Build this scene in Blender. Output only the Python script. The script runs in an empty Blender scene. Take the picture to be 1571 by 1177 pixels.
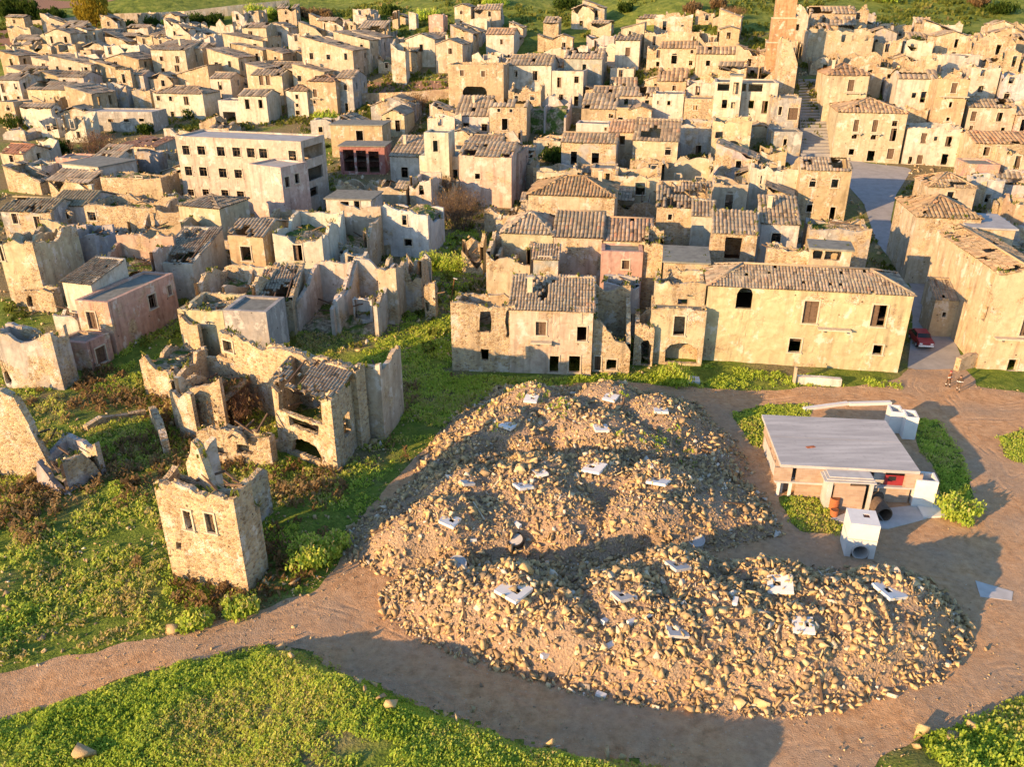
import bpy, math, random
import numpy as np
from mathutils import Vector, Matrix
R = math.radians
random.seed(7); rng = np.random.default_rng(11)
SC = bpy.context.scene
COL = SC.collection

# ---------------------------------------------------------------- camera, sky, sun, exposure
F, PITCH, HC = 1250.0, 25.0, 36.0          # focal length in photo pixels, tilt, flying height
cam_d = bpy.data.cameras.new('camera'); cam = bpy.data.objects.new('camera', cam_d); COL.objects.link(cam)
cam.location = (0, 0, HC); cam.rotation_euler = (R(90 - PITCH), 0, 0)
cam_d.sensor_width = 36; cam_d.lens = 36 * F / 1571.0; cam_d.clip_start = 0.5; cam_d.clip_end = 3000
SC.camera = cam
SUN_AZ, SUN_EL = 52.0, 14.5                 # light travels this far right of straight ahead, sun height
w = bpy.data.worlds.new('World'); SC.world = w; w.use_nodes = True
nt = w.node_tree; nt.nodes.clear()
sky = nt.nodes.new('ShaderNodeTexSky'); sky.sky_type = 'NISHITA'; sky.sun_disc = False
sky.sun_elevation = R(SUN_EL); sky.sun_rotation = R(180 + SUN_AZ); sky.altitude = 400
sky.air_density = 1.0; sky.dust_density = 0.5; sky.ozone_density = 2.5
bg = nt.nodes.new('ShaderNodeBackground'); bg.inputs[1].default_value = 0.15
wo = nt.nodes.new('ShaderNodeOutputWorld')
nt.links.new(sky.outputs[0], bg.inputs[0]); nt.links.new(bg.outputs[0], wo.inputs[0])
sun_d = bpy.data.lights.new('sun', 'SUN'); sun_d.energy = 4.6; sun_d.angle = R(0.55); sun_d.color = (1.0, 0.63, 0.30)
sun = bpy.data.objects.new('sun', sun_d); COL.objects.link(sun)
ce = math.cos(R(SUN_EL))
sun.rotation_euler = Vector((math.sin(R(SUN_AZ)) * ce, math.cos(R(SUN_AZ)) * ce, -math.sin(R(SUN_EL)))).to_track_quat('-Z', 'Y').to_euler()
SC.view_settings.view_transform = 'Standard'; SC.view_settings.look = 'None'
SC.view_settings.exposure = 1.2; SC.view_settings.gamma = 1.0; SC.view_settings.use_curve_mapping = False
SC.cycles.max_bounces = 5; SC.cycles.diffuse_bounces = 2; SC.cycles.transmission_bounces = 2; SC.cycles.transparent_max_bounces = 2
SC.cycles.use_denoising = True

# ---------------------------------------------------------------- noise and pixel helpers
_H = rng.random((256, 256))
def vn(x, y, s=1.0, k=0):
    x = np.asarray(x, float) / s + 37.3 * k; y = np.asarray(y, float) / s + 91.7 * k
    xi = np.floor(x).astype(int); yi = np.floor(y).astype(int); fx = x - xi; fy = y - yi
    fx = fx * fx * (3 - 2 * fx); fy = fy * fy * (3 - 2 * fy)
    a = _H[xi & 255, yi & 255]; b = _H[(xi + 1) & 255, yi & 255]; c = _H[xi & 255, (yi + 1) & 255]; d = _H[(xi + 1) & 255, (yi + 1) & 255]
    return (a * (1 - fx) + b * fx) * (1 - fy) + (c * (1 - fx) + d * fx) * fy - 0.5
def fbm(x, y, s, k=0):
    return vn(x, y, s, k) + 0.5 * vn(x, y, s / 2.1, k + 1) + 0.25 * vn(x, y, s / 4.3, k + 2)
def sstep(a, b, x):
    t = np.clip((np.asarray(x, float) - a) / (b - a), 0, 1); return t * t * (3 - 2 * t)
sp, cp = math.sin(R(PITCH)), math.cos(R(PITCH))
def ray(px, py):
    a = (px - 785.5) / F; b = -(py - 588.5) / F
    return (a, cp + b * sp, -sp + b * cp)
def onz(px, py, z=0.0):
    d = ray(px, py); t = (z - HC) / d[2]; return (d[0] * t, d[1] * t)
def aty(px, py, Y):
    d = ray(px, py); t = Y / d[1]; return Vector((d[0] * t, Y, HC + d[2] * t))
def polydist(X, Y, pts, closed=True):
    """distance to a polyline and, if closed, signed (inside positive)"""
    X = np.asarray(X, float); Y = np.asarray(Y, float)
    D = np.full(X.shape, 1e9); ins = np.zeros(X.shape, bool); n = len(pts)
    for i in range(n if closed else n - 1):
        x0, y0 = pts[i]; x1, y1 = pts[(i + 1) % n]
        dx, dy = x1 - x0, y1 - y0; l2 = dx * dx + dy * dy + 1e-9
        t = np.clip(((X - x0) * dx + (Y - y0) * dy) / l2, 0, 1)
        D = np.minimum(D, np.hypot(X - x0 - t * dx, Y - y0 - t * dy))
        if closed:
            c = ((y0 > Y) != (y1 > Y)); xx = x0 + (Y - y0) * dx / (dy if abs(dy) > 1e-9 else 1e-9)
            ins ^= c & (X < xx)
    return np.where(ins, D, -D) if closed else D

# ---------------------------------------------------------------- terrain
PL = [(0,0),(52,0),(80,.3),(90,1.5),(112,3),(140,3.4),(175,5.8),(214,10),(255,19.7),(300,27.4),(350,38.5),(450,58),(900,110)]
PM = [(0,0),(80,.2),(92,1),(112,3),(140,4),(170,6.6),(205,11.5),(235,21),(265,28.5),(300,38),(450,62),(900,120)]
PR = [(0,0),(80,.2),(100,1.5),(130,4.5),(164,8.6),(190,19.9),(205,23),(235,29),(280,38.5),(400,60),(900,120)]
def _ip(P, Y): return np.interp(Y, [p[0] for p in P], [p[1] for p in P])
# foot of the grassy bank in the foreground, photo pixels on the flat
MEADOW = [onz(*p) for p in [(-300,1150),(0,1106),(100,1076),(200,1042),(330,1005),(420,992),(470,1000),(540,1042),(620,1076),(720,1112),(800,1148),(900,1168),(1030,1182),(1100,1230),(1100,1500),(-300,1500)]]
CORNER = [onz(*p) for p in [(1340,1185),(1400,1140),(1480,1112),(1540,1085),(1640,1040),(1700,1300),(1340,1300)]]
def terrain0(X, Y):
    X = np.asarray(X, float); Y = np.asarray(Y, float)
    wl = sstep(-12, -75, X) if False else sstep(12, 75, -X); wr = sstep(20, 62, X)
    z = _ip(PM, Y) * (1 - wl - wr) + _ip(PL, Y) * wl + _ip(PR, Y) * wr
    near = 1 - sstep(95, 130, Y)
    z = z + 0.22 * fbm(X, Y, 6.0, 3) * near + 0.9 * fbm(X, Y, 30.0, 5) * (1 - near) * sstep(200, 300, Y) * 3
    m = polydist(X, Y, MEADOW); z = z + (0.7 + 1.3 * sstep(-17, -9, X)) * sstep(-0.1, 2.2, m + 0.8 * vn(X, Y, 1.7, 9)) + 0.35 * fbm(X, Y, 3.0, 21) * sstep(0, 3, m)
    c = polydist(X, Y, CORNER); z = z + 1.2 * sstep(-0.2, 3.0, c + 0.8 * vn(X, Y, 1.5, 4))
    # rough overgrown ground round the tower and the roofless block
    g = sstep(-8, -20, X) if False else sstep(6, 16, -X - 0.0) * sstep(38, 46, Y) * (1 - sstep(86, 92, Y))
    z = z + g * 0.7 * fbm(X, Y, 5.0, 14)
    return z
def terr(x, y): return float(terrain0(np.array([x]), np.array([y]))[0])
_T = np.concatenate([np.arange(25, 140, .12), np.arange(140, 900, .5)])
_C = np.unique(np.concatenate([np.arange(25, 140, .6), np.arange(140, 900, 2.5)]))
def hit(px, py, h=0.0, fn=None):
    """where a pixel's ray meets the ground (or the surface fn) raised by h"""
    d = ray(px, py); fn = fn or terrain0
    def first(T):
        Z = HC + d[2] * T; g = fn(d[0] * T, d[1] * T) + h; i = int(np.argmax(Z <= g)); return Z, g, (i if Z[i] <= g[i] else len(T) - 1)
    Z, g, i = first(_C)
    if i == 0: return Vector((d[0] * _C[0], d[1] * _C[0], Z[0]))
    T = np.linspace(_C[i-1], _C[i], 24); Z, g, i = first(T); i = max(i, 1)
    a = Z[i-1] - g[i-1]; b = g[i] - Z[i]; t = T[i-1] + (T[i] - T[i-1]) * a / (a + b + 1e-9)
    return Vector((d[0] * t, d[1] * t, HC + d[2] * t))

# ---------------------------------------------------------------- materials
def newmat(name):
    m = bpy.data.materials.new(name); m.use_nodes = True; n = m.node_tree; n.nodes.clear(); return m, n
class NT:
    def __init__(s, name):
        s.m, s.t = newmat(name); s.out = s.n('ShaderNodeOutputMaterial'); s.geo = s.n('ShaderNodeNewGeometry')
    def n(s, ty, **kw):
        x = s.t.nodes.new(ty)
        for k, v in kw.items(): setattr(x, k, v)
        return x
    def l(s, a, b): s.t.links.new(a, b)
    def pos(s, sx=1, sy=1, sz=1):
        m = s.n('ShaderNodeMapping'); m.inputs['Scale'].default_value = (sx, sy, sz); s.l(s.geo.outputs['Position'], m.inputs[0]); return m.outputs[0]
    def noise(s, scale, detail=3, vec=None, rough=.55):
        x = s.n('ShaderNodeTexNoise'); x.inputs['Scale'].default_value = scale; x.inputs['Detail'].default_value = detail; x.inputs['Roughness'].default_value = rough
        s.l(vec or s.geo.outputs['Position'], x.inputs['Vector']); return x.outputs[0]
    def voro(s, scale, feature='F1', vec=None):
        x = s.n('ShaderNodeTexVoronoi', feature=feature); x.inputs['Scale'].default_value = scale
        s.l(vec or s.geo.outputs['Position'], x.inputs['Vector']); return x
    def ramp(s, fac, stops):
        x = s.n('ShaderNodeValToRGB'); e = x.color_ramp.elements
        while len(e) < len(stops): e.new(0.5)
        for q, (p, c) in zip(e, stops): q.position = p; q.color = (*c, 1) if len(c) == 3 else c
        s.l(fac, x.inputs[0]); return x.outputs[0]
    def mix(s, fac, a, b, mode='MIX'):
        x = s.n('ShaderNodeMix', data_type='RGBA', blend_type=mode)
        for v, i in ((fac, 0), (a, 6), (b, 7)):
            if isinstance(v, (int, float)): x.inputs[i].default_value = v
            elif isinstance(v, tuple): x.inputs[i].default_value = (*v, 1)
            else: s.l(v, x.inputs[i])
        return x.outputs[2]
    def math(s, op, a, b=0.0, clamp=False):
        x = s.n('ShaderNodeMath', operation=op, use_clamp=clamp)
        for i, v in enumerate((a, b)):
            if isinstance(v, (int, float)): x.inputs[i].default_value = v
            else: s.l(v, x.inputs[i])
        return x.outputs[0]
    def bump(s, h, strength=.5, dist=.05):
        x = s.n('ShaderNodeBump'); x.inputs['Strength'].default_value = strength; x.inputs['Distance'].default_value = dist; s.l(h, x.inputs['Height']); return x.outputs[0]
    def attr(s, name):
        x = s.n('ShaderNodeAttribute', attribute_name=name); return x
    def done(s, color, rough=.9, bump=None, spec=.2, metal=0.0):
        p = s.n('ShaderNodeBsdfPrincipled'); p.inputs['Roughness'].default_value = rough; p.inputs['Specular IOR Level'].default_value = spec; p.inputs['Metallic'].default_value = metal
        if isinstance(color, tuple): p.inputs['Base Color'].default_value = (*color, 1)
        else: s.l(color, p.inputs['Base Color'])
        if bump is not None: s.l(bump, p.inputs['Normal'])
        s.l(p.outputs[0], s.out.inputs[0]); return s.m
M = {}
def g3(v): return (v, v, v)
# plastered, stained rubble masonry: object colour = plaster tint, alpha = how much plaster has come off
t = NT('masonry'); oi = t.n('ShaderNodeObjectInfo')
n1 = t.noise(.33, 7, rough=.62); n2 = t.noise(1.7, 5); st = t.noise(1.0, 5, t.pos(1.5, 1.5, .16)); sv = t.pos(1, 1, 1.55); v = t.voro(3.4, 'F1', sv); ve = t.voro(3.4, 'DISTANCE_TO_EDGE', sv)
stone = t.ramp(t.n('ShaderNodeSeparateColor').outputs[0], [(0, (.3, .2, .1))]) if False else None
sc = t.n('ShaderNodeSeparateColor'); t.l(v.outputs['Color'], sc.inputs[0])
stone = t.ramp(sc.outputs[0], [(0, (.25, .17, .095)), (.35, (.40, .29, .16)), (.7, (.52, .40, .235)), (1, (.34, .285, .21))])
stone = t.mix(t.ramp(ve.outputs['Distance'], [(.0, g3(1)), (.09, g3(0))]), stone, (.46, .38, .27))
pl = t.mix(t.ramp(n2, [(.3, g3(.0)), (.72, g3(1))]), t.mix(1.0, oi.outputs['Color'], (.76, .74, .73), 'MULTIPLY'), t.mix(.15, oi.outputs['Color'], (.66, .60, .50)))
thr = t.math('MULTIPLY_ADD', oi.outputs['Alpha'], .42); thr.node.inputs[2].default_value = .335
mk = t.math('MULTIPLY', t.math('SUBTRACT', thr, n1), 9.0, True)
c = t.mix(mk, pl, stone)
c = t.mix(t.ramp(st, [(.50, g3(0)), (.72, g3(.6))]), c, t.mix(1.0, c, (.45, .42, .41), 'MULTIPLY'))
c = t.mix(t.ramp(t.noise(.21, 5, rough=.6), [(.52, g3(0)), (.64, g3(.4))]), c, t.mix(1.0, c, (.62, .59, .58), 'MULTIPLY'))
c = t.mix(t.ramp(t.noise(5.5, 4), [(.55, g3(0)), (.8, g3(.45))]), c, (.20, .16, .11))
hole = t.ramp(t.voro(.75).outputs['Distance'], [(.055, g3(1)), (.085, g3(0))])
c = t.mix(t.math('MULTIPLY', hole, .85), c, (.06, .045, .03))
hgt = t.math('ADD', t.math('MULTIPLY', t.ramp(ve.outputs['Distance'], [(0, g3(0)), (.22, g3(1))]), t.math('ADD', t.math('MULTIPLY', mk, .8), .06)), t.math('MULTIPLY', n2, .8))
bl = t.noise(.85, 6, rough=.7)
c = t.mix(t.ramp(bl, [(.54, g3(0)), (.62, g3(.35))]), c, t.mix(1.0, c, (.78, .68, .60), 'MULTIPLY'))
c = t.mix(t.ramp(t.noise(.62, 6, t.pos(1, 1.1, .8), .68), [(.56, g3(0)), (.62, g3(.55))]), c, (.60, .56, .50))
M['wall'] = t.done(c, .92, t.bump(hgt, .6, .07), .15)
# the same rubble stone without plaster, darker
t = NT('rubble_masonry'); v = t.voro(2.2); ve = t.voro(2.2, 'DISTANCE_TO_EDGE'); sc = t.n('ShaderNodeSeparateColor'); t.l(v.outputs['Color'], sc.inputs[0])
c = t.ramp(sc.outputs[0], [(0, (.22, .15, .09)), (.4, (.38, .28, .16)), (.75, (.50, .39, .24)), (1, (.33, .29, .23))])
c = t.mix(t.ramp(ve.outputs['Distance'], [(0, g3(1)), (.1, g3(0))]), c, (.36, .29, .2))
M['stonework'] = t.done(c, .95, t.bump(t.ramp(ve.outputs['Distance'], [(0, g3(0)), (.25, g3(1))]), .8, .1), .1)
# roof tiles
t = NT('clay_tiles'); a = t.attr('rnd'); oi = t.n('ShaderNodeObjectInfo')
c = t.ramp(a.outputs['Fac'], [(0, (.12, .095, .07)), (.3, (.24, .18, .125)), (.6, (.345, .26, .175)), (.85, (.43, .345, .25)), (1, (.37, .22, .14))])
c = t.mix(t.ramp(t.noise(.6, 6), [(.42, g3(0)), (.66, g3(.75))]), c, (.27, .245, .19))
c = t.mix(t.ramp(t.noise(2.6, 5), [(.56, g3(0)), (.7, g3(.7))]), c, (.36, .34, .22))
c = t.mix(1.0, c, oi.outputs['Color'], 'MULTIPLY')
M['tile'] = t.done(c, .9, t.bump(t.noise(14, 3), .4, .03), .15)
# debris in the roofless rooms
t = NT('debris'); n1 = t.noise(.55, 5); v = t.voro(3.2); sc = t.n('ShaderNodeSeparateColor'); t.l(v.outputs['Color'], sc.inputs[0])
c = t.ramp(sc.outputs[0], [(0, (.16, .12, .08)), (.5, (.32, .25, .16)), (1, (.44, .36, .25))])
c = t.mix(t.ramp(n1, [(.44, g3(0)), (.56, g3(1))]), c, t.ramp(t.noise(4, 4), [(.3, (.035, .06, .015)), (.6, (.10, .15, .03)), (.8, (.22, .19, .07))]))
M['debris'] = t.done(c, .95, t.bump(t.math('ADD', v.outputs['Distance'], t.noise(6, 4)), .9, .12), .1)
def simple(name, col, rough=.85, var=.25, sc_=3.0, spec=.25, metal=0.0, bump=.25):
    t = NT(name); d = tuple(x * (1 - var) for x in col); b = tuple(min(1, x * (1 + var * .6)) for x in col)
    n = t.noise(sc_, 6, rough=.65); c = t.ramp(n, [(.3, d), (.55, col), (.78, b)])
    M[name] = t.done(c, rough, t.bump(n, bump, .03), spec, metal); return M[name]
simple('wood', (.13, .085, .055), .8, .4, 4); simple('dark_wood', (.07, .045, .03), .8, .4, 4); simple('trim', (.50, .43, .32), .9, .25, 3)
simple('concrete', (.46, .445, .42), .85, .2, 1.3); simple('pale_concrete', (.66, .65, .62), .8, .12, 1.1); simple('grey_roof', (.36, .355, .345), .9, .22, .7)
t = NT('felt_roof'); sn = t.noise(1.0, 5, t.pos(.25, 2.2, 1)); c = t.mix(t.ramp(sn, [(.4, g3(0)), (.7, g3(1))]), (.36, .345, .33), (.50, .48, .455)); M['felt_roof'] = t.done(t.mix(t.ramp(t.noise(2.5, 6, rough=.7), [(.55, g3(0)), (.75, g3(.6))]), c, (.22, .21, .20)), .9, t.bump(sn, .3, .02), .2)
simple('rust', (.22, .09, .04), .8, .4, 5); simple('red_paint', (.26, .025, .03), .45, .2, 2, .5); simple('terracotta', (.40, .13, .05), .8, .2, 4)
simple('dark_glass', (.02, .022, .025), .15, .2, 2, .5, 0, 0); simple('rubber', (.025, .025, .025), .7, .3, 6); simple('white_plastic', (.75, .75, .74), .5, .1, 2)
simple('painted_hole_dark', (.012, .011, .01), .95, .2, 3, .1); simple('bark', (.13, .09, .06), .95, .3, 8); simple('twig', (.23, .125, .075), .9, .4, 3)
simple('paving', (.30, .29, .28), .9, .2, .8); simple('skin', (.45, .26, .18), .6, .1, 9); simple('brown_pipe', (.12, .085, .06), .75, .35, 4)
simple('greyblue_slab', (.26, .28, .31), .8, .15, 2); simple('lichen_slab', (.20, .20, .17), .95, .35, 1.2)
# ashlar of sandy concrete blocks for the hut
t = NT('block_masonry'); br = t.n('ShaderNodeTexBrick'); br.inputs['Scale'].default_value = 1.0; br.inputs['Brick Width'].default_value = .5; br.inputs['Row Height'].default_value = .22; br.inputs['Mortar Size'].default_value = .012
cx = t.n('ShaderNodeSeparateXYZ'); t.l(t.geo.outputs['Position'], cx.inputs[0]); cb = t.n('ShaderNodeCombineXYZ'); t.l(t.math('ADD', cx.outputs[0], t.math('MULTIPLY', cx.outputs[1], .6)), cb.inputs[0]); t.l(cx.outputs[2], cb.inputs[1]); t.l(cb.outputs[0], br.inputs['Vector'])
br.inputs['Color1'].default_value = (.34, .24, .17, 1); br.inputs['Color2'].default_value = (.44, .33, .24, 1); br.inputs['Mortar'].default_value = (.36, .32, .28, 1)
M['block'] = t.done(t.mix(t.ramp(t.noise(1.5, 5), [(.4, g3(0)), (.75, g3(.5))]), br.outputs[0], (.26, .19, .14)), .95, t.bump(t.math('ADD', br.outputs['Fac'], t.noise(9, 3)), -.3, .03), .1)
# stones / soil / leaves
t = NT('limestone'); a = t.attr('rnd'); c = t.ramp(a.outputs['Fac'], [(0, (.20, .16, .115)), (.25, (.38, .275, .15)), (.6, (.54, .385, .185)), (.88, (.61, .465, .25)), (1, (.62, .58, .50))])
c = t.mix(t.ramp(t.noise(5, 5), [(.4, g3(0)), (.8, g3(.55))]), c, (.27, .19, .11)); M['stone'] = t.done(c, .95, t.bump(t.noise(9, 4), .6, .05), .1)
t = NT('heap_soil'); n = t.noise(.5, 6); c = t.ramp(t.noise(9, 4), [(.3, (.21, .15, .10)), (.55, (.36, .265, .175)), (.75, (.48, .37, .25))]); c = t.mix(t.ramp(n, [(.4, g3(0)), (.6, g3(.6))]), c, (.33, .225, .15))
M['soil'] = t.done(c, .95, t.bump(t.math('ADD', t.noise(11, 5), t.voro(5).outputs['Distance']), .9, .1), .1)
t = NT('dirt'); n = t.noise(.16, 6); trk = t.attr('trk').outputs['Fac']
c = t.ramp(t.noise(1.6, 8, rough=.7), [(.28, (.30, .165, .08)), (.5, (.50, .295, .15)), (.72, (.62, .40, .225))])
c = t.mix(t.ramp(n, [(.42, g3(0)), (.62, g3(.75))]), c, t.ramp(t.noise(3.5, 6, rough=.7), [(.3, (.26, .185, .12)), (.7, (.46, .34, .235))]))
c = t.mix(t.ramp(t.voro(2.3).outputs['Distance'], [(.08, g3(.75)), (.13, g3(0))]), c, (.46, .38, .29))
wob = t.math('ADD', trk, t.math('MULTIPLY', t.math('SUBTRACT', t.noise(.35, 4), .5), 1.1))
def rut(at, wd): return t.ramp(t.math('ABSOLUTE', t.math('SUBTRACT', wob, at)), [(0, g3(1)), (wd, g3(0))])
ru = t.math('MAXIMUM', t.math('MAXIMUM', rut(.85, .32), rut(2.1, .25)), rut(1.45, .18))
ru = t.math('MULTIPLY', ru, t.ramp(t.noise(.5, 4), [(.42, g3(.0)), (.66, g3(1))]))
c = t.mix(t.math('MULTIPLY', ru, .35), c, (.48, .34, .23))
hh = t.math('SUBTRACT', t.math('ADD', t.noise(2.2, 8, rough=.7), t.math('MULTIPLY', t.noise(13, 4), .7)), t.math('MULTIPLY', ru, .6))
M['dirt'] = t.done(c, .95, t.bump(hh, .8, .14), .1)
t = NT('grassland'); n = t.noise(.09, 6); n2 = t.noise(1.1, 7, rough=.68); n3 = t.noise(6, 4)
gr = t.ramp(n2, [(.25, (.07, .11, .018)), (.48, (.17, .235, .032)), (.62, (.25, .295, .048)), (.8, (.33, .27, .095))])
gr = t.mix(t.ramp(n3, [(.35, g3(.5)), (.65, g3(0))]), gr, (.03, .055, .012))
bare = t.ramp(n3, [(.3, (.14, .10, .06)), (.7, (.30, .23, .14))])
gz = t.n('ShaderNodeSeparateXYZ'); t.l(t.geo.outputs['Position'], gz.inputs[0])
town = t.math('MULTIPLY', t.math('SUBTRACT', gz.outputs[1], 84.0), .06, True)
nb = t.math('ADD', t.math('MULTIPLY', town, .16), n)
M['ground'] = t.done(t.mix(t.ramp(nb, [(.50, g3(0)), (.64, g3(.85))]), gr, bare), .95, t.bump(t.math('ADD', n2, t.math('MULTIPLY', n3, .5)), 1.0, .35), .1)
t = NT('hill_grass'); n2 = t.noise(.35, 8, rough=.7); c = t.ramp(n2, [(.28, (.05, .075, .016)), (.46, (.12, .16, .028)), (.6, (.20, .225, .045)), (.8, (.27, .22, .09))])
M['hill'] = t.done(c, .95, t.bump(n2, 1.0, .8), .1)
t = NT('ploughed'); wv = t.n('ShaderNodeTexWave'); wv.inputs['Scale'].default_value = .35; wv.inputs['Distortion'].default_value = 3; t.l(t.geo.outputs['Position'], wv.inputs[0])
M['plough'] = t.done(t.mix(wv.outputs[0], (.20, .115, .075), (.27, .165, .115)), .95, t.bump(t.noise(1, 6), .6, .2), .1)
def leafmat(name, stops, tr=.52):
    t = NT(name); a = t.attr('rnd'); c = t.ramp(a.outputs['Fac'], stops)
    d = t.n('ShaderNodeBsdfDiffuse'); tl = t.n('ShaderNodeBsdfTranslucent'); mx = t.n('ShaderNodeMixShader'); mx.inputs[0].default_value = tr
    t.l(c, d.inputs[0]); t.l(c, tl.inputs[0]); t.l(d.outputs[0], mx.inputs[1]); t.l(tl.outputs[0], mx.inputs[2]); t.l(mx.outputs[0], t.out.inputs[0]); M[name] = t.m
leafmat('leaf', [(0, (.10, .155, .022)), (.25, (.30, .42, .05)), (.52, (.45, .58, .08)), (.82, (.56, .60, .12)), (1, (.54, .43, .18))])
leafmat('leaf_yellow', [(0, (.16, .12, .02)), (.5, (.33, .25, .03)), (1, (.42, .34, .05))])
leafmat('leaf_dark', [(0, (.022, .042, .010)), (.6, (.06, .10, .018)), (1, (.12, .15, .03))])
leafmat('leaf_town', [(0, (.05, .065, .015)), (.4, (.13, .16, .03)), (.75, (.24, .25, .05)), (1, (.34, .27, .11))])
leafmat('leaf_dry', [(0, (.12, .075, .035)), (.5, (.24, .15, .07)), (1, (.36, .26, .13))])

# ---------------------------------------------------------------- object helpers
def link(o, parent=None, label=None, cat=None, group=None, kind=None):
    COL.objects.link(o)
    if parent: o.parent = parent
    if label: o['label'] = label
    if cat: o['category'] = cat
    if group: o['group'] = group
    if kind: o['kind'] = kind
    return o
def empty(name, loc, label=None, cat=None, group=None, rz=0.0):
    o = bpy.data.objects.new(name, None); o.empty_display_size = .3; o.location = loc; o.rotation_euler = (0, 0, rz)
    return link(o, None, label, cat, group)
def mesh_np(name, V, Fq, mat, rnd=None, smooth=False):
    """V (n,3), Fq list of arrays of polygons (each (m,k))"""
    me = bpy.data.meshes.new(name); V = np.asarray(V, np.float32).reshape(-1, 3)
    if not isinstance(Fq, list): Fq = [Fq]
    Fq = [np.asarray(f, np.int32) for f in Fq if len(f)]
    me.vertices.add(len(V)); me.vertices.foreach_set('co', V.ravel())
    nl = sum(f.size for f in Fq); npoly = sum(len(f) for f in Fq)
    me.loops.add(nl); me.polygons.add(npoly)
    me.loops.foreach_set('vertex_index', np.concatenate([f.ravel() for f in Fq]))
    tot = np.concatenate([np.full(len(f), f.shape[1], np.int32) for f in Fq]); start = np.concatenate([[0], np.cumsum(tot)[:-1]]).astype(np.int32)
    me.polygons.foreach_set('loop_start', start); me.polygons.foreach_set('loop_total', tot)
    me.update(calc_edges=True)
    if rnd is not None:
        a = me.attributes.new('rnd', 'FLOAT', 'FACE'); a.data.foreach_set('value', np.asarray(rnd, np.float32))
    if smooth: me.polygons.foreach_set('use_smooth', np.ones(npoly, bool))
    me.materials.append(M[mat] if isinstance(mat, str) else mat)
    return me
class Acc:
    def __init__(s): s.v = []; s.f = []
    def quad(s, a, b, c, d):
        i = len(s.v); s.v += [tuple(a), tuple(b), tuple(c), tuple(d)]; s.f.append((i, i+1, i+2, i+3))
    def tri(s, a, b, c):
        i = len(s.v); s.v += [tuple(a), tuple(b), tuple(c)]; s.f.append((i, i+1, i+2))
    def box(s, c, sz, rz=0.0, tilt=None):
        hx, hy, hz = sz[0]/2, sz[1]/2, sz[2]/2; m = Matrix.Rotation(rz, 3, 'Z')
        if tilt: m = m @ Matrix.Rotation(tilt[0], 3, 'X') @ Matrix.Rotation(tilt[1], 3, 'Y')
        i = len(s.v)
        for x, y, z in ((-1,-1,-1),(1,-1,-1),(1,1,-1),(-1,1,-1),(-1,-1,1),(1,-1,1),(1,1,1),(-1,1,1)):
            s.v.append(tuple(Vector(c) + m @ Vector((x*hx, y*hy, z*hz))))
        s.f += [(i,i+3,i+2,i+1),(i+4,i+5,i+6,i+7),(i,i+1,i+5,i+4),(i+1,i+2,i+6,i+5),(i+2,i+3,i+7,i+6),(i+3,i,i+4,i+7)]
    def hexa(s, lo, hi):
        """lo, hi: four points each, bottom and top ring (counter-clockwise from above)"""
        i = len(s.v); s.v += [tuple(p) for p in lo] + [tuple(p) for p in hi]
        s.f += [(i,i+3,i+2,i+1),(i+4,i+5,i+6,i+7)] + [(i+k, i+(k+1)%4, i+4+(k+1)%4, i+4+k) for k in range(4)]
    def tube(s, p0, p1, r0, r1, n=6, caps=True):
        p0 = Vector(p0); p1 = Vector(p1); d = (p1 - p0).normalized(); a = d.orthogonal().normalized(); b = d.cross(a); i = len(s.v)
        for p, r in ((p0, r0), (p1, r1)):
            for k in range(n):
                t = 2*math.pi*k/n; s.v.append(tuple(p + a*math.cos(t)*r + b*math.sin(t)*r))
        s.f += [(i+k, i+(k+1)%n, i+n+(k+1)%n, i+n+k) for k in range(n)]
        if caps: s.f += [tuple(i+n-1-k for k in range(n)), tuple(i+n+k for k in range(n))]
    def obj(s, name, mat, parent=None, off=None, smooth=False, **kw):
        me = bpy.data.meshes.new(name); me.from_pydata(s.v, [], s.f); me.validate(); me.update()
        me.materials.append(M[mat] if isinstance(mat, str) else mat)
        if smooth: me.polygons.foreach_set('use_smooth', np.ones(len(me.polygons), bool))
        o = bpy.data.objects.new(name, me)
        if off is not None: o.location = off
        return link(o, parent, **kw)
def addmesh(name, me, parent=None, loc=None, rz=0.0, scale=None, rot=None, **kw):
    o = bpy.data.objects.new(name, me)
    if loc is not None: o.location = loc
    o.rotation_euler = rot if rot is not None else (0, 0, rz)
    if scale is not None: o.scale = scale
    return link(o, parent, **kw)
# ---------------------------------------------------------------- ground sheet and what is laid on it
gx = np.concatenate([-np.geomspace(700, 92, 40), np.arange(-90, 90.1, .75), np.geomspace(92, 700, 40)])
gy = np.concatenate([[-60, -20, 5, 15], np.arange(22, 100, .65), np.arange(100, 210, 1.6), np.arange(210, 420, 5.0), np.geomspace(425, 900, 14)])
GX, GY = np.meshgrid(gx, gy); GZ = terrain0(GX, GY)
ny, nx = GX.shape; idx = np.arange(nx * ny).reshape(ny, nx)
quads = np.stack([idx[:-1, :-1], idx[:-1, 1:], idx[1:, 1:], idx[1:, :-1]], -1).reshape(-1, 4)
gme = mesh_np('ground', np.stack([GX, GY, GZ], -1), quads, 'ground', smooth=True)
gme.materials.append(M['hill'])
qy = GY[:-1, :-1].ravel(); gme.polygons.foreach_set('material_index', (qy > 232).astype(np.int32))
addmesh('ground', gme, kind='structure')
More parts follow.
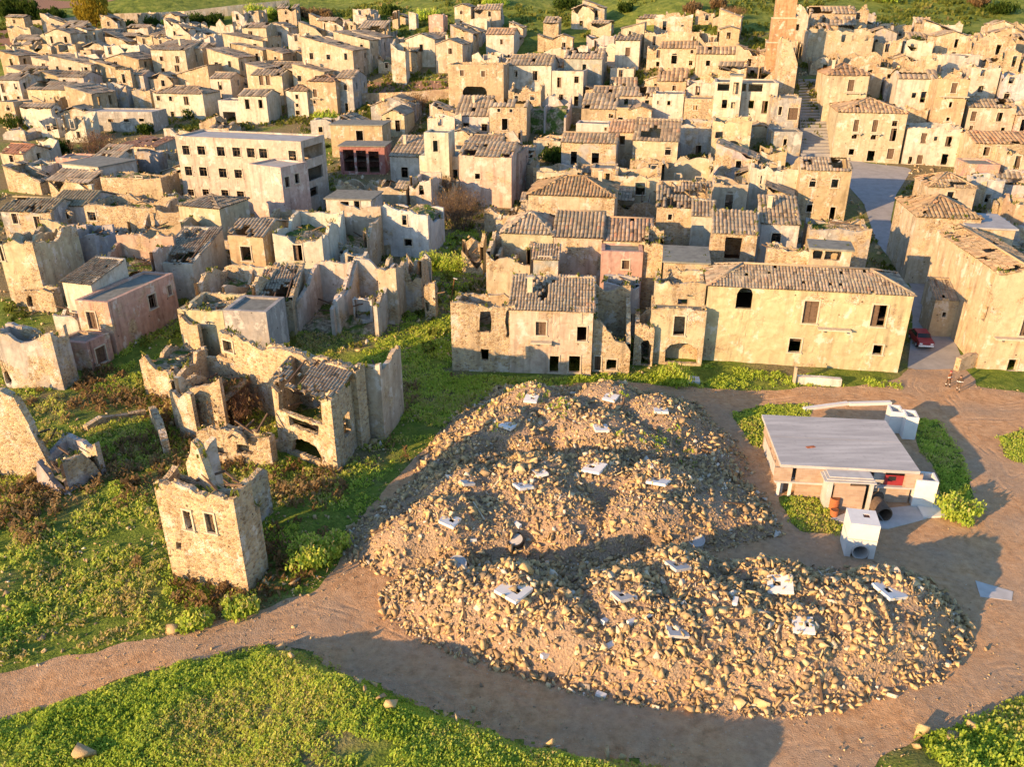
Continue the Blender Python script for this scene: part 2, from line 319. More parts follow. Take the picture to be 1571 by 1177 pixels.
def drape(name, fld, mat, lift, smooth=True, xr=(-95, 95), yr=(20, 430), **kw):
    """the part of the ground grid where the field is positive, clipped along its zero line, laid over the ground"""
    V = []; P = []; vid = {}
    i0, i1 = np.searchsorted(gy, yr[0]), np.searchsorted(gy, yr[1]) - 1; j0, j1 = np.searchsorted(gx, xr[0]), np.searchsorted(gx, xr[1]) - 1
    Z = GZ + lift
    def vert(key, p):
        if key not in vid: vid[key] = len(V); V.append(p)
        return vid[key]
    act = (fld[:-1, :-1] > 0) | (fld[1:, :-1] > 0) | (fld[:-1, 1:] > 0) | (fld[1:, 1:] > 0)
    for i in range(i0, i1):
        for j in np.nonzero(act[i, j0:j1])[0] + j0:
            cs = ((i, j), (i, j+1), (i+1, j+1), (i+1, j)); poly = []
            for k in range(4):
                a, b = cs[k], cs[(k+1) % 4]; fa, fb = fld[a], fld[b]
                if fa > 0: poly.append(vert(a, (GX[a], GY[a], Z[a])))
                if (fa > 0) != (fb > 0):
                    t = fa / (fa - fb); key = (a, b) if a < b else (b, a)
                    poly.append(vert(key, (GX[a] + (GX[b]-GX[a])*t, GY[a] + (GY[b]-GY[a])*t, Z[a] + (Z[b]-Z[a])*t)))
            if len(poly) >= 3: P.append(poly)
    if name == 'dirt_road':
        VA = np.array(V); trk = np.full(len(VA), 99.0)
        for q in TRACKS: trk = np.minimum(trk, polydist(VA[:, 0], VA[:, 1], q, False))
    me = bpy.data.meshes.new(name); me.from_pydata([tuple(map(float, v)) for v in V], [], P); me.update(); me.materials.append(M[mat])
    if smooth: me.polygons.foreach_set('use_smooth', np.ones(len(me.polygons), bool))
    if name == 'dirt_road':
        at_ = me.attributes.new('trk', 'FLOAT', 'POINT'); at_.data.foreach_set('value', trk.astype(np.float32))
    return addmesh(name, me, kind='structure')
TRACKS = [[onz(*p) for p in q] for q in ([(-80,1092),(0,1068),(100,1040),(200,1016),(300,990),(400,966),(480,955),(540,975),(640,1028),(800,1098),(1000,1135),(1200,1130),(1350,1100),(1450,1050),(1520,980),(1545,900),(1540,820),(1520,750),(1480,690),(1430,640),(1380,612),(1300,602),(1200,608),(1050,612)], [(900,872),(1050,862),(1150,850),(1250,850),(1400,860),(1500,880),(1600,900)], [(1430,570),(1425,600),(1460,640),(1540,640),(1620,630)], [(1540,820),(1580,760),(1640,720)], [(1520,1000),(1580,960),(1640,900)])]
def wpoly(pts): return [tuple(hit(*p).xy) for p in pts]
YARD = wpoly([(-60,1040),(0,1028),(140,1000),(270,968),(390,940),(480,908),(520,862),(548,800),(600,745),(640,700),(690,650),(760,606),(850,594),(940,582),(1010,590),(1100,600),(1250,594),(1330,590),(1385,584),(1392,566),(1480,566),(1500,592),(1571,604),(1660,610),(1660,1030),(1545,1085),(1480,1112),(1400,1140),(1345,1177),(1330,1230),(1080,1230),(1030,1182),(900,1168),(800,1148),(720,1112),(620,1076),(540,1042),(470,1000),(420,992),(330,1005),(200,1042),(100,1076),(0,1106),(-60,1130)])
ISL = [wpoly(p) for p in ([(1188,760),(1280,762),(1282,800),(1302,806),(1292,822),(1225,816)], [(1402,640),(1440,648),(1478,700),(1492,770),(1482,800),(1446,798),(1442,735),(1412,690)], [(1122,634),(1175,622),(1240,620),(1240,645),(1180,650),(1174,690),(1150,682)], [(1532,672),(1575,655),(1600,690),(1575,715),(1545,705)])]
jag = .9 * fbm(GX, GY, 2.2, 31)
YF = polydist(GX, GY, YARD) + jag
for p in ISL: YF = np.minimum(YF, -(polydist(GX, GY, p) + .5 * jag))
drape('dirt_road', YF, 'dirt', .03, yr=(20, 92))
STREET = wpoly([(1187,241),(1232,236),(1287,238),(1330,250),(1400,258),(1374,300),(1366,340),(1386,400),(1425,430),(1455,500),(1482,567),(1392,567),(1400,500),(1398,440),(1345,372),(1325,312),(1300,284),(1240,264)])
SF = polydist(GX, GY, STREET); drape('street', SF, 'paving', .045, yr=(70, 190))
PLOW = [wpoly([(-80,-8),(215,-8),(150,6),(60,14),(-80,18)]), wpoly([(-80,42),(72,42),(40,70),(-80,76)])]
PF = np.maximum(polydist(GX, GY, PLOW[0]), polydist(GX, GY, PLOW[1])); drape('ploughed_field', PF, 'plough', .08, xr=(-400, 0), yr=(200, 500))
PIECE = wpoly([(553,128),(690,124),(692,152),(560,158)])
drape('bare_terrace', polydist(GX, GY, PIECE), 'plough', .06, xr=(-90, 20), yr=(150, 280))

# ---------------------------------------------------------------- rubble heaps
def leafy(C, size, rnd0, rnd1, up=.5, aspect=1.6):
    """C (n,3) leaf centres -> quads folded at random, rnd per face"""
    n = len(C); th = rng.random(n) * 2 * math.pi; ti = (rng.random(n) * .9 + .45) * np.where(rng.random(n) < .5, -1, 1)
    a = np.stack([np.cos(th), np.sin(th), np.zeros(n)], -1); b = np.stack([-np.sin(th) * np.cos(ti), np.cos(th) * np.cos(ti), np.abs(np.sin(ti)) * up + .2], -1)
    s = (size * (.6 + .8 * rng.random(n)))[:, None]; a = a * s * .5; b = b * s * aspect * .5
    V = np.stack([C - a * .6 - b, C + a * .6 - b * .6, C + a * .5 + b, C - a * .7 + b * .8], 1)
    return V, rnd0 + (rnd1 - rnd0) * rng.random(n)
# low-poly angular stone shapes: convex hulls of a few points in a box
import bmesh
def stone_shape(seed):
    r = np.random.default_rng(seed + 100); bm = bmesh.new(); sc_ = np.array([1.0, .55 + .4 * r.random(), .4 + .4 * r.random()])
    P_ = r.uniform(-1, 1, (8, 3)); P_ = np.sign(P_) * np.abs(P_) ** .4 * sc_ * (.8 if seed < 11 else np.array([1.1, 1.1, .35]))
    for p in P_: bm.verts.new(p)
    res = bmesh.ops.convex_hull(bm, input=bm.verts); bmesh.ops.delete(bm, geom=list({e for e in res['geom_interior'] if isinstance(e, bmesh.types.BMVert)}), context='VERTS')
    bmesh.ops.triangulate(bm, faces=bm.faces); bm.verts.index_update()
    V = np.array([v.co[:] for v in bm.verts]); Fc = np.array([[v.index for v in f.verts] for f in bm.faces]); bm.free(); return V, Fc
SHAPES = [stone_shape(s) for s in range(14)]
def rots(n):
    q = rng.normal(size=(n, 4)); q /= np.linalg.norm(q, axis=1)[:, None]; w_, x, y, z = q.T
    return np.stack([1-2*(y*y+z*z), 2*(x*y-z*w_), 2*(x*z+y*w_), 2*(x*y+z*w_), 1-2*(x*x+z*z), 2*(y*z-x*w_), 2*(x*z-y*w_), 2*(y*z+x*w_), 1-2*(x*x+y*y)], -1).reshape(n, 3, 3)
def stone_mass(name, C, rad, mat='stone', lo=.0, hi=1.0, parent=None, **kw):
    Vs = []; Fs = []; rn = []; off = 0; k = rng.integers(0, len(SHAPES), len(C)); Rm = rots(len(C))
    for s, (SV, SF_) in enumerate(SHAPES):
        m = np.nonzero(k == s)[0]; nv = len(SV)
        if not len(m): continue
        V = np.einsum('nij,vj->nvi', Rm[m], SV) * rad[m][:, None, None] + C[m][:, None, :]
        Vs.append(V.reshape(-1, 3)); Fs.append((SF_[None] + (np.arange(len(m)) * nv)[:, None, None] + off).reshape(-1, 3)); off += len(m) * nv
        rn.append(np.repeat(lo + (hi - lo) * rng.random(len(m)), len(SF_)))
    me = mesh_np(name, np.concatenate(Vs), np.concatenate(Fs), mat, np.concatenate(rn)); return addmesh(name, me, parent, **kw)
HEAPS = {
 'back': [(700,640),(760,604),(880,600),(1000,606),(1062,624),(1118,680),(1150,730),(1100,752),(980,745),(860,735),(760,722),(680,735),(640,745),(650,710),(672,680)],
 'middle': [(645,735),(700,716),(800,712),(900,716),(1000,722),(1120,728),(1168,765),(1192,822),(1120,838),(1040,852),(900,868),(800,864),(700,882),(600,884),(535,856),(545,815),(610,765)],
 'front': [(600,905),(640,880),(700,872),(800,870),(900,878),(1000,860),(1100,868),(1200,876),(1330,884),(1420,896),(1475,950),(1482,990),(1430,1042),(1340,1068),(1220,1096),(1080,1086),(960,1076),(880,1056),(780,1030),(700,1004),(640,975),(590,935)]}
SLABS = {'back': [(815,612),(937,610),(1014,630),(780,653),(922,657)], 'middle': [(717,741),(830,727),(912,718),(803,746),(1011,738),(690,799)],
         'front': [(788,906),(957,914),(1040,868),(1038,967),(1197,897),(1365,907),(1232,960)]}
EXTRA = [(860,790,1.6,3.6),(1000,800,1.9,4.2),(1060,780,1.2,3.5),(760,800,1.3,3.2),(640,840,1.4,4.5),(860,960,1.5,4.5),(1120,960,2.0,5),(1310,960,2.1,5.5),(1400,960,1.5,4.5),(720,930,1.5,4),(960,690,1.6,4.5),(870,650,1.7,4),(740,690,1.2,3.5)]
BUMPS = []
for k, L in SLABS.items():
    for px, py in L:
        x, y = onz(px, py, 2.6); BUMPS.append((x, y + .2, 1.75 + .5 * random.random(), 3.9 + 1.1 * random.random()))
for px, py, h, r in EXTRA:
    x, y = onz(px, py, 1.5); BUMPS.append((x, y, h, r))
HP = {k: [onz(*p) for p in v] for k, v in HEAPS.items()}
def heap_z(X, Y, key=None):
    X = np.asarray(X, float); Y = np.asarray(Y, float)
    D = np.full(X.shape, -1e3)
    for k in ([key] if key else HP): D = np.maximum(D, polydist(X, Y, HP[k]))
    D = D + .5 * fbm(X, Y, 2.5, 41)
    b = np.zeros(X.shape)
    for bx, by, h, r in BUMPS: b = np.maximum(b, h * np.clip(1 - (np.hypot(X - bx, Y - by) / r) ** 1.7, 0, 1)) + .12 * np.clip(1 - np.hypot(X - bx, Y - by) / r, 0, 1)
    z = 1.55 * (1 - np.exp(-.42 * np.maximum(D, 0))) + b * sstep(0, 1.8, D) + (.35 * fbm(X, Y, 1.6, 43) + .12 * vn(X, Y, .45, 44)) * sstep(0, .8, D)
    return np.where(D > 0, np.maximum(z, .02), D * .3)
def surf(X, Y):
    X = np.asarray(X, float); Y = np.asarray(Y, float); return terrain0(X, Y) + np.maximum(0, np.maximum(np.maximum(heap_z(X, Y, 'back'), heap_z(X, Y, 'middle')), heap_z(X, Y, 'front')))
def srf(x, y): return float(surf(np.array([x]), np.array([y]))[0])
HLAB = {'back': 'tan rubble heap at the back, between the front houses and the grey hut', 'middle': 'wide middle rubble heap sloping down to the left towards the grass', 'front': 'long front rubble heap of yellow stones along the dirt road'}
smesh = [mesh_np('stone', SV, SF_, 'stone', np.full(len(SF_), .15 + .055 * i)) for i, (SV, SF_) in enumerate(SHAPES)]
NST = {'back': (280, 8500), 'middle': (300, 11000), 'front': (300, 12500)}
for k, poly in HP.items():
    P = np.array(poly); x0, y0 = P.min(0) - .6; x1, y1 = P.max(0) + .6
    xs = np.arange(x0, x1, .36); ys = np.arange(y0, y1, .36); X, Y = np.meshgrid(xs, ys); Hz = heap_z(X, Y, k); Z = terrain0(X, Y) + Hz + .035
    ii = np.arange(X.size).reshape(X.shape); q = np.stack([ii[:-1, :-1], ii[:-1, 1:], ii[1:, 1:], ii[1:, :-1]], -1).reshape(-1, 4)
    keep = (Hz[:-1, :-1] > -.12).ravel() & (Hz[1:, 1:] > -.12).ravel() & (Hz[1:, :-1] > -.12).ravel() & (Hz[:-1, 1:] > -.12).ravel()
    root = empty('rubble_heap', (float(P[:, 0].mean()), float(P[:, 1].mean()), 0), HLAB[k], 'rubble heap', 'rubble heaps in the yard')
    off = np.array(root.location)
    addmesh('earth_mound', mesh_np('earth_mound', np.stack([X, Y, Z], -1).reshape(-1, 3) - off, q[keep], 'soil', smooth=True), root)
    n1, n2 = NST[k]
    def scatter(n, thr, marg):
        pts = np.empty((0, 2))
        while len(pts) < n:
            c = np.stack([x0 + (x1 - x0) * rng.random(n * 2), y0 + (y1 - y0) * rng.random(n * 2)], -1); d = polydist(c[:, 0], c[:, 1], poly)
            dens = fbm(c[:, 0], c[:, 1], 4.0, 47) + (rng.random(len(c)) - .5) * .5
            pts = np.concatenate([pts, c[(d > marg) & (dens > thr)]])
        return pts[:n]
    p = scatter(n2, -.5, -.5); rad = np.clip(.115 * np.exp(rng.normal(0, .55, n2)) * (1.25 if k == 'front' else 1.05), .045, .4)
    stone_mass('loose_stones', np.stack([p[:, 0], p[:, 1], surf(p[:, 0], p[:, 1]) + rad * .35], -1) - off, rad, parent=root, kind='stuff')
    p = scatter(n1, -.1, .2); z = surf(p[:, 0], p[:, 1])
    for (x, y), zz in zip(p, z):
        r = (.30 if k == 'front' else .26) + .24 * random.random() ** 2
        o = addmesh('stone', random.choice(smesh), root, (x - off[0], y - off[1], zz + r * .3 - off[2]), rot=(random.uniform(0, 6), random.uniform(0, 6), random.uniform(0, 6)), scale=(r * random.uniform(.8, 1.3), r, r * random.uniform(.7, 1.0)))
# gravel strewn over the yard, denser near the heaps
p = np.stack([rng.uniform(-25, 52, 60000), rng.uniform(24, 76, 60000)], -1)
d = np.maximum(np.maximum(polydist(p[:, 0], p[:, 1], HP['back']), polydist(p[:, 0], p[:, 1], HP['middle'])), polydist(p[:, 0], p[:, 1], HP['front']))
yd = polydist(p[:, 0], p[:, 1], YARD)
p = p[(yd > -.6) & (d < 0) & (rng.random(60000) < np.where(yd < .7, .6, .3) * np.where(yd < 2.0, 1, np.exp(d / 2.2)) )][:9000]
rad = .055 * np.exp(rng.normal(0, .45, len(p)))
stone_mass('gravel', np.stack([p[:, 0], p[:, 1], terrain0(p[:, 0], p[:, 1]) + .03], -1), rad, label='loose gravel strewn over the dirt yard', cat='gravel', kind='stuff')
# ---------------------------------------------------------------- building engine
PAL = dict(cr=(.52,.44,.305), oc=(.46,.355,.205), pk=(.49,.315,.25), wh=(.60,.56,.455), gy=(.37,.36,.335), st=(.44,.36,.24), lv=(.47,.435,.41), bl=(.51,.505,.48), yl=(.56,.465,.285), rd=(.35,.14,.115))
CROPS = {'T%d%d' % (r + 1, c + 1): ((0, 390, 780, 1171)[c], (0, 290, 580, 877)[r]) for r in range(4) for c in range(4)}
KS = 400 / 1569.0
def cpx(crop, x, y):
    if crop == 'P': return x, y
    o = CROPS[crop]; return o[0] + x * KS, o[1] + y * KS
BASES = []; TOPW = []
FOOT = []        # footprints, for the vegetation
def plane_uz(px, py, p0, u):
    """where a pixel's ray meets the vertical plane through p0 along u: distance along u and height"""
    d = ray(px, py); n = (-u[1], u[0]); den = d[0]*n[0] + d[1]*n[1]
    t = (p0[0]*n[0] + p0[1]*n[1]) / den; x, y = d[0]*t, d[1]*t
    return (x - p0[0]) * u[0] + (y - p0[1]) * u[1], HC + d[2]*t
def wall_panel(A, p0, p1, z0, topf, ops, th, step, rough=.03, caps=(True, True), seed=0, jag=0.0):
    """vertical wall from p0 to p1, outer face to the right of the walking direction reversed (outer normal = u rotated -90)"""
    L = math.hypot(p1[0]-p0[0], p1[1]-p0[1]); u = ((p1[0]-p0[0])/L, (p1[1]-p0[1])/L); nrm = (-u[1], u[0])
    us = set([0.0, L]); n = max(1, int(L / step)); us |= {L*i/n for i in range(n+1)}
    for o in ops:
        us |= {o[0], o[2]}
        if o[4]: us |= {o[0] + (o[2]-o[0])*k/6 for k in range(7)}
    us = sorted(x for x in us if -1e-6 <= x <= L + 1e-6); uu = [us[0]]
    for x in us[1:]:
        if x - uu[-1] > .03: uu.append(x)
    us = uu; us[-1] = L
    rj = random.Random(seed * 3 + 1)
    T = [max(z0 + .05, topf(x) + (rj.uniform(-1, .7) * jag if jag else 0)) for x in us]; zm = max(T)
    vs = {z0, zm}; k = z0 + 1.6
    while k < zm: vs.add(k); k += 1.6
    for o in ops:
        vs |= {o[1], o[3]}
        if o[4]: vs.add(o[3] - (o[2]-o[0]) * .5 * o[4])
    vs = sorted(x for x in vs if z0 - 1e-6 <= x <= zm + 1e-6); vv = [vs[0]]
    for x in vs[1:]:
        if x - vv[-1] > .02: vv.append(x)
    vs = vv; NU, NV = len(us), len(vs)
    Zv = [[min(vs[j], T[i]) for j in range(NV)] for i in range(NU)]
    for o in ops:
        if o[4]:
            S = o[3] - (o[2]-o[0]) * .5 * o[4]; js = [j for j in range(NV) if abs(vs[j]-S) < .03]
            if js:
                for i in range(NU):
                    f = (us[i]-o[0]) / (o[2]-o[0])
                    if .01 < f < .99: Zv[i][js[0]] = min(S + (o[3]-S) * math.sqrt(max(0, 1-(2*f-1)**2)), T[i])
    rr = random.Random(seed); J = [[(rr.uniform(-rough, rough) if 0 < i < NU-1 else 0) for j in range(NV)] for i in range(NU)]
    keep = [[False]*(NV-1) for _ in range(NU-1)]
    for i in range(NU-1):
        um = (us[i]+us[i+1])/2
        for j in range(NV-1):
            if Zv[i][j+1]-Zv[i][j] < .004 and Zv[i+1][j+1]-Zv[i+1][j] < .004: continue
            vm = (vs[j]+vs[j+1])/2; ok = True
            for o in ops:
                top = o[3] - (o[2]-o[0])*.5*o[4] if o[4] else o[3]
                if o[0] < um < o[2] and o[1] < vm < top: ok = False; break
            keep[i][j] = ok
    base = len(A.v); of = lambda i, j: base + 2*(i*NV+j)
    for i in range(NU):
        for j in range(NV):
            q = J[i][j]; ux_ = us[i]; z = Zv[i][j]
            if jag and 0 < i < NU-1 and 0 < j: ux_ += rr.uniform(-1, 1) * min(jag * 1.2, .14); z -= abs(rr.uniform(0, 1)) * min(jag, .12)
            x = p0[0] + u[0]*ux_; y = p0[1] + u[1]*ux_
            A.v.append((x + nrm[0]*q, y + nrm[1]*q, z)); A.v.append((x + nrm[0]*(th+q*.6), y + nrm[1]*(th+q*.6), z))
    def K(i, j): return 0 <= i < NU-1 and 0 <= j < NV-1 and keep[i][j]
    for i in range(NU-1):
        for j in range(NV-1):
            if not keep[i][j]: continue
            a, b, c, d = of(i, j), of(i+1, j), of(i+1, j+1), of(i, j+1)
            A.f.append((a, b, c, d)); A.f.append((b+1, a+1, d+1, c+1))
            if not K(i, j+1): A.f.append((d, c, c+1, d+1))
            if not K(i, j-1) and j > 0: A.f.append((a, a+1, b+1, b))
            if not K(i-1, j) and (i > 0 or caps[0]): A.f.append((a, d, d+1, a+1))
            if not K(i+1, j) and (i < NU-2 or caps[1]): A.f.append((b, b+1, c+1, c))
def tiles(P, U, S, W, Ls, inside, pitch, row, far, miss=0.0, seed=0):
    """corrugated clay tiles on the sloping plane P + u U + s S; returns verts, faces, rnd"""
    U = np.array(U); S = np.array(S); N = np.cross(U, S); N /= np.linalg.norm(N); N = N if N[2] > 0 else -N
    nc = max(1, int(round(W / pitch))); nr = max(1, int(round(Ls / row))); pc = W / nc; rl = Ls / nr
    cc, rr_ = np.meshgrid(np.arange(nc), np.arange(nr)); cc = cc.ravel(); rr_ = rr_.ravel()
    u = (cc + .5) * pc; s = (rr_ + .5) * rl; ok = inside(u, s)
    if miss > 0:
        h = fbm(u + seed * 13.7, s + seed * 7.1, 3.2, 51) + .25 * (rng.random(len(u)) - .5); ok &= h > (miss - .62) * .95
    else: ok &= rng.random(len(u)) > .012
    u = u[ok]; s = s[ok]; n = len(u)
    if n == 0: return None
    pr = np.array([0, .18, .5, .82, 1.0]) - .5 if not far else np.array([0, .3, .7, 1.0]) - .5
    hh = np.array([0, .075, .115, .075, 0]) * (pc / .33) if not far else np.array([0, .09, .09, 0]) * (pc / .5)
    lift = rng.random(n) * .05 + .16 * fbm(u + seed * 3.1, s + seed * 5.7, 3.0, 91) - .10; sh = (rng.random(n) - .5) * .05; yaw = (rng.random(n) - .5) * .10
    k = len(pr); V = np.zeros((n, 2 * k + 4, 3)); P = np.array(P)
    for e, (ds, dz) in enumerate(((-.54, .05), (.54, 0.0))):
        for a in range(k):
            uu = u + pr[a] * pc + sh + yaw * ds * rl; ss = s + ds * rl
            V[:, e * k + a] = P + uu[:, None] * U + ss[:, None] * S + (hh[a] + dz + lift)[:, None] * N
    for a, (du, ds) in enumerate(((-.5, -.5), (.5, -.5), (.5, .5), (-.5, .5))):
        V[:, 2 * k + a] = P + (u + du * pc)[:, None] * U + (s + ds * rl)[:, None] * S - .07 * N
    f = [(a, a + 1, k + a + 1, k + a) for a in range(k - 1)] + [(2*k+3, 2*k+2, 2*k+1, 2*k), (2*k, 2*k+1, k-1, 0)]
    Fq = (np.array(f)[None] + (np.arange(n) * (2*k+4))[:, None, None]).reshape(-1, 4)
    rn = np.clip(rng.normal(.5, .23, n), 0, 1); return V.reshape(-1, 3), Fq, np.repeat(rn, len(f))
_wcache = {}
def window_mesh(w_, h_, style, th):
    key = (round(w_, 1), round(h_, 1), style)
    if key in _wcache: return _wcache[key]
    w2, h2 = key[0], key[1]; out = {}
    A = Acc(); b = .13 if style != 'far' else .16
    A.box((-w2/2 - b/2 + .015, -.02, 0), (b, .10, h2 + .02)); A.box((w2/2 + b/2 - .015, -.02, 0), (b, .10, h2 + .02))
    A.box((0, -.025, h2/2 + b/2), (w2 + 2*b - .02, .11, b)); A.box((0, -.05, -h2/2 - .06), (w2 + 2*b + .1, .2, .12))
    me = bpy.data.meshes.new('window'); me.from_pydata(A.v, [], A.f); me.materials.append(M['trim']); out['sur'] = me
    if style in ('leaf', 'both', 'half'):
        A = Acc(); y = th * .55
        for sx in ((-1, 1) if style == 'both' else ((-1,) if style == 'leaf' else (1,))):
            A.box((sx * w2/4, y, 0), (w2/2 - .04, .05, h2 - .04))
            for q in (-.3, .0, .3): A.box((sx * w2/4, y - .03, q * h2), (w2/2 - .12, .03, h2 * .22))
        me = bpy.data.meshes.new('shutter'); me.from_pydata(A.v, [], A.f); me.materials.append(M['wood']); out['leaf'] = me
    if style in ('frame', 'half'):
        A = Acc(); y = th * .5
        A.box((-w2/2 + .035, y, 0), (.07, .06, h2)); A.box((w2/2 - .035, y, 0), (.07, .06, h2)); A.box((0, y, h2/2 - .035), (w2 - .14, .06, .07)); A.box((0, y, h2 * .18), (w2 - .14, .06, .06)); A.box((0, y - .002, -.05 * h2), (.06, .05, h2 * .82))
        me = bpy.data.meshes.new('casement'); me.from_pydata(A.v, [], A.f); me.materials.append(M['wood']); out['case'] = me
    _wcache[key] = out; return out
BN = [0]
UNIT = None
def beam(parent, p0, p1, wd, off, mat='wood', name='beam'):
    global UNIT
    if UNIT is None: UNIT = {}
    if mat not in UNIT:
        A = Acc(); A.box((0, 0, 0), (1, 1, 1)); me = bpy.data.meshes.new(name); me.from_pydata(A.v, [], A.f); me.materials.append(M[mat]); UNIT[mat] = me
    p0 = Vector(p0); p1 = Vector(p1); d = p1 - p0
    o = bpy.data.objects.new(name, UNIT[mat]); o.rotation_mode = 'QUATERNION'; o.rotation_quaternion = d.to_track_quat('X', 'Z'); o.location = (p0 + p1) / 2 - Vector(off); o.scale = (d.length, wd, wd)
    return link(o, parent)
def ragf(k, amp, s=1.0):
    """ragged wall-top profile: a table of heights along the wall"""
    ph = k * 17.31; X = np.arange(-1, 45, .15); o = np.full(len(X), ph)
    Y = amp * (fbm(X + ph, o, 1.9 * s, 3) * 1.1 - .12 + .35 * vn(X + ph, o * .7, .45, 8))
    if amp > .25: Y = Y - amp * 2.1 * np.maximum(0, vn(X + ph, o * .3, 2.3, 12) - .14) / .36
    Y = Y.tolist(); n_ = len(Y)
    def f(x):
        t = (x + 1) / .15; i = min(max(int(t), 0), n_ - 2); t = min(max(t - i, 0), 1); return Y[i] * (1 - t) + Y[i + 1] * t
    return f
def B(crop, x0, y0, x1, label, h=None, yb=None, yaw=-13.0, y1=None, d=7.0, roof='g', c='cr', r=.35, win=(), winr=(), aw=None, winl=(), rag=None, miss=0.0, pit=19.0, walls='flbr', low=None, cat='house', name='stone_house', part=0, tint=None, th=.45, fl=None, C=None, ov=.22, group=None, prof=None, tilecol=(1,1,1), floorz=None, balc=(), hback=None, nosur=False):
    """one building: front wall from the photo's left eave corner to its right one, the rest follows in metres"""
    BN[0] += 1; sd = BN[0]; rr = random.Random(sd)
    ax, ay = cpx(crop, x0, y0); bx = cpx(crop, x1, y0)[0]
    if yb is not None:
        g = hit(*cpx(crop, x0, yb)); t = aty(ax, ay, g.y); p0 = (t.x, t.y); zt = t.z; zb = g.z
    else:
        t = hit(ax, ay, h); p0 = (t.x, t.y); zt = t.z; zb = zt - h
    h = zt - zb
    if y1 is not None:
        q = onz(bx, cpx(crop, x1, y1)[1], zt); p1 = q
    else:
        u = (math.cos(R(yaw)), math.sin(R(yaw))); k = (bx - 785.5) / F
        # solve px(p0 + s u) = bx
        dep0 = p0[1]*cp - (zt-HC)*sp; s = (k*dep0 - p0[0]) / (u[0] - k*u[1]*cp); p1 = (p0[0]+u[0]*s, p0[1]+u[1]*s)
    W = math.hypot(p1[0]-p0[0], p1[1]-p0[1]); u = ((p1[0]-p0[0])/W, (p1[1]-p0[1])/W); n = (-u[1], u[0])
    if C is not None:
        cq = onz(*cpx(crop, *C), zt); v = (cq[0]-p1[0], cq[1]-p1[1]); d = math.hypot(*v); n = (v[0]/d, v[1]/d)
    P = lambda a, b: (p0[0] + u[0]*a + n[0]*b, p0[1] + u[1]*a + n[1]*b)
    cor = [P(0, 0), P(W, 0), P(W, d), P(0, d)]; FOOT.append(cor)
    ca_ = np.array(cor); zg = terrain0(ca_[:, 0], ca_[:, 1]).tolist(); zlow = min(min(zg), zb) - .6
    dist = p0[1]; far = dist > 125; step = .55 if dist < 100 else (.9 if dist < 150 else 1.5)
    root = empty(name, (p0[0], p0[1], zb), label, cat, group or 'houses of the ruined town'); off = Vector(root.location)
    if r >= 0: r = max(0, r + rr.uniform(.0, .22))
    if roof in 'ghpslr' and miss == 0 and dist > 84 and rr.random() < .68: miss = rr.uniform(.05, .48)
    if roof == 'n' and rag is not None and rag >= .2: rag = rag * 1.25 + .1
    if rag is None: rag = 1.3 if roof == 'n' else (0.06 if rr.random() < .5 else .22)
    # ---- openings
    def pxops(lst, pp0, uu, Lw, zt_):
        o = []
        for q in lst:
            xa, xb = cpx(crop, q[0], 0)[0], cpx(crop, q[2], 0)[0]; ya, yb_ = cpx(crop, 0, q[1])[1], cpx(crop, 0, q[3])[1]
            ua = plane_uz(xa, (ya+yb_)/2, pp0, uu)[0]; ub = plane_uz(xb, (ya+yb_)/2, pp0, uu)[0]; zt2 = plane_uz((xa+xb)/2, ya, pp0, uu)[1]; zb2 = plane_uz((xa+xb)/2, yb_, pp0, uu)[1]
            ua, ub = max(.15, min(ua, ub)), min(Lw-.15, max(ua, ub))
            if ub - ua > .25 and zt2 - zb2 > .2: o.append([ua, zb2, ub, min(zt2, zt_ - .1), q[4] if len(q) > 4 else 0, q[5] if len(q) > 5 else None])
        return o
    nfl = fl or (1 if h < 4.6 else 2 if h < 8.6 else 3)
    def auto(Lw, nw, z_front):
        o = []
        if nw <= 0: return o
        for f in range(nfl):
            for i in range(nw):
                if rr.random() < .14: continue
                ww = rr.uniform(.85, 1.15); hh = rr.uniform(1.2, 1.6); uc = Lw * (i + .5 + rr.uniform(-.14, .14)) / nw; fh = h / nfl
                if f == 0 and rr.random() < .55: z0_ = z_front; hh = min(2.3, fh * .75)
                elif f > 0 and rr.random() < .45: z0_ = z_front + f*fh + .25; hh = min(2.3, fh * .68)
                else: z0_ = z_front + f*fh + fh*.34
                if uc - ww/2 > .3 and uc + ww/2 < Lw - .3 and z0_ + hh < zt - .3: o.append([uc-ww/2, z0_, uc+ww/2, z0_+hh, .7 if rr.random() < .1 else 0, None])
        return o
    if aw is None: aw = 0 if (win or dist < 118 or cat == 'ruin' or 'f' not in walls) else max(1, int(W / 3.6))
    fo = pxops(win, p0, u, W, zt) + auto(W, aw, zb)
    ro = pxops(winr, cor[1], n, d, zt) if winr else (auto(d, max(1, int(d/4)), zb) if roof != 'x' and aw else [])
    lo_ = pxops([(*q, 0, None)[:6] for q in winl], cor[3], (-n[0], -n[1]), d, zt) if winl else (auto(d, max(1, int(d/4.5)), zb) if aw else [])
    for o in (fo, ro, lo_):    # keep openings apart
        o.sort(key=lambda q: q[0])
    # ---- roof heights
    tp = math.tan(R(pit)); zr = zt
    if roof == 'g' or roof == 'h': rh = d/2*tp
    elif roof == 'p': rh = W/2*tp
    elif roof == 's': rh = d*tp
    elif roof in ('l', 'r'): rh = W*tp
    else: rh = 0
    if hback is not None: rh = hback
    if roof == 's': bt = zt + rh
    else: bt = zt
    rg = [ragf(sd*4+i, rag) for i in range(4)]
    lw = dict(low or {})
    def pf(a, b): return lambda x, L: zt*0 + a + (b - a) * x / L
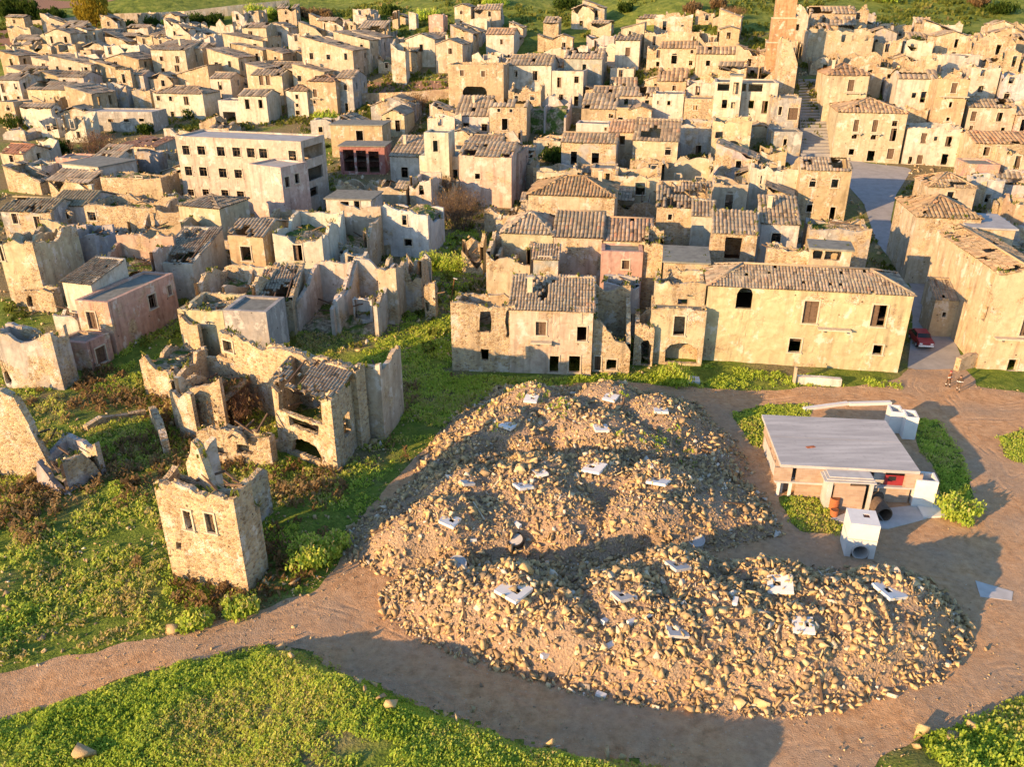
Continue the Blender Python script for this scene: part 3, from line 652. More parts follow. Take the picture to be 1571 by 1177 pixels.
    def base_top(side):
        if roof in ('g',):
            if side in 'lr': return lambda x: zt + rh * (1 - abs(2*x/d - 1))
            return lambda x: zt
        if roof == 'p':
            if side in 'fb': return lambda x: zt + rh * (1 - abs(2*x/W - 1))
            return lambda x: zt
        if roof == 's':
            return {'f': lambda x: zt, 'b': lambda x: bt, 'r': lambda x: zt + rh*x/d, 'l': lambda x: zt + rh*(1-x/d)}[side]
        if roof == 'l': return {'f': lambda x: zt + rh*(1-x/W), 'b': lambda x: zt + rh*x/W, 'r': lambda x: zt, 'l': lambda x: zt + rh}[side]
        if roof == 'r': return {'f': lambda x: zt + rh*x/W, 'b': lambda x: zt + rh*(1-x/W), 'r': lambda x: zt + rh, 'l': lambda x: zt}[side]
        return lambda x: zt
    A = Acc(); tops = []; jg = min(.16, rag * .3) if rag > .12 else 0
    def note(a, b_, tf, L):
        if rag < .12 or dist > 235: return
        k_ = int(L / (.34 if dist < 110 else .6 if dist < 160 else 1.1)); ux, uy = (b_[0]-a[0])/L, (b_[1]-a[1])/L
        for _ in range(k_):
            x = rr.uniform(0, L); w2 = rr.uniform(.05, th); tops.append((a[0]+ux*x-uy*w2, a[1]+uy*x+ux*w2, tf(x) - .03))
    spans = {'f': (cor[0], cor[1], fo), 'r': (cor[1], cor[2], ro), 'b': (cor[2], cor[3], []), 'l': (cor[3], cor[0], lo_)}
    for i, s in enumerate('frbl'):
        if s not in walls: continue
        a, b_, ops = spans[s]; L = math.hypot(b_[0]-a[0], b_[1]-a[1]); bt_ = base_top(s); g = rg[i]; k = lw.get(s)
        if prof and s in prof:
            pts = [plane_uz(*cpx(crop, *q), cor[0] if s == 'f' else a, u if s == 'f' else ((b_[0]-a[0])/L, (b_[1]-a[1])/L)) for q in prof[s]]; xs_, zs_ = zip(*pts)
            tf = lambda x, xs_=xs_, zs_=zs_, g=g: float(np.interp(x, xs_, zs_)) + g(x) * .35
        elif k is not None:
            ka, kb = (k if isinstance(k, tuple) else (k, k)); tf = lambda x, ka=ka, kb=kb, g=g, bt_=bt_, L=L: zb + (bt_(x) - zb) * (ka + (kb - ka) * x / L) + g(x)
        else: tf = lambda x, g=g, bt_=bt_: bt_(x) + g(x)
        inset = 0.0
        if s in 'lr':   # butt against the front and back walls
            dx, dy = (b_[0]-a[0])/L, (b_[1]-a[1])/L; ta = th if (('f' if s == 'r' else 'b') in walls) else 0; tb = th if (('b' if s == 'r' else 'f') in walls) else 0
            a2 = (a[0]+dx*ta, a[1]+dy*ta); b2 = (b_[0]-dx*tb, b_[1]-dy*tb); ops2 = [[max(.05, o[0]-ta), o[1], o[2]-ta, o[3], o[4], o[5]] for o in ops if o[2]-ta < L-ta-tb-.05]
            wall_panel(A, a2, b2, zlow, lambda x, ta=ta, tf=tf: tf(x + ta), ops2, th, step, .03, (ta == 0, tb == 0), sd*8+i, jg); note(a, b_, tf, L)
        else: wall_panel(A, a, b_, zlow, tf, ops, th, step, .03, (True, True), sd*8+i, jg); note(a, b_, tf, L)
    # partitions
    for k in range(part):
        f = (k + 1) / (part + 1) + rr.uniform(-.06, .06); q0 = P(W*f, th*1.02 if 'f' in walls else 0); q1 = P(W*f, d - th*1.02); hk = rr.uniform(.75, 1.0); sl = lw.get('p', (hk, hk)); g = ragf(sd*9+k, rag*.8); Lp = math.hypot(q1[0]-q0[0], q1[1]-q0[1])
        wall_panel(A, q0, q1, zlow, lambda x: zb + h*(sl[0] + (sl[1]-sl[0])*x/Lp) + g(x), [[Lp*.55, zb+.3, Lp*.55+.9, zb+2.2, 0, None]] if Lp > 4 and h > 3.5 else [], th*.8, step, .03, ('f' not in walls, False), sd*5+k)
    tc = tuple(.92 * q for q in (tint or PAL[c])); jit = [rr.uniform(.9, 1.1) for _ in range(3)]
    wo_ = A.obj('wall', 'wall', root, None); me = wo_.data
    co = np.empty(len(me.vertices)*3, np.float32); me.vertices.foreach_get('co', co); co = co.reshape(-1, 3) - np.array(off, np.float32); me.vertices.foreach_set('co', co.ravel()); me.update()
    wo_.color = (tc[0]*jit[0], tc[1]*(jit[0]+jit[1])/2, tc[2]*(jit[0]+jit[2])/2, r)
    # ---- window and door furniture
    for s, ops in (('f', fo), ('r', ro)):
        if s not in walls or nosur: continue
        a, b_, _ = spans[s]; L = math.hypot(b_[0]-a[0], b_[1]-a[1]); uu = ((b_[0]-a[0])/L, (b_[1]-a[1])/L); rz = math.atan2(uu[1], uu[0])
        for o in ops:
            if s == 'r' and not winr and far: continue
            w_, h_ = o[2]-o[0], o[3]-o[1]
            if w_ > 2.6 or h_ > 4.2 or o[5] == 'x': continue
            isdoor = (o[1] - zb) < .6 and h_ > 1.5
            style = o[5] or rr.choice(['plain', 'plain', 'plain', 'frame', 'plain', 'leaf', 'half'] if not isdoor else ['plain', 'plain', 'plain', 'leaf'])
            if o[4]: h_ -= w_*.5*o[4]; 
            ms = window_mesh(w_, h_, style, th); uc = (o[0]+o[2])/2; zc = o[1] + h_/2
            if o[4] and 'sur' in ms and style in ('plain',): pass
            loc = Vector((a[0]+uu[0]*uc, a[1]+uu[1]*uc, zc)) - off
            wobj = addmesh('door' if isdoor else 'window', ms['sur'], root, loc, rz)
            if 'leaf' in ms: addmesh('shutter' if not isdoor else 'door_leaf', ms['leaf'], wobj)
            if 'case' in ms: addmesh('casement', ms['case'], wobj)
    for q in balc:   # stone balcony slabs: left x, right x, y of the top edge
        ua = plane_uz(*cpx(crop, q[0], q[2]), p0, u); ub = plane_uz(*cpx(crop, q[1], q[2]), p0, u); A2 = Acc(); wd = ub[0]-ua[0]
        A2.box((0, -.38, 0), (wd, .82, .16))
        for sx in (-.35, .35): A2.box((sx*wd, -.28, -.22), (.16, .55, .26))
        pc = Vector((p0[0]+u[0]*(ua[0]+wd/2), p0[1]+u[1]*(ua[0]+wd/2), ua[1]-.1)) - off
        o = A2.obj('balcony', 'trim', root, pc); o.rotation_euler = (0, 0, math.atan2(u[1], u[0]))
        if len(q) > 3:
            A3 = Acc()
            for i in range(int(wd/.16)): A3.box((-wd/2+.08+i*.16, -.74, .5), (.02, .02, .9))
            A3.box((0, -.74, .96), (wd, .04, .04)); A3.obj('railing', 'rust', o)
    # ---- roof
    U3 = Vector((u[0], u[1], 0)); N3 = Vector((n[0], n[1], 0)); G = lambda a, b, z: Vector((*P(a, b), z)) - off
    pitch_, row_ = (.34, .5) if dist < 100 else (.5, .85) if dist < 135 else (.72, 1.25) if dist < 175 else (.95, 1.8)
    parts_ = []
    def slope(Pt, Ux, Sx, Wd, Ls, inside=lambda a, b: np.ones(len(a), bool)):
        q = tiles(Pt, Ux, Sx, Wd, Ls, inside, pitch_, row_, far, miss, sd)
        if q: parts_.append(q)
    def capline(a, b, rr_=.13):
        A4.tube(a, b, rr_, rr_, 6)
    A4 = Acc()
    if roof in ('g', 'h', 'p', 's', 'l', 'r'):
        c_, s_ = None, None
        if roof in ('g', 'h'):
            ln = math.hypot(d/2, rh); Sf = (N3*(d/2) + Vector((0, 0, rh))) / ln; Sb = (-N3*(d/2) + Vector((0, 0, rh))) / ln; hip = d/2 if roof == 'h' else None
            e = ov; P1 = G(-e, 0, zt+.06) - Sf*e; P2 = G(W+e, d, zt+.06) - Sb*e; Wd = W + 2*e; Ls = ln + e
            if hip:
                hl = min(hip, W/2); f_in = lambda a, b: (a - e > (b - e)/ln*hl - .3) & (a - e < W - (b - e)/ln*hl + .3); slope(P1, U3, Sf, Wd, Ls, f_in); slope(P2, -U3, Sb, Wd, Ls, f_in)
                lh = math.hypot(hl, rh); Sl = (U3*hl + Vector((0, 0, rh)))/lh; Sr = (-U3*hl + Vector((0, 0, rh)))/lh
                h_in = lambda a, b: (a - e > (b - e)/lh*d/2 - .3) & (a - e < d - (b - e)/lh*d/2 + .3)
                slope(G(0, d+e, zt+.06) - Sl*e, -N3, Sl, d+2*e, lh+e, h_in); slope(G(W, -e, zt+.06) - Sr*e, N3, Sr, d+2*e, lh+e, h_in)
                if miss < .3:
                    a1, a2 = G(hl, d/2, zt+rh+.12), G(W-hl, d/2, zt+rh+.12)
                    if W - 2*hl > .3: capline(a1, a2)
                    for q in ((0, 0, a1), (0, d, a1), (W, 0, a2), (W, d, a2)): capline(G(q[0], q[1], zt+.1), q[2])
            else:
                slope(P1, U3, Sf, Wd, Ls); slope(P2, -U3, Sb, Wd, Ls)
                if miss < .3: capline(G(-e, d/2, zt+rh+.12), G(W+e, d/2, zt+rh+.12))
        elif roof == 'p':
            ln = math.hypot(W/2, rh); Sl = (U3*(W/2) + Vector((0, 0, rh)))/ln; Sr = (-U3*(W/2) + Vector((0, 0, rh)))/ln; e = ov
            slope(G(0, d+e, zt+.06) - Sl*e, -N3, Sl, d+2*e, ln+e); slope(G(W, -e, zt+.06) - Sr*e, N3, Sr, d+2*e, ln+e)
            if miss < .3: capline(G(W/2, -e, zt+rh+.12), G(W/2, d+e, zt+rh+.12))
        elif roof == 's':
            ln = math.hypot(d, rh); Sf = (N3*d + Vector((0, 0, rh)))/ln; e = ov; slope(G(-e, 0, zt+.06) - Sf*e, U3, Sf, W+2*e, ln+e)
        elif roof == 'l':
            ln = math.hypot(W, rh); Sr = (-U3*W + Vector((0, 0, rh)))/ln; e = ov; slope(G(W, -e, zt+.06) - Sr*e, N3, Sr, d+2*e, ln+e)
        elif roof == 'r':
            ln = math.hypot(W, rh); Sl = (U3*W + Vector((0, 0, rh)))/ln; e = ov; slope(G(0, d+e, zt+.06) - Sl*e, -N3, Sl, d+2*e, ln+e)
        if parts_:
            V = []; Fq = []; rn = []; o_ = 0
            for v_, f_, r_ in parts_: V.append(v_); Fq.append(f_ + o_); rn.append(r_); o_ += len(v_)
            if A4.v:
                V.append(np.array(A4.v)); q4 = np.array([f for f in A4.f if len(f) == 4]); q6 = np.array([f for f in A4.f if len(f) == 6]) + o_; Fq2 = [np.concatenate(Fq + [q4 + o_]), q6]; rn.append(np.full(len(q4) + len(q6), .55))
            else: Fq2 = [np.concatenate(Fq)]
            me = mesh_np('roof_tiles', np.concatenate(V), Fq2, 'tile', np.concatenate(rn)); ro_ = addmesh('roof', me, root); ro_['kind'] = 'stuff'
            jj = rr.uniform(.85, 1.12); ro_.color = (tilecol[0]*jj, tilecol[1]*jj, tilecol[2]*jj, 1)
        if miss > .2 and dist < 140 and roof in ('g', 's'):   # bare rafters where the tiles have gone
            nb = int(W / 1.1); dd = d/2 if roof == 'g' else d; hz = rh
            for i in range(nb):
                if rr.random() < .2: continue
                a = (i + .5) * W / nb; beam(root, Vector((*P(a, .1), zt - .12)), Vector((*P(a + rr.uniform(-.2, .2), dd * rr.uniform(.7, 1.0)), zt + hz - .15)), .12, off)
    if roof in 'ghpslr' and miss < .3 and rr.random() < .3 and cat == 'house':
        a = rr.uniform(.2, .8)*W; b2 = rr.uniform(.35, .65)*d; rz_ = math.atan2(u[1], u[0]); A8 = Acc(); c8 = G(a, b2, zt + rh*.75 + .3); A8.box(c8, (.55, .55, 1.6), rz_); A8.box(c8 + Vector((0, 0, .86)), (.75, .75, .12), rz_); A8.obj('chimney', 'trim', root)
    if nfl > 1 and roof != 'n' and dist < 175 and miss < .3:
        A7 = Acc()
        for f in range(1, nfl):
            zf = zb + h*f/nfl; pts = [P(th*1.05, th*1.05), P(W-th*1.05, th*1.05), P(W-th*1.05, d-th*1.05), P(th*1.05, d-th*1.05)]; A7.hexa([Vector((*q, zf-.2)) - off for q in pts], [Vector((*q, zf)) - off for q in pts])
        A7.obj('floor', 'dark_wood', root)
    if roof in ('f', 'x'):
        A5 = Acc(); i_ = th*.9; pts = [P(i_, i_), P(W-i_, i_), P(W-i_, d-i_), P(i_, d-i_)]; zf = zt - (.25 if roof == 'f' else .02)
        if roof == 'x':
            e = .25; pts = [P(-e, -e), P(W+e, -e), P(W+e, d+e), P(-e, d+e)]; zf = zt + .2
        A5.hexa([Vector((*q, zf-.2)) - off for q in pts], [Vector((*q, zf)) - off for q in pts]); A5.obj('roof', 'lichen_slab' if tilecol == (1,1,1) else 'grey_roof', root)
    if roof == 'n' or miss > .3:      # fallen floors, rubble and weeds inside
        fz = zb + h * (floorz if floorz is not None else rr.uniform(.3, .78)); m_ = max(5, int(W/.7)); k_ = max(5, int(d/.7)); A6 = []; 
        aa, bb = np.meshgrid(np.linspace(th*.5, W-th*.5, m_), np.linspace(th*.5, d-th*.5, k_)); Xw = p0[0]+u[0]*aa+n[0]*bb; Yw = p0[1]+u[1]*aa+n[1]*bb
        Zw = fz + 1.3*fbm(Xw, Yw, 3.0, 61) + .5*vn(Xw, Yw, .9, 62); Zw = np.maximum(Zw, zlow + .1)
        if 'f' not in walls: Zw[0] = np.minimum(Zw[0], zg[0] - .05); Zw[1] = (Zw[1] + zg[0]) / 2
        ii = np.arange(Xw.size).reshape(Xw.shape); q = np.stack([ii[:-1, :-1], ii[:-1, 1:], ii[1:, 1:], ii[1:, :-1]], -1).reshape(-1, 4)
        V = np.stack([Xw - off[0], Yw - off[1], Zw - off[2]], -1).reshape(-1, 3); addmesh('fallen_debris', mesh_np('fallen_debris', V, q, 'debris'), root)['kind'] = 'stuff'
        if dist < 130:
            for _ in range(rr.randint(2, 5)):
                a = rr.uniform(.15, .8)*W; b2 = rr.uniform(.2, .8)*d; q0 = Vector((*P(a, b2), fz + .7)); beam(root, q0, q0 + Vector((rr.uniform(-2, 2), rr.uniform(-2, 2), rr.uniform(-.2, 1.0))), .13, off)
        if dist < 150:
            k_ = int(W * d * (1.1 if dist < 110 else .5)); aa = np.array([(rr.uniform(.4, W-.4), rr.uniform(.4, d-.4)) for _ in range(k_)]).reshape(-1, 2)
            Xs = p0[0]+u[0]*aa[:, 0]+n[0]*aa[:, 1]; Ys = p0[1]+u[1]*aa[:, 0]+n[1]*aa[:, 1]; Zs = fz + 1.3*fbm(Xs, Ys, 3.0, 61) + .5*vn(Xs, Ys, .9, 62)
            tops += list(zip(Xs, Ys, Zs))
    TOPW.extend(q for q in tops if rr.random() < .10 and dist < 170)
    if len(tops) > 2:
        tp_ = np.array(tops); rad = (.11 if dist < 110 else .17 if dist < 160 else .26) * np.exp(rng.normal(0, .38, len(tp_)))
        stone_mass('crumbled_stones', tp_ - np.array(off), rad, parent=root, lo=.1, hi=.95)['kind'] = 'stuff'
    if roof == 'n' and dist < 130:
        for _ in range(int((W + d) * 5)):
            e = rr.choice('flr'); t_ = rr.random(); o_ = -abs(rr.gauss(0, .9)) - .1
            BASES.append(P(W*t_, o_) if e == 'f' else P(o_, d*t_) if e == 'l' else P(W - o_, d*t_))
    return dict(p0=p0, u=u, n=n, W=W, d=d, zt=zt, zb=zb, root=root, off=off)
# ---------------------------------------------------------------- the houses, from the front row to the hillside
# front row
B('T22',1180,690,1570,'roofless stone house end with open window beside the green lane',yb=1092,d=6,roof='n',c='st',r=.75,rag=.25,win=[(1357,735,1427,860,0,'x'),(1515,725,1533,890,0,'x'),(1362,960,1415,1030,0,'x')],part=0,floorz=.45,yaw=-5,low={'b':.9,'l':(.9,1),'r':1})
F1=B('T23',8,722,512,'cream two-storey front house with half-collapsed tiled roof and balcony door',yb=1105,d=5.6,roof='s',c='yl',tint=(.60,.50,.37),r=.22,yaw=-5,miss=.13,pit=20,win=[(163,798,228,880,0,'both'),(412,828,470,915,0,'plain'),(248,985,303,1102,.8,'plain'),(363,1003,430,1104,0,'plain')],balc=[(135,262,908)])
B('T23',514,760,748,'broken sloping house wall with two doorways right of the balcony house',yb=1103,d=6.5,roof='n',c='st',r=.65,yaw=-5,rag=.3,win=[(516,1005,558,1090,0,'both'),(588,1025,650,1085,0,'plain')],prof={'f':[(510,755),(560,800),(600,850),(640,900),(700,925),(745,985)]},floorz=.25,low={'b':1.25,'l':1.0,'r':(.55,1.2)})
B('T23',764,820,882,'ragged stone archway between the broken wall and the arched house',yb=1060,d=4.5,roof='n',c='st',r=.85,rag=.7,win=[(795,905,856,1058,.9,'x')],floorz=.1,yaw=-8)
B('T23',866,712,1196,'cream house with wide arched cellar mouth and one dark window',yb=1048,d=4.2,roof='f',c='yl',r=.45,rag=.3,win=[(995,765,1062,880,0,'plain'),(945,925,1140,1045,.55,'x')],yaw=-8)
B('T23',890,562,1192,'set-back terrace wall with dark vent above the arched cellar house',h=8.6,d=5,roof='n',c='yl',r=.45,rag=.3,win=[(1018,658,1076,692,0,'x')],yaw=-8,floorz=.7)
PAL_ = B('P',1087,437,1403,'long cream palazzo with striped tile roof and ragged arched hole',yb=552,d=7.5,roof='h',c='yl',r=.22,pit=20,y1=453,win=[(1130,439,1155,474,.9,'x'),(1232,462,1255,496,0,'both'),(1337,468,1360,501,0,'leaf'),(1210,519,1229,541,0,'plain'),(1339,529,1354,544,0,'plain')],balc=[(1254,1305,501)],rag=.02)
# behind the front row
B('T22',1394,345,1660,'tall roofless house with pinkish plaster room behind the front row',h=8.0,d=7,roof='n',c='cr',r=.4,rag=.6,part=2,floorz=.55,low={'f':(.95,.75),'r':.9},yaw=-6,win=[])
B('T23',150,420,300,'small dark tiled lean-to in the shaded ruin behind the balcony house',h=7.2,d=3,roof='s',c='gy',r=.5,yaw=-6,win=[(185,350,255,400)])
B('T23',560,372,812,'pink plastered room with shuttered window behind the sloping wall',h=7.4,d=4,roof='f',c='pk',r=.12,yaw=-6,win=[(682,428,728,482,0,'both')])
B('T23',575,560,790,'whitewashed roofless room with dark doorway behind the sloping wall',h=6.4,d=3.0,roof='n',c='bl',r=.1,yaw=-6,rag=.3,win=[(718,752,746,815,0,'plain')],floorz=.8)
B('T23',820,300,935,'stub of bare rubble wall between the tiled roofs and grassy roof',h=8.8,d=5,roof='n',c='st',r=.9,yaw=-10,floorz=.8)
B('T23',940,440,1205,'house with grass-grown roof behind the arched cellar house',h=8.6,d=6.5,roof='x',c='st',r=.7,yaw=-10,rag=.2)
B('T23',-42,262,268,'tiled house with hipped corner, left of the paired big roofs',h=7.6,d=9,roof='h',c='cr',r=.3,yaw=-8,pit=21)
B('T23',272,285,565,'wide tiled house with hole in its roof above the shaded ruin',h=7.6,d=10.5,roof='g',c='cr',r=.3,yaw=-8,pit=21,miss=.06)
B('T23',572,308,862,'house with greyish pink tile roof beside the bare rubble stub',h=7.4,d=9.5,roof='g',c='cr',r=.3,yaw=-8,pit=20,tilecol=(1.0,.9,.88))
B('T23',120,30,640,'cream house under large ochre tile roof in the middle of town',h=8,d=10,roof='h',c='cr',r=.3,yaw=-10,pit=20,tilecol=(1.15,1.0,.8))
B('T23',895,105,1220,'house with collapsed tile roof and tan front, behind the bright blank wall',h=7,d=7,roof='s',c='st',r=.5,miss=.5,yaw=-10,win=[(960,150,985,185)])
B('T23',1110,158,1242,'bright blank cream wall of a small house behind the grassy roof',h=7,d=4,roof='s',c='wh',r=.1,yaw=-10)
B('T23',1236,262,1500,'house with shaded lean-to tile roof and gaping dark front',h=8.2,d=5.5,roof='s',c='st',r=.5,yaw=-10,win=[(1300,290,1400,420,0,'x')],pit=17)
B('T23',1215,290,1240,'thin pillar stub by the gaping dark front',h=7.5,d=.6,roof='n',c='cr',r=.3,walls='flbr',th=.3,rag=.2,yaw=-10,cat='ruin',name='ruined_wall')
B('T24',-8,205,220,'house with pale striped tile roof and blue-washed room below',h=8.2,d=6.5,roof='s',c='bl',r=.15,yaw=-10,win=[(48,265,105,325,0,'frame')])
B('T24',285,235,655,'flat cement-topped house with white patch beside the street',h=8.5,d=6,roof='n',c='gy',r=.35,rag=.3,yaw=-12,floorz=.9,win=[])
B('T24',30,355,285,'low ruin wall with dry weeds behind the palazzo roof',h=10.3,d=3,roof='n',c='st',r=.6,rag=.4,yaw=-14,floorz=.85)
B('T24',290,360,535,'roof terrace shelter with dark openings behind the palazzo',h=11,d=3.4,roof='x',c='cr',r=.2,yaw=-14,win=[(300,365,355,420,0,'x'),(370,365,470,425,0,'x')])
# right-hand street side
RB=B('T24',1432,512,1760,'big cream corner building at the right edge with balcony ledge',yb=None,h=10.6,d=18,roof='p',pit=13,miss=.22,c='yl',r=.10,yaw=-6,rag=.12,winl=[(1368,505,1385,585),(1255,395,1272,455),(1222,360,1240,420),(1315,690,1345,800),(1215,590,1240,690)],tilecol=(1.2,1.08,.9),win=[(1470,1025,1527,1092,0,'plain'),(1552,770,1620,885,0,'leaf')],balc=[(1385,1640,885)])
B('T24',930,165,1315,'tan-roofed house at the head of the right-hand street',h=9,d=11,roof='h',c='cr',r=.35,yaw=-10,pit=17,win=[(1225,205,1265,240)],tilecol=(1.15,1.02,.85))
B('T24',1240,235,1520,'low cream-topped house beyond the big corner building',h=8.5,d=8,roof='x',c='cr',r=.2,yaw=-12,tilecol=(1,1,.9))
B('T24',1040,660,1180,'small tan lean-to house halfway up the right street',h=4.6,d=4,roof='s',c='oc',r=.3,yaw=-10,win=[(1075,740,1100,770)])
# piazza
B('T14',455,672,872,'pale corner palazzo with hipped roof facing the square',yb=962,d=13,roof='h',c='cr',r=.12,yaw=-12,pit=17,win=[(543,718,575,790,0,'both'),(655,720,690,792,0,'both'),(775,726,808,758,0,'frame'),(763,770,802,848,0,'leaf'),(532,798,565,833,0,'frame'),(646,803,680,838,0,'frame'),(515,880,550,930,.9,'plain'),(625,905,670,968,0,'plain'),(745,893,785,955,0,'both')],tilecol=(1.1,.98,.85),balc=[(530,590,796),(640,705,800)])
B('T14',874,762,1202,'white two-storey row house right of the corner palazzo',yb=985,d=8,roof='n',c='wh',r=.15,rag=.35,yaw=-12,win=[(948,798,985,862,0,'both'),(1026,820,1050,845,0,'plain'),(1096,818,1135,880,0,'leaf'),(872,940,896,985,0,'leaf'),(924,930,960,985,0,'both'),(1070,925,1112,990,0,'plain')],floorz=.7)
B('T14',388,450,642,'house with balcony door at the top of the stairs',h=9,d=13,roof='h',c='cr',r=.25,yaw=-10,pit=16,win=[(508,478,546,548,0,'both')],winr=[(657,478,680,515),(782,475,812,520)],balc=[(480,600,552)],tilecol=(1.08,.9,.78))
B('T14',815,470,1052,'white house with collapsed grey roof and tall window above the square',h=8.5,d=8,roof='g',c='wh',r=.1,yaw=-12,miss=.55,win=[(892,556,920,588,0,'plain'),(945,550,980,615,0,'plain')])
B('T14',1060,462,1252,'tall narrow ochre house with red shutters and balcony ledge',h=12.5,d=8,roof='n',c='oc',r=.2,yaw=-12,rag=.5,win=[(1130,497,1167,560,0,'both'),(1117,610,1137,645,0,'plain'),(1100,705,1124,726,0,'plain')],balc=[(1060,1235,575)],floorz=.8)
B('T14',1240,642,1527,'cream house with shutters under a broken tile roof, right of the ochre house',h=7,d=7,roof='g',c='cr',r=.2,yaw=-10,miss=.35,win=[(1248,668,1282,726,0,'both'),(1403,675,1440,730,0,'leaf'),(1240,755,1262,782),(1430,765,1456,786)])
B('T14',1527,690,1700,'pinkish house cut by the right edge of the view',h=6.5,d=7,roof='g',c='pk',r=.2,yaw=-10,aw=2)
B('T14',1280,860,1720,'wide house with flat reddish tiles overlooking the square',h=6.5,d=11,roof='g',c='cr',r=.3,yaw=-8,pit=14,tilecol=(1.15,.95,.8),aw=3)
B('T14',1235,985,1430,'low house with reddish arch below the wide-roofed house',h=5,d=6,roof='f',c='pk',r=.35,yaw=-8,win=[(1235,1040,1290,1110,.8,'x')])
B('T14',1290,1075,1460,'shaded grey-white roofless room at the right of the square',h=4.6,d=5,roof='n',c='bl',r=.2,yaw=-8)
B('T14',1480,900,1700,'cream ruin with slanted crack at the right edge above the corner building',h=7,d=7,roof='n',c='yl',r=.3,yaw=-8,aw=2)
B('T14',1000,1120,1285,'small house with pyramid tile roof below the square',h=6,d=8,roof='h',c='cr',r=.3,yaw=-10,pit=20,tilecol=(1.2,1.1,.95))
B('T14',230,1020,535,'roofless house with reddish inner walls and striped tile edge left of the square',h=8,d=8,roof='g',c='oc',r=.35,yaw=-10,miss=.52)
B('T14',0,1010,225,'rounded pale ruin wall left of the reddish roofless house',h=7.5,d=6,roof='n',c='cr',r=.35,yaw=-10,part=1)
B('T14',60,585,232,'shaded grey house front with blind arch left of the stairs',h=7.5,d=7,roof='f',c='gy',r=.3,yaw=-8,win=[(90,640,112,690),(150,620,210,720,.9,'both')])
B('T14',52,790,238,'low grey house with plain door at the foot of the stairs',yb=935,d=6,roof='f',c='gy',r=.35,yaw=-8,win=[(120,835,142,882,0,'plain')])
B('T13',1245,492,1628,'white modern house with long glazed balcony band',h=9.5,d=10,roof='f',c='wh',r=.0,yaw=-12,tint=(.60,.54,.42),rag=0,win=[(1258,500,1330,545,0,'x'),(1345,500,1430,548,0,'x'),(1445,503,1530,550,0,'x'),(1283,598,1317,650,0,'plain'),(1365,600,1398,650,0,'plain'),(1445,602,1477,652,0,'plain'),(1525,606,1560,682,0,'leaf')])
B('T13',1340,455,1412,'small rooftop stair cabin on the modern house',h=11.3,d=3,roof='x',c='wh',r=0,yaw=-12,rag=0)
# ruins on the right hillside
B('T14',115,235,228,'broken white buttress of the church beside the tower',h=12,d=7,roof='n',c='cr',r=.5,rag=1.6,yaw=-10,low={'r':(1,.4),'f':(1.1,.7)},cat='ruin',name='church_ruin')
B('T14',150,40,282,'bright roofless ruin right behind the church tower',h=9.5,d=7,roof='n',c='wh',r=.35,yaw=-12,aw=1)
B('T14',280,175,675,'large ruined house with two arched upper windows, right of the tower',h=8,d=10,roof='n',c='cr',r=.35,yaw=-10,rag=.7,win=[(540,200,562,245,.9,'x'),(608,195,634,242,.9,'x'),(470,205,495,250,0,'x')],part=1)
B('T14',290,80,560,'tan tiled roof house behind the arched-window ruin',h=6.5,d=9,roof='g',c='st',r=.5,yaw=-10,miss=.15)
B('T14',525,45,640,'tall bright fragment of a collapsed house at the hill edge',h=8,d=6,roof='n',c='yl',r=.5,yaw=-8,rag=1.6)
B('T14',700,140,790,'rounded shaded ruin in front of the dark grass',h=5,d=6,roof='n',c='gy',r=.4,yaw=-10)
B('T14',680,240,840,'tan broken walls below the rounded ruin',h=5.5,d=7,roof='n',c='oc',r=.55,yaw=-10,aw=1,part=1)
B('T14',855,240,1030,'shaded roofless house with doorway in the middle of the hillside',h=5.5,d=7,roof='n',c='wh',r=.25,yaw=-10,win=[(905,240,930,300,0,'x')],part=1)
B('T14',1050,215,1240,'roofless gabled house with cream top edge on the hillside',h=5.5,d=8,roof='p',c='cr',r=.3,yaw=-10,miss=.6,pit=17)
B('T14',1115,330,1308,'bright white blank house with one dark window on the hillside',h=5.5,d=7,roof='f',c='wh',r=.02,yaw=4,win=[(1220,305,1243,345,0,'x')])
B('T14',1290,225,1532,'big tan roofless house with broken top at upper right',h=7.5,d=8,roof='n',c='cr',r=.45,yaw=-12,rag=1.3,aw=1,part=1)
B('T14',1380,145,1510,'small pale gable ruin at the top of the right hillside',h=5,d=6,roof='p',c='cr',r=.3,yaw=-10,miss=.4)
B('T14',1525,240,1700,'tan house fragment at the upper right edge of the view',h=6,d=7,roof='g',c='oc',r=.4,yaw=-10,miss=.25)
B('T14',1262,390,1438,'pale shaded roofless walls below the big tan ruin',h=6.5,d=7,roof='n',c='wh',r=.25,yaw=-12,part=1,aw=1)
B('T14',1462,310,1560,'bright leaning wall fragment below the tan fragment',h=6.5,d=5,roof='n',c='yl',r=.4,yaw=-12,rag=1.8)
B('T14',1450,440,1700,'shaded roofless house with blue-grey rooms at the right edge',h=6,d=8,roof='n',c='bl',r=.2,yaw=-12,part=1,aw=2)
B('T14',450,330,715,'heaped ochre remains of a house above the stairs house',h=5,d=8,roof='n',c='oc',r=.7,yaw=-10,rag=1.4)
B('T14',700,395,985,'long low wall with grassy foot behind the stairs house',h=4.5,d=6,roof='n',c='cr',r=.4,yaw=-10,rag=.4)
B('T14',985,340,1060,'tall bright stump beside the collapsed grey roof',h=9,d=5,roof='n',c='cr',r=.5,yaw=-12,rag=1.5)
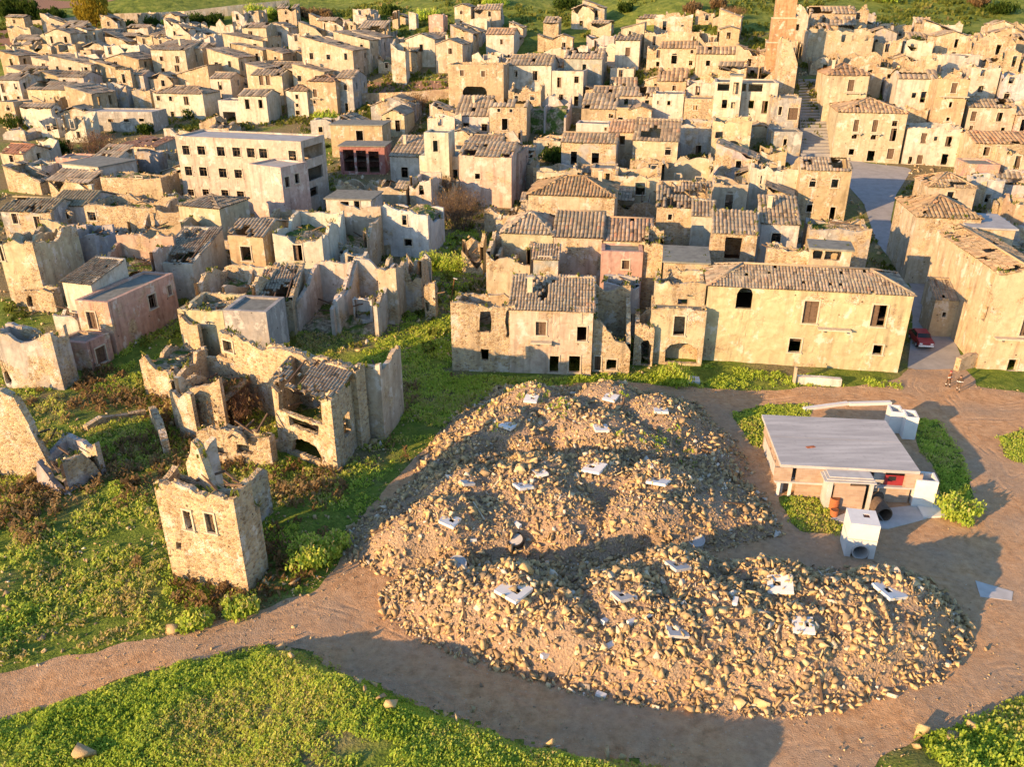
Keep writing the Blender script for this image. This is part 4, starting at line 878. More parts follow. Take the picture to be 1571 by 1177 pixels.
# middle of town
B('T13',-5,920,62,'narrow pink shaded house end beside the grassy alley',h=8,d=9,roof='f',c='pk',r=.2,yaw=-12)
B('T13',0,388,258,'white two-storey house with grey roof and two windows, mid town',h=8,d=11,roof='g',c='wh',r=.08,yaw=-12,win=[(33,420,55,462,0,'frame'),(145,425,175,482,0,'leaf')],tilecol=(.85,.85,.85))
B('T13',262,425,452,'cream house with blank lit wall, right of the white grey-roofed one',h=8,d=10,roof='f',c='wh',r=.1,yaw=-12)
B('T13',0,525,195,'cream ruin with broken arch below the white house',h=8,d=6,roof='n',c='yl',r=.45,yaw=-12,aw=2,rag=.9)
B('T13',110,590,350,'collapsed house showing pale shaded inner walls',h=7.5,d=9,roof='n',c='lv',r=.2,yaw=-12,walls='lbr',part=1,low={'r':(.4,1),'l':(.5,1)})
B('T13',335,350,565,'house with long tiled roof beside the narrow upper street',h=8,d=12,roof='g',c='gy',r=.3,yaw=-12,aw=1)
B('T13',645,242,792,'bright cream house with double shutters and tall dark side wall',h=8.5,d=11,roof='s',c='wh',r=.08,yaw=-12,pit=8,win=[(703,284,732,337,0,'both')])
B('T13',680,170,818,'bright gabled house behind the one with double shutters',h=8,d=9,roof='r',c='cr',r=.1,yaw=-12,pit=14,win=[(725,185,738,205)])
B('T13',915,287,1132,'house with orange tile roof and arched doorway on the upper slope',h=7,d=8,roof='g',c='cr',r=.25,yaw=-12,win=[(980,315,1015,382,.9,'plain'),(1095,298,1115,320),(1085,362,1108,392)],tilecol=(1.1,.98,.85))
B('T13',1132,322,1437,'cream house with three small windows at the end of the upper terrace',h=6.2,d=8,roof='g',c='cr',r=.18,yaw=-12,win=[(1187,362,1214,395),(1298,367,1323,412,0,'leaf'),(1392,372,1412,400)],tilecol=(1.1,1,.9))
B('T13',820,190,1178,'long pale wall house with flat roof above the orange-tiled one',h=7,d=8,roof='n',c='cr',r=.3,yaw=-12,rag=.4,aw=3)
B('T13',880,100,1110,'crumbling pale ruin crowning the upper slope',h=7,d=8,roof='n',c='wh',r=.35,yaw=-12,rag=1.5,part=1,aw=2)
B('T13',1275,175,1392,'small gabled house at the right end of the upper terrace',h=6.5,d=8,roof='p',c='oc',r=.3,yaw=-12,pit=15,aw=1)
B('T13',1150,195,1270,'roofless pale house left of the small gabled house',h=6.5,d=6,roof='n',c='cr',r=.35,yaw=-12,aw=1)
B('T13',615,402,757,'low bright wall of a roofless house below the double shutters',h=5,d=6,roof='n',c='wh',r=.1,yaw=-12,rag=.3)
B('T13',897,486,1072,'small house with clean striped tile roof, mid slope',h=5.5,d=7,roof='s',c='oc',r=.3,yaw=-12,tilecol=(1.15,1.0,.85))
B('T13',1075,492,1246,'roofless cream house next to the glazed balcony house',h=6,d=6,roof='n',c='wh',r=.15,yaw=-12,rag=.5,part=1)
B('T13',505,572,662,'left half of long house with broken tile roof by the upper street',h=6.5,d=9,roof='g',c='cr',r=.3,yaw=-12,miss=.1)
B('T13',662,575,892,'right half of long house with sagging broken tile roof',h=6.5,d=9,roof='g',c='cr',r=.3,yaw=-12,miss=.4)
B('T13',440,652,645,'ochre house with tile roof below the broken long roof',h=6.5,d=7,roof='s',c='oc',r=.3,yaw=-12,win=[(603,683,630,708)])
B('T13',645,645,728,'plain ochre block house between two tile roofs',h=7,d=6,roof='f',c='oc',r=.25,yaw=-12,win=[(658,705,690,722)])
B('T13',728,660,862,'ochre house with peaked grey tiles right of the block house',h=6.5,d=7,roof='p',c='oc',r=.35,yaw=-12,win=[(772,703,805,735)],miss=.2)
B('T13',870,560,1058,'blue-white rendered house with shaded lower floor',h=8,d=7,roof='f',c='wh',r=.08,yaw=-12,win=[(955,605,975,632),(895,605,905,625)])
B('T13',1062,590,1240,'brown shaded stone house between white house and balcony house',h=7,d=6,roof='f',c='st',r=.8,yaw=-12)
B('T13',408,740,606,'bright cream blank house above the grey-roofed one',h=7,d=5,roof='f',c='wh',r=.12,yaw=-12,win=[(578,765,592,785)])
B('T13',320,852,650,'grey stone house with two tall dark windows, mid town',h=7.5,d=7,roof='g',c='gy',r=.45,yaw=-12,win=[(375,910,412,990,0,'plain'),(500,918,546,986,0,'plain')],tilecol=(.9,.88,.85),miss=.1)
B('T13',608,792,765,'house with small reddish roof beside the dark scalloped tiles',h=7.5,d=5,roof='s',c='cr',r=.2,yaw=-12,tilecol=(1.1,.9,.8),win=[(665,815,702,870)])
B('T13',750,842,1022,'cream house under dark scalloped tile roof, mid town',h=7.5,d=7.5,roof='s',c='cr',r=.25,yaw=-12,pit=22,tilecol=(.82,.78,.74))
B('T13',1030,740,1235,'dark roofless house with column stumps below the brown house',h=6.5,d=9,roof='n',c='bl',r=.3,yaw=-12,part=2,rag=.9)
B('T13',1235,720,1468,'ruin with huge open archway below the balcony house',h=9,d=7,roof='n',c='yl',r=.3,yaw=-12,rag=.6,win=[(1303,842,1388,965,.7,'x'),(1245,790,1290,830,0,'x')])
B('T13',640,1052,918,'round-cornered bright house with dark doorway and sunken roof',h=8,d=8,roof='n',c='yl',r=.3,yaw=-8,rag=.4,win=[(762,1098,822,1172,0,'plain')],floorz=.75)
B('T13',925,990,1238,'roofless house with smooth curved inner wall in half shade',h=8,d=8,roof='n',c='cr',r=.2,yaw=-10,rag=.8,low={'f':(.45,.95)},floorz=.35)
B('T13',1240,1105,1445,'cream house with arched door behind the lean-to tile roof',h=7.5,d=6,roof='n',c='cr',r=.3,yaw=-10,rag=.4,win=[(1303,1150,1352,1270,.8,'plain')])
B('T13',1470,1010,1660,'white ruin with jagged top left of the square',h=7.5,d=7,roof='n',c='wh',r=.3,yaw=-10,part=1,rag=1.2)
B('T13',500,1010,650,'tan shed wall between grey house and ochre tile roof',h=6.5,d=5,roof='f',c='st',r=.6,yaw=-10)
B('T13',170,1035,430,'cream rear wall above the large ochre tile roof',h=8.5,d=4,roof='n',c='cr',r=.3,yaw=-10,rag=.3)
# upper middle
B('T12',1205,40,1302,'small bright house at the top of the slope beside green field',h=6,d=7,roof='p',c='cr',r=.25,yaw=-12,aw=1)
B('T12',1395,205,1562,'white house with pinkish tile roof near the hill edge',h=5.5,d=8,roof='g',c='wh',r=.1,yaw=-12,win=[(1480,235,1497,265)],tilecol=(1.1,.95,.85))
B('T12',910,235,1085,'white gabled house with one dark window, upper middle',h=7,d=9,roof='p',c='wh',r=.08,yaw=-12,win=[(995,265,1016,308)])
B('T12',1090,265,1252,'house with tall shaded gable right of the white gabled one',h=7,d=9,roof='p',c='cr',r=.2,yaw=-12,aw=1)
B('T12',1310,320,1470,'small pale ruin behind the stone block with shutters',h=5,d=6,roof='n',c='wh',r=.3,yaw=-12)
B('T12',1165,385,1500,'ochre stone block with two shuttered windows and broken lower room',h=10,d=9,roof='n',c='oc',r=.45,yaw=-10,rag=.15,win=[(1238,420,1262,455,0,'both'),(1366,425,1390,460,0,'both'),(1255,510,1400,610,.5,'x')],floorz=.9)
B('T12',1500,395,1640,'white plastered house right of the ochre stone block',h=7.5,d=8,roof='g',c='wh',r=.15,yaw=-12,aw=1)
B('T12',820,260,905,'tall isolated white wall stump above the bare terrace',h=10,d=3.5,roof='n',c='wh',r=.3,yaw=-10,rag=1.2,cat='ruin',name='ruined_wall')
B('T12',285,300,592,'large lit gabled house on the left of the steep upper street',h=10,d=10,roof='l',c='cr',r=.08,yaw=-14,pit=13)
B('T12',480,240,692,'second lit gabled house behind it along the steep street',h=9,d=9,roof='l',c='cr',r=.12,yaw=-14,pit=12)
B('T12',590,225,760,'grey-roofed terrace house higher on the steep street',h=7.5,d=9,roof='l',c='gy',r=.3,yaw=-14,pit=12)
B('T12',660,215,860,'pale jagged ruin at the top of the steep street',h=5,d=6,roof='n',c='cr',r=.4,yaw=-14)
B('T12',230,430,420,'cream house with sloping wall under the large gabled house',h=7,d=6,roof='l',c='cr',r=.1,yaw=-14,pit=12)
B('T12',188,545,315,'narrow pale house with little pyramid roof and three windows',yb=710,d=5,roof='h',c='wh',r=.06,yaw=-13,win=[(247,567,266,594),(250,622,267,642),(250,664,275,690)],pit=26,tilecol=(.85,.75,.68))
B('T12',315,488,488,'tall ochre house with balcony and pink tiles at the street corner',yb=700,d=8,roof='h',c='oc',r=.2,yaw=-13,win=[(354,535,378,582,0,'both'),(355,605,372,622),(358,670,384,700),(432,658,457,698,0,'plain')],balc=[(345,405,588)],tilecol=(1,.82,.74))
B('T12',490,470,590,'shaded terrace house front behind the tall ochre corner house',h=8,d=9,roof='g',c='gy',r=.2,yaw=-13,aw=1)
B('T12',605,90,675,'shaded broken pillar ruin at the edge of the green field',h=6,d=4,roof='n',c='lv',r=.3,yaw=-12,rag=1.2)
B('T12',565,140,610,'small tan wall stub beside the broken pillar ruin',h=5,d=5,roof='n',c='oc',r=.4,yaw=-12)
B('T12',828,70,862,'lone thin wall stump in the green field',h=5,d=2,roof='n',c='st',r=.5,yaw=-12,rag=.8,cat='ruin',name='ruined_wall')
B('T12',928,72,972,'twin-topped wall stump in the green field',h=5,d=2.5,roof='n',c='wh',r=.4,yaw=-12,rag=1.0,cat='ruin',name='ruined_wall')
B('T12',1048,85,1135,'reddish stump of a house beside the green field',h=5.5,d=5,roof='n',c='pk',r=.3,yaw=-12,rag=.9)
B('T12',1300,110,1400,'pale shaded ruin behind the small bright hilltop house',h=5,d=6,roof='n',c='wh',r=.3,yaw=-12)
B('T12',50,165,205,'small white gabled house with door, upper left',h=5,d=7,roof='p',c='wh',r=.1,yaw=-12,win=[(140,190,165,225)])
B('T12',-10,250,82,'ochre gabled house left of the small white gabled one',h=6,d=8,roof='r',c='oc',r=.15,yaw=-13,pit=15)
B('T12',75,320,170,'lit ochre block at a lane corner, upper left',h=6.5,d=8,roof='l',c='oc',r=.1,yaw=-13,pit=14)
B('T12',0,385,70,'pale shed-roofed house below the ochre block',h=6.5,d=7,roof='r',c='cr',r=.1,yaw=-13,pit=14)
B('T12',90,405,280,'grey-roofed house between the ochre block and gabled terrace',h=6,d=7,roof='g',c='lv',r=.2,yaw=-13)
B('T12',-20,450,165,'cream house with twin pale shutters on the left slope',h=7.5,d=7,roof='g',c='cr',r=.12,yaw=-13,win=[(30,450,55,510,0,'both'),(70,450,95,510,0,'both')])
B('T12',-20,572,85,'low cream house with one dark window above the school',h=5.5,d=6,roof='g',c='cr',r=.15,yaw=-13,win=[(28,595,55,645,0,'plain')])
B('T12',455,752,768,'house with grass growing on its flat roof behind the red portal',h=6.5,d=7,roof='x',c='oc',r=.3,yaw=-6,win=[(613,785,656,845,0,'plain')])
B('T12',768,692,902,'ochre chapel front with two arched windows under a gable',yb=822,d=9,roof='p',c='yl',r=.05,yaw=-8,pit=28,win=[(793,705,823,788,.9,'frame'),(848,707,878,790,.9,'frame')],cat='chapel',name='chapel')
B('T12',700,635,945,'pedimented roof of the hall behind the chapel front',h=4.6,d=10,roof='p',c='gy',r=.25,yaw=-8,pit=20,cat='church',name='church_hall')
B('T12',1040,700,1205,'white roofless room right of the chapel',h=5.5,d=7,roof='n',c='wh',r=.2,yaw=-10,part=1)
B('T12',1208,695,1412,'house with brown tiles and blue-white front right of the chapel',yb=800,d=8,roof='s',c='bl',r=.1,yaw=-8,win=[(1258,738,1294,786,0,'frame'),(1368,744,1402,787,0,'frame')],pit=24)
B('T12',1415,640,1640,'tan stone house with dark doorway beside the brown-tiled one',h=7.5,d=7,roof='g',c='st',r=.55,yaw=-8,win=[(1462,652,1482,672),(1535,655,1555,675),(1490,712,1526,782,0,'plain')])
B('T12',510,880,782,'red-walled portal building with three tall dark openings',yb=1050,d=6,roof='x',c='rd',r=.15,yaw=-4,win=[(538,900,602,1030,0,'x'),(616,905,676,1036,0,'x'),(690,910,752,1038,0,'x')],nosur=True)
B('T12',815,938,990,'cream house with tan tile roof right of the red portal',yb=1100,d=9,roof='s',c='wh',r=.08,yaw=-10,win=[(885,1005,926,1068,0,'frame')],pit=16)
B('T12',992,935,1228,'flat white middle house with dark doorway near the pinkish house',h=7,d=8,roof='f',c='wh',r=.1,yaw=-10,win=[(1195,1020,1224,1098,0,'plain')])
B('T12',1020,795,1168,'white rooftop room with dark door above the flat white house',h=11.5,d=4.5,roof='f',c='wh',r=.05,yaw=-10,rag=.02,win=[(1075,845,1106,912,0,'plain')])
B('T12',1230,935,1548,'big pinkish house with zigzag broken tile roof',h=8.5,d=12,roof='g',c='pk',r=.12,yaw=-10,tint=(.58,.43,.33),miss=.3,win=[(1328,1043,1360,1076,0,'plain')],pit=14)
B('T12',490,1115,692,'cream ruin with gable stump in front of the red portal',h=4.5,d=6,roof='n',c='cr',r=.3,yaw=-12,aw=1)
B('T12',930,1075,1062,'ruined church apse with grey half dome',h=6.5,d=7,roof='n',c='wh',r=.35,yaw=-10,rag=.6,cat='church',name='church_apse',win=[(990,1110,1020,1170,.9,'x')])
B('T12',1065,1110,1200,'broken tan walls right of the apse',h=4.5,d=7,roof='n',c='st',r=.6,yaw=-10,rag=1.0,part=1)
# school
SCH=B('P',268,208,461,'long three-storey cream school block with rows of square windows',h=12.3,d=8,roof='f',c='wh',tint=(.52,.42,.335),r=-.3,rag=0,y1=217,th=.35,win=[(280,223,291,237,0,'frame'),(303,224,315,237,0,'frame'),(333,225,345,239,0,'frame'),(357,226,369,240,0,'frame'),(379,227,391,241,0,'frame'),(398,228,410,242,0,'frame'),(443,231,455,248,0,'frame'),(284,255,295,269,0,'frame'),(306,256,318,270,0,'frame'),(336,258,348,272,0,'frame'),(360,260,372,273,0,'frame'),(288,290,298,300,0,'frame'),(311,290,321,300,0,'frame'),(340,291,351,303,0,'frame'),(364,293,375,306,0,'frame')],winr=[(466,222,496,242,0,'x'),(467,256,496,276,0,'x'),(469,288,488,302,0,'x')],cat='school',name='school_building',tilecol=(1,.99,1))
B('P',380,251,430,'projecting lower wing of the cream school',h=9.6,aw=0,d=6,roof='f',c='wh',tint=(.52,.42,.335),r=-.3,rag=0,th=.35,y1=257,winr=[(437,271,444,287),(452,266,459,281)],cat='school',name='school_wing',tilecol=(1,.99,1))
# left half, far
B('T11',160,535,395,'left part of long ochre house with grey roof left of the shed',yb=668,d=9,roof='g',c='cr',r=.25,yaw=-13,win=[(335,600,360,628)])
B('T11',395,562,548,'gabled right part of the long ochre house next to the shed',h=6.5,d=9,roof='l',c='oc',r=.12,yaw=-13,pit=14)
B('T11',512,668,912,'low grey concrete shed with four slit windows',yb=785,d=7,roof='f',c='gy',r=-.2,rag=0,yaw=-6,tint=(.36,.34,.32),win=[(554,714,586,732),(650,715,682,733),(745,714,777,732),(836,712,868,730)],cat='shed',name='concrete_shed',tilecol=(1,.99,1),th=.3)
B('T11',918,558,1218,'cream hip-roofed house with five small windows behind the shed',yb=700,d=8,roof='h',c='wh',r=.05,yaw=-13,win=[(943,575,964,604),(1016,578,1036,606),(1107,578,1134,630,0,'leaf'),(940,648,962,690),(1028,670,1050,708)],tilecol=(.9,.85,.8))
B('T11',1310,602,1440,'flat cream garage with wide dark door, left slope',yb=735,d=6,roof='f',c='wh',r=.02,yaw=-10,rag=.02,win=[(1345,672,1420,738,0,'x')])
B('T11',1432,575,1600,'cream house with two tall windows behind the garage',h=6.5,d=7,roof='g',c='wh',r=.05,yaw=-13,win=[(1474,595,1502,654,0,'plain'),(1555,598,1580,650,0,'plain')])
B('T11',1480,410,1590,'tall cream house with dark side above the garage',h=8,d=8,roof='l',c='cr',r=.1,yaw=-13,pit=13,aw=1)
B('T11',1065,445,1255,'low tan house with gable shadow on the left slope',h=5,d=7,roof='r',c='oc',r=.2,yaw=-13,pit=14)
B('T11',1250,345,1432,'lit shed-roofed house with blank front on the left slope',h=7,d=9,roof='l',c='cr',r=.06,yaw=-14,pit=14)
B('T11',1260,470,1385,'small blank house below the lit shed-roofed one',h=6,d=7,roof='g',c='wh',r=.1,yaw=-13)
B('T11',905,298,1112,'two-storey house with whitewashed ground floor, far left',h=8,d=9,roof='s',c='cr',r=.12,yaw=-13,win=[(962,337,985,365),(1057,335,1078,378,0,'leaf'),(1052,390,1080,430),(970,408,993,440)],pit=13)
B('T11',1115,290,1215,'ochre side house right of the whitewashed two-storey one',h=7.5,d=7,roof='g',c='oc',r=.2,yaw=-13)
B('T11',628,355,832,'tan gabled house with blank lit front, far left',h=6,d=10,roof='p',c='oc',r=.15,yaw=-13,pit=15)
B('T11',622,270,835,'white roofless house behind the tan gabled one',h=7,d=8,roof='n',c='wh',r=.15,yaw=-13,part=1,win=[(650,280,672,325)])
B('T11',692,418,782,'rough stone block of a house below the tan gabled one',h=7,d=7,roof='n',c='st',r=.85,yaw=-13,rag=.3)
B('T11',780,450,860,'small shaded white house beside the rough stone block',h=5.5,d=6,roof='g',c='lv',r=.2,yaw=-13)
B('T11',545,400,692,'low lit house under a grey lean-to roof, far left',h=5,d=7,roof='l',c='oc',r=.12,yaw=-14,pit=14)
B('T11',300,385,545,'long house with slanting grey roof edge, far left',h=5.5,d=8,roof='l',c='cr',r=.12,yaw=-14,pit=10)
B('T11',192,370,305,'cream house behind the long slanting roof',h=5,d=7,roof='l',c='cr',r=.1,yaw=-14,pit=12)
B('T11',0,335,108,'lit tan house at the left edge below the ploughed field',h=5.5,d=8,roof='l',c='oc',r=.1,yaw=-14,pit=13)
B('T11',40,425,135,'small lit gable near the left edge',h=5,d=8,roof='l',c='cr',r=.1,yaw=-14,pit=13)
B('T11',248,455,345,'small lit house front below the long slanting roof',h=5,d=6,roof='l',c='oc',r=.15,yaw=-14,pit=13,aw=1)
B('T11',345,460,500,'white house with flat grey top below the long slanting roof',h=5.5,d=7,roof='g',c='lv',r=.2,yaw=-14)
B('T11',-20,480,112,'blue-shaded white house at the left edge',h=6.5,d=8,roof='g',c='wh',r=.25,yaw=-14,aw=2)
B('T11',-20,610,78,'tan house front with reddish door at the left edge',h=6,d=6,roof='f',c='oc',r=.25,yaw=-14,aw=1)
B('T11',500,500,640,'pale roofless house right of the flat grey top',h=6,d=7,roof='n',c='bl',r=.2,yaw=-14,part=1)
B('T11',640,540,760,'collapsed pale house with slope of debris above the shed',h=4.5,d=7,roof='n',c='lv',r=.3,yaw=-13,rag=1.2)
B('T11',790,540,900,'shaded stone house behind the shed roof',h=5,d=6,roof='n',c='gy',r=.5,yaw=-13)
B('T11',270,200,420,'ruined house with broad broken gable near the yellow tree',h=6,d=9,roof='p',c='cr',r=.3,yaw=-14,miss=.35,pit=17)
B('T11',410,180,520,'white broken gable right next to the yellow tree',h=6,d=7,roof='p',c='wh',r=.3,yaw=-14,miss=.5,pit=17)
B('T11',165,265,300,'tan low house in front of the broad broken gable',h=4.5,d=6,roof='n',c='oc',r=.4,yaw=-14)
B('T11',305,255,450,'collapsed shell with dark hollow in front of the white gable',h=5,d=6,roof='n',c='oc',r=.5,yaw=-14,win=[(350,265,410,310,0,'x')])
B('T11',480,300,545,'small lit block below the white broken gable',h=5,d=5,roof='f',c='oc',r=.2,yaw=-14)
B('T11',820,215,912,'tan roofless wall below the retaining wall',h=5,d=6,roof='n',c='oc',r=.35,yaw=-13,rag=.8)
B('T11',920,225,1030,'ochre roofless house with low wall, below the retaining wall',h=5,d=6,roof='n',c='oc',r=.35,yaw=-13,rag=.6)
B('T11',1030,210,1145,'tan roofless house with small window, below the retaining wall',h=5.5,d=6,roof='n',c='cr',r=.3,yaw=-13,win=[(1072,240,1088,262)])
B('T11',1150,215,1260,'blue-shaded jagged ruin below the retaining wall',h=6,d=7,roof='n',c='bl',r=.3,yaw=-13,rag=1.3)
B('T11',1210,140,1400,'pale heap of ruined walls under the hedge',h=5,d=9,roof='n',c='wh',r=.3,yaw=-13,rag=1.5,part=1)
B('T11',1345,245,1580,'long tan house with sloping roofline, upper left',h=6.5,d=8,roof='l',c='cr',r=.1,yaw=-14,pit=9)
B('T11',1455,165,1600,'cream house with dark doorway near the hedge',h=5.5,d=8,roof='g',c='cr',r=.15,yaw=-13,win=[(1495,185,1520,225)])
B('T11',1395,300,1580,'ochre house with slanting side wall, upper left',h=6,d=8,roof='l',c='oc',r=.1,yaw=-14,pit=10)
# left half, middle
B('T11',365,700,500,'tall white pillar ruins left of the concrete shed',h=5.5,d=5,roof='n',c='wh',r=.3,yaw=-10,rag=1.6,low={'f':(.3,1)})
B('T11',230,715,335,'small rounded whitewashed ruin with ochre top',h=4,d=5,roof='n',c='wh',r=.25,yaw=-10,rag=1.0)
B('T11',0,920,135,'house with a strip of red tiles at the left edge',h=5,d=7,roof='g',c='cr',r=.2,yaw=-12,tilecol=(1.1,.7,.6))
B('T11',105,990,245,'cream house with tall dark doorway near the left edge',yb=1115,d=6,roof='n',c='wh',r=.2,yaw=-13,rag=.3,win=[(163,1020,202,1100,0,'plain')],floorz=.8)
B('T11',372,985,592,'cream house with flat grey-green roof slab left of the pink-roofed house',h=6,d=8,roof='x',c='wh',r=.12,yaw=-25,rag=.1)
B('T11',600,1062,965,'long rough stone wall house in front of the school',h=6,d=6,roof='n',c='st',r=.55,yaw=-8,rag=.2,win=[(815,1035,850,1055)],floorz=.85)
B('T11',718,875,928,'cream house with reddish roof and tall door left of the school',yb=985,d=8,roof='s',c='cr',r=.15,yaw=-14,pit=6,win=[(803,930,836,985,0,'leaf')],winr=[(955,905,985,970)],tilecol=(1.1,.75,.65))
B('T11',330,945,480,'low pink-edged house behind the grey-green slab roof',h=4.5,d=5,roof='f',c='pk',r=.2,yaw=-14)
B('T21',500,95,932,'long tan stone house with one window, in front of the slab roof house',h=6,d=7,roof='n',c='st',r=.55,yaw=-6,rag=.3,win=[(528,135,578,188,0,'frame')],floorz=.75)
B('T21',750,190,1085,'lit broken wall with rubble slope below the school',h=5.5,d=6,roof='n',c='oc',r=.5,yaw=-8,rag=1.0,low={'f':(.7,1)})
B('T21',1072,98,1318,'smooth cream box house with grey roof in front of the school',h=6.5,d=7,roof='h',c='cr',r=-.1,yaw=-18,rag=.02,tilecol=(.8,.8,.78),pit=12)
B('T21',1368,278,1580,'cream house with grey tile roof and dark doorway below the school',h=7,d=8,roof='g',c='oc',r=.2,yaw=-10,win=[(1450,345,1512,432,0,'plain')],pit=17)
B('T22',108,268,405,'cream roofless house with hip-shaped walls and tall doorway',h=7.5,d=9,roof='n',c='wh',r=.12,yaw=-8,rag=.5,win=[(236,335,290,432,0,'leaf')],floorz=.85,low={'b':1.15,'l':(1.15,1),'r':(1,1.15)})
B('T22',410,235,665,'roofless room with mossy inner slope right of the hip-shaped walls',h=6.5,d=8,roof='n',c='cr',r=.3,yaw=-8,rag=.6,win=[(505,330,560,402,.6,'plain')],walls='flbr',low={'f':(.8,.6),'b':1.3},part=0)
B('T22',748,105,1042,'tall whitewashed roofless house with two windows beside the lane',yb=400,d=8,roof='n',c='bl',tint=(.60,.60,.58),r=.2,yaw=-12,rag=.3,win=[(890,155,918,216,0,'plain'),(903,300,950,342,0,'plain')],prof={'f':[(720,150),(780,85),(850,110),(1040,160)]},floorz=.75,low={'r':(.95,.6),'l':(.7,1),'b':.8})
B('T22',430,60,700,'pale house with open porch below the apse',h=5.5,d=6,roof='x',c='wh',r=.2,yaw=-8,win=[(520,75,570,120,0,'x'),(600,70,636,118,0,'plain')])
B('T22',515,392,655,'low broken wall with square hole beside the mossy room',h=4.5,d=2.5,roof='n',c='wh',r=.3,yaw=-8,rag=.6,win=[(562,398,600,440,0,'x')],cat='ruin',name='ruined_wall')
B('T22',1245,310,1372,'orange-lit wall stump standing in the green lane',h=4.6,d=2.5,roof='n',c='oc',r=.5,yaw=-12,rag=1.4,cat='ruin',name='ruined_wall')
B('T21',-30,300,188,'ruined cream house with bare vault, at the left edge',yb=700,d=9,roof='n',c='yl',r=.35,yaw=-6,rag=.9,part=1,win=[(-5,340,20,430)],floorz=.35)
B('T21',140,605,312,'low stone arch beside the cream vaulted house',h=2.8,d=1.6,roof='n',c='st',r=.8,yaw=-6,rag=.5,win=[(145,640,198,705,.9,'x')],cat='ruin',name='ruined_wall')
B('T21',165,285,330,'greyish pink plaster room behind the vaulted house',h=6,d=7,roof='n',c='pk',tint=(.45,.36,.32),r=.2,yaw=-8,rag=.5)
B('T21',322,265,562,'lavender plastered roofless room with dark door',h=5.5,d=5,roof='n',c='lv',r=.05,yaw=-6,rag=.3,win=[(375,295,406,372,0,'plain')],floorz=.7,low={'f':(.85,1)})
B('T21',0,130,300,'mossy slumped roof of a house above the lavender room',h=5.5,d=7,roof='g',c='gy',r=.4,yaw=-8,miss=.25,tilecol=(.8,.82,.75))
B('T21',300,95,520,'shaded house with mossy roof next to the long tan house',h=5.5,d=8,roof='g',c='lv',r=.3,yaw=-8,miss=.2,tilecol=(.8,.82,.75))
B('T21',545,375,905,'roofless pink room with two lit arched holes behind the pink house',h=6.3,d=6,roof='n',c='pk',r=.3,yaw=-8,rag=.6,win=[],low={'f':(.55,.7),'l':(1,.6),'b':1.15},floorz=.55)
B('T21',920,442,1155,'house with roof collapsed into a slope of tiles and debris',h=4.6,d=9,roof='s',c='wh',r=.2,yaw=-8,miss=.5,pit=15)
B('T21',372,555,545,'white lean-to side of the pink house',h=6.6,d=6,roof='s',c='wh',r=.08,yaw=-16,pit=12,tilecol=(.75,.75,.72))
B('T21',448,668,645,'pink house with lit gable front and long shaded side wall',yb=985,d=13,roof='f',c='pk',tint=(.54,.33,.255),r=.12,rag=.05,y1=682,C=(1040,505),win=[(528,740,580,840,0,'both')],winr=[(893,630,942,722,0,'frame'),(1008,578,1032,640,0,'plain')])
B('T21',330,912,518,'low pink annex with red garage door and flat terrace',yb=1078,d=5,roof='f',c='pk',tint=(.52,.30,.235),r=.1,rag=.03,y1=928,C=(655,865),win=[(390,952,425,982)],winr=[(575,945,642,1050,0,'both')],cat='annex',name='house_annex')
B('T21',312,745,455,'small broken cream box in front of the white lean-to',h=3.4,d=3,roof='n',c='wh',r=.3,yaw=-10,rag=.4)
B('T21',-60,850,300,'grey-blue plastered roofless house with blind arch at the left edge',yb=1190,d=2.6,roof='n',c='lv',r=.4,yaw=-6,rag=.5,win=[(10,1090,60,1170,.8,'x')],floorz=.5,low={'r':(1,.8)})
# roofless block left of the lane
B('T21',1065,722,1338,'cream block of the roofless row beside the pink house',yb=1010,d=6,roof='n',c='yl',r=.3,yaw=-8,rag=.15,floorz=.8,win=[])
B('T21',1340,728,1600,'smooth grey rendered parapet of the roofless row',h=6.2,d=5,roof='f',c='gy',r=-.2,yaw=-8,rag=.03)
B('T21',1150,560,1520,'roofless room with slanted broken walls above the cream block',h=6.2,d=8,roof='n',c='cr',r=.4,yaw=-10,rag=.8,part=1,floorz=.6,low={'f':.7})
B('T22',-5,672,225,'tan stone house with arched door in the roofless row',yb=888,d=8,roof='s',c='st',r=.5,yaw=2,rag=.3,miss=.45,win=[(60,785,136,885,.6,'plain')],pit=14)
B('T22',228,645,470,'open roofless room with pinkish plaster and low cellar arch',h=4.4,d=8,roof='n',c='lv',tint=(.50,.43,.38),r=.15,walls='lbr',yaw=-10,rag=.5,floorz=.15,low={'l':(1.5,.8),'r':(.7,1.5),'b':1.5})
B('T22',474,645,735,'open roofless room with big dark doorway and blue-washed wall',h=4.6,d=8,roof='n',c='bl',r=.2,walls='lbr',yaw=-10,rag=.5,floorz=.2,low={'l':(1.5,.9),'r':(.8,1.4),'b':1.5})
B('T22',590,655,705,'dark doorway wall inside the blue-washed room',h=3.6,d=1.0,roof='n',c='bl',r=.1,yaw=-10,rag=.2,win=[(602,655,696,780,0,'x')],th=.3,cat='ruin',name='ruined_wall')
B('T22',740,470,850,'pale tall wall end with rounded top at the row\'s right end',h=7,d=5,roof='n',c='cr',r=.35,yaw=-10,rag=.5)
B('T22',850,470,1000,'overgrown slumped ruin of blue-grey blocks beside the lane',h=5.6,d=5,roof='n',c='bl',r=.45,yaw=-10,rag=1.8,part=1)
B('T22',1020,580,1086,'thin ruin pillar with lit hole beside the lane',yb=775,d=1.2,roof='n',c='st',r=.75,yaw=-10,rag=.6,win=[(1032,680,1052,735,0,'x')],th=.4,cat='ruin',name='ruined_wall')
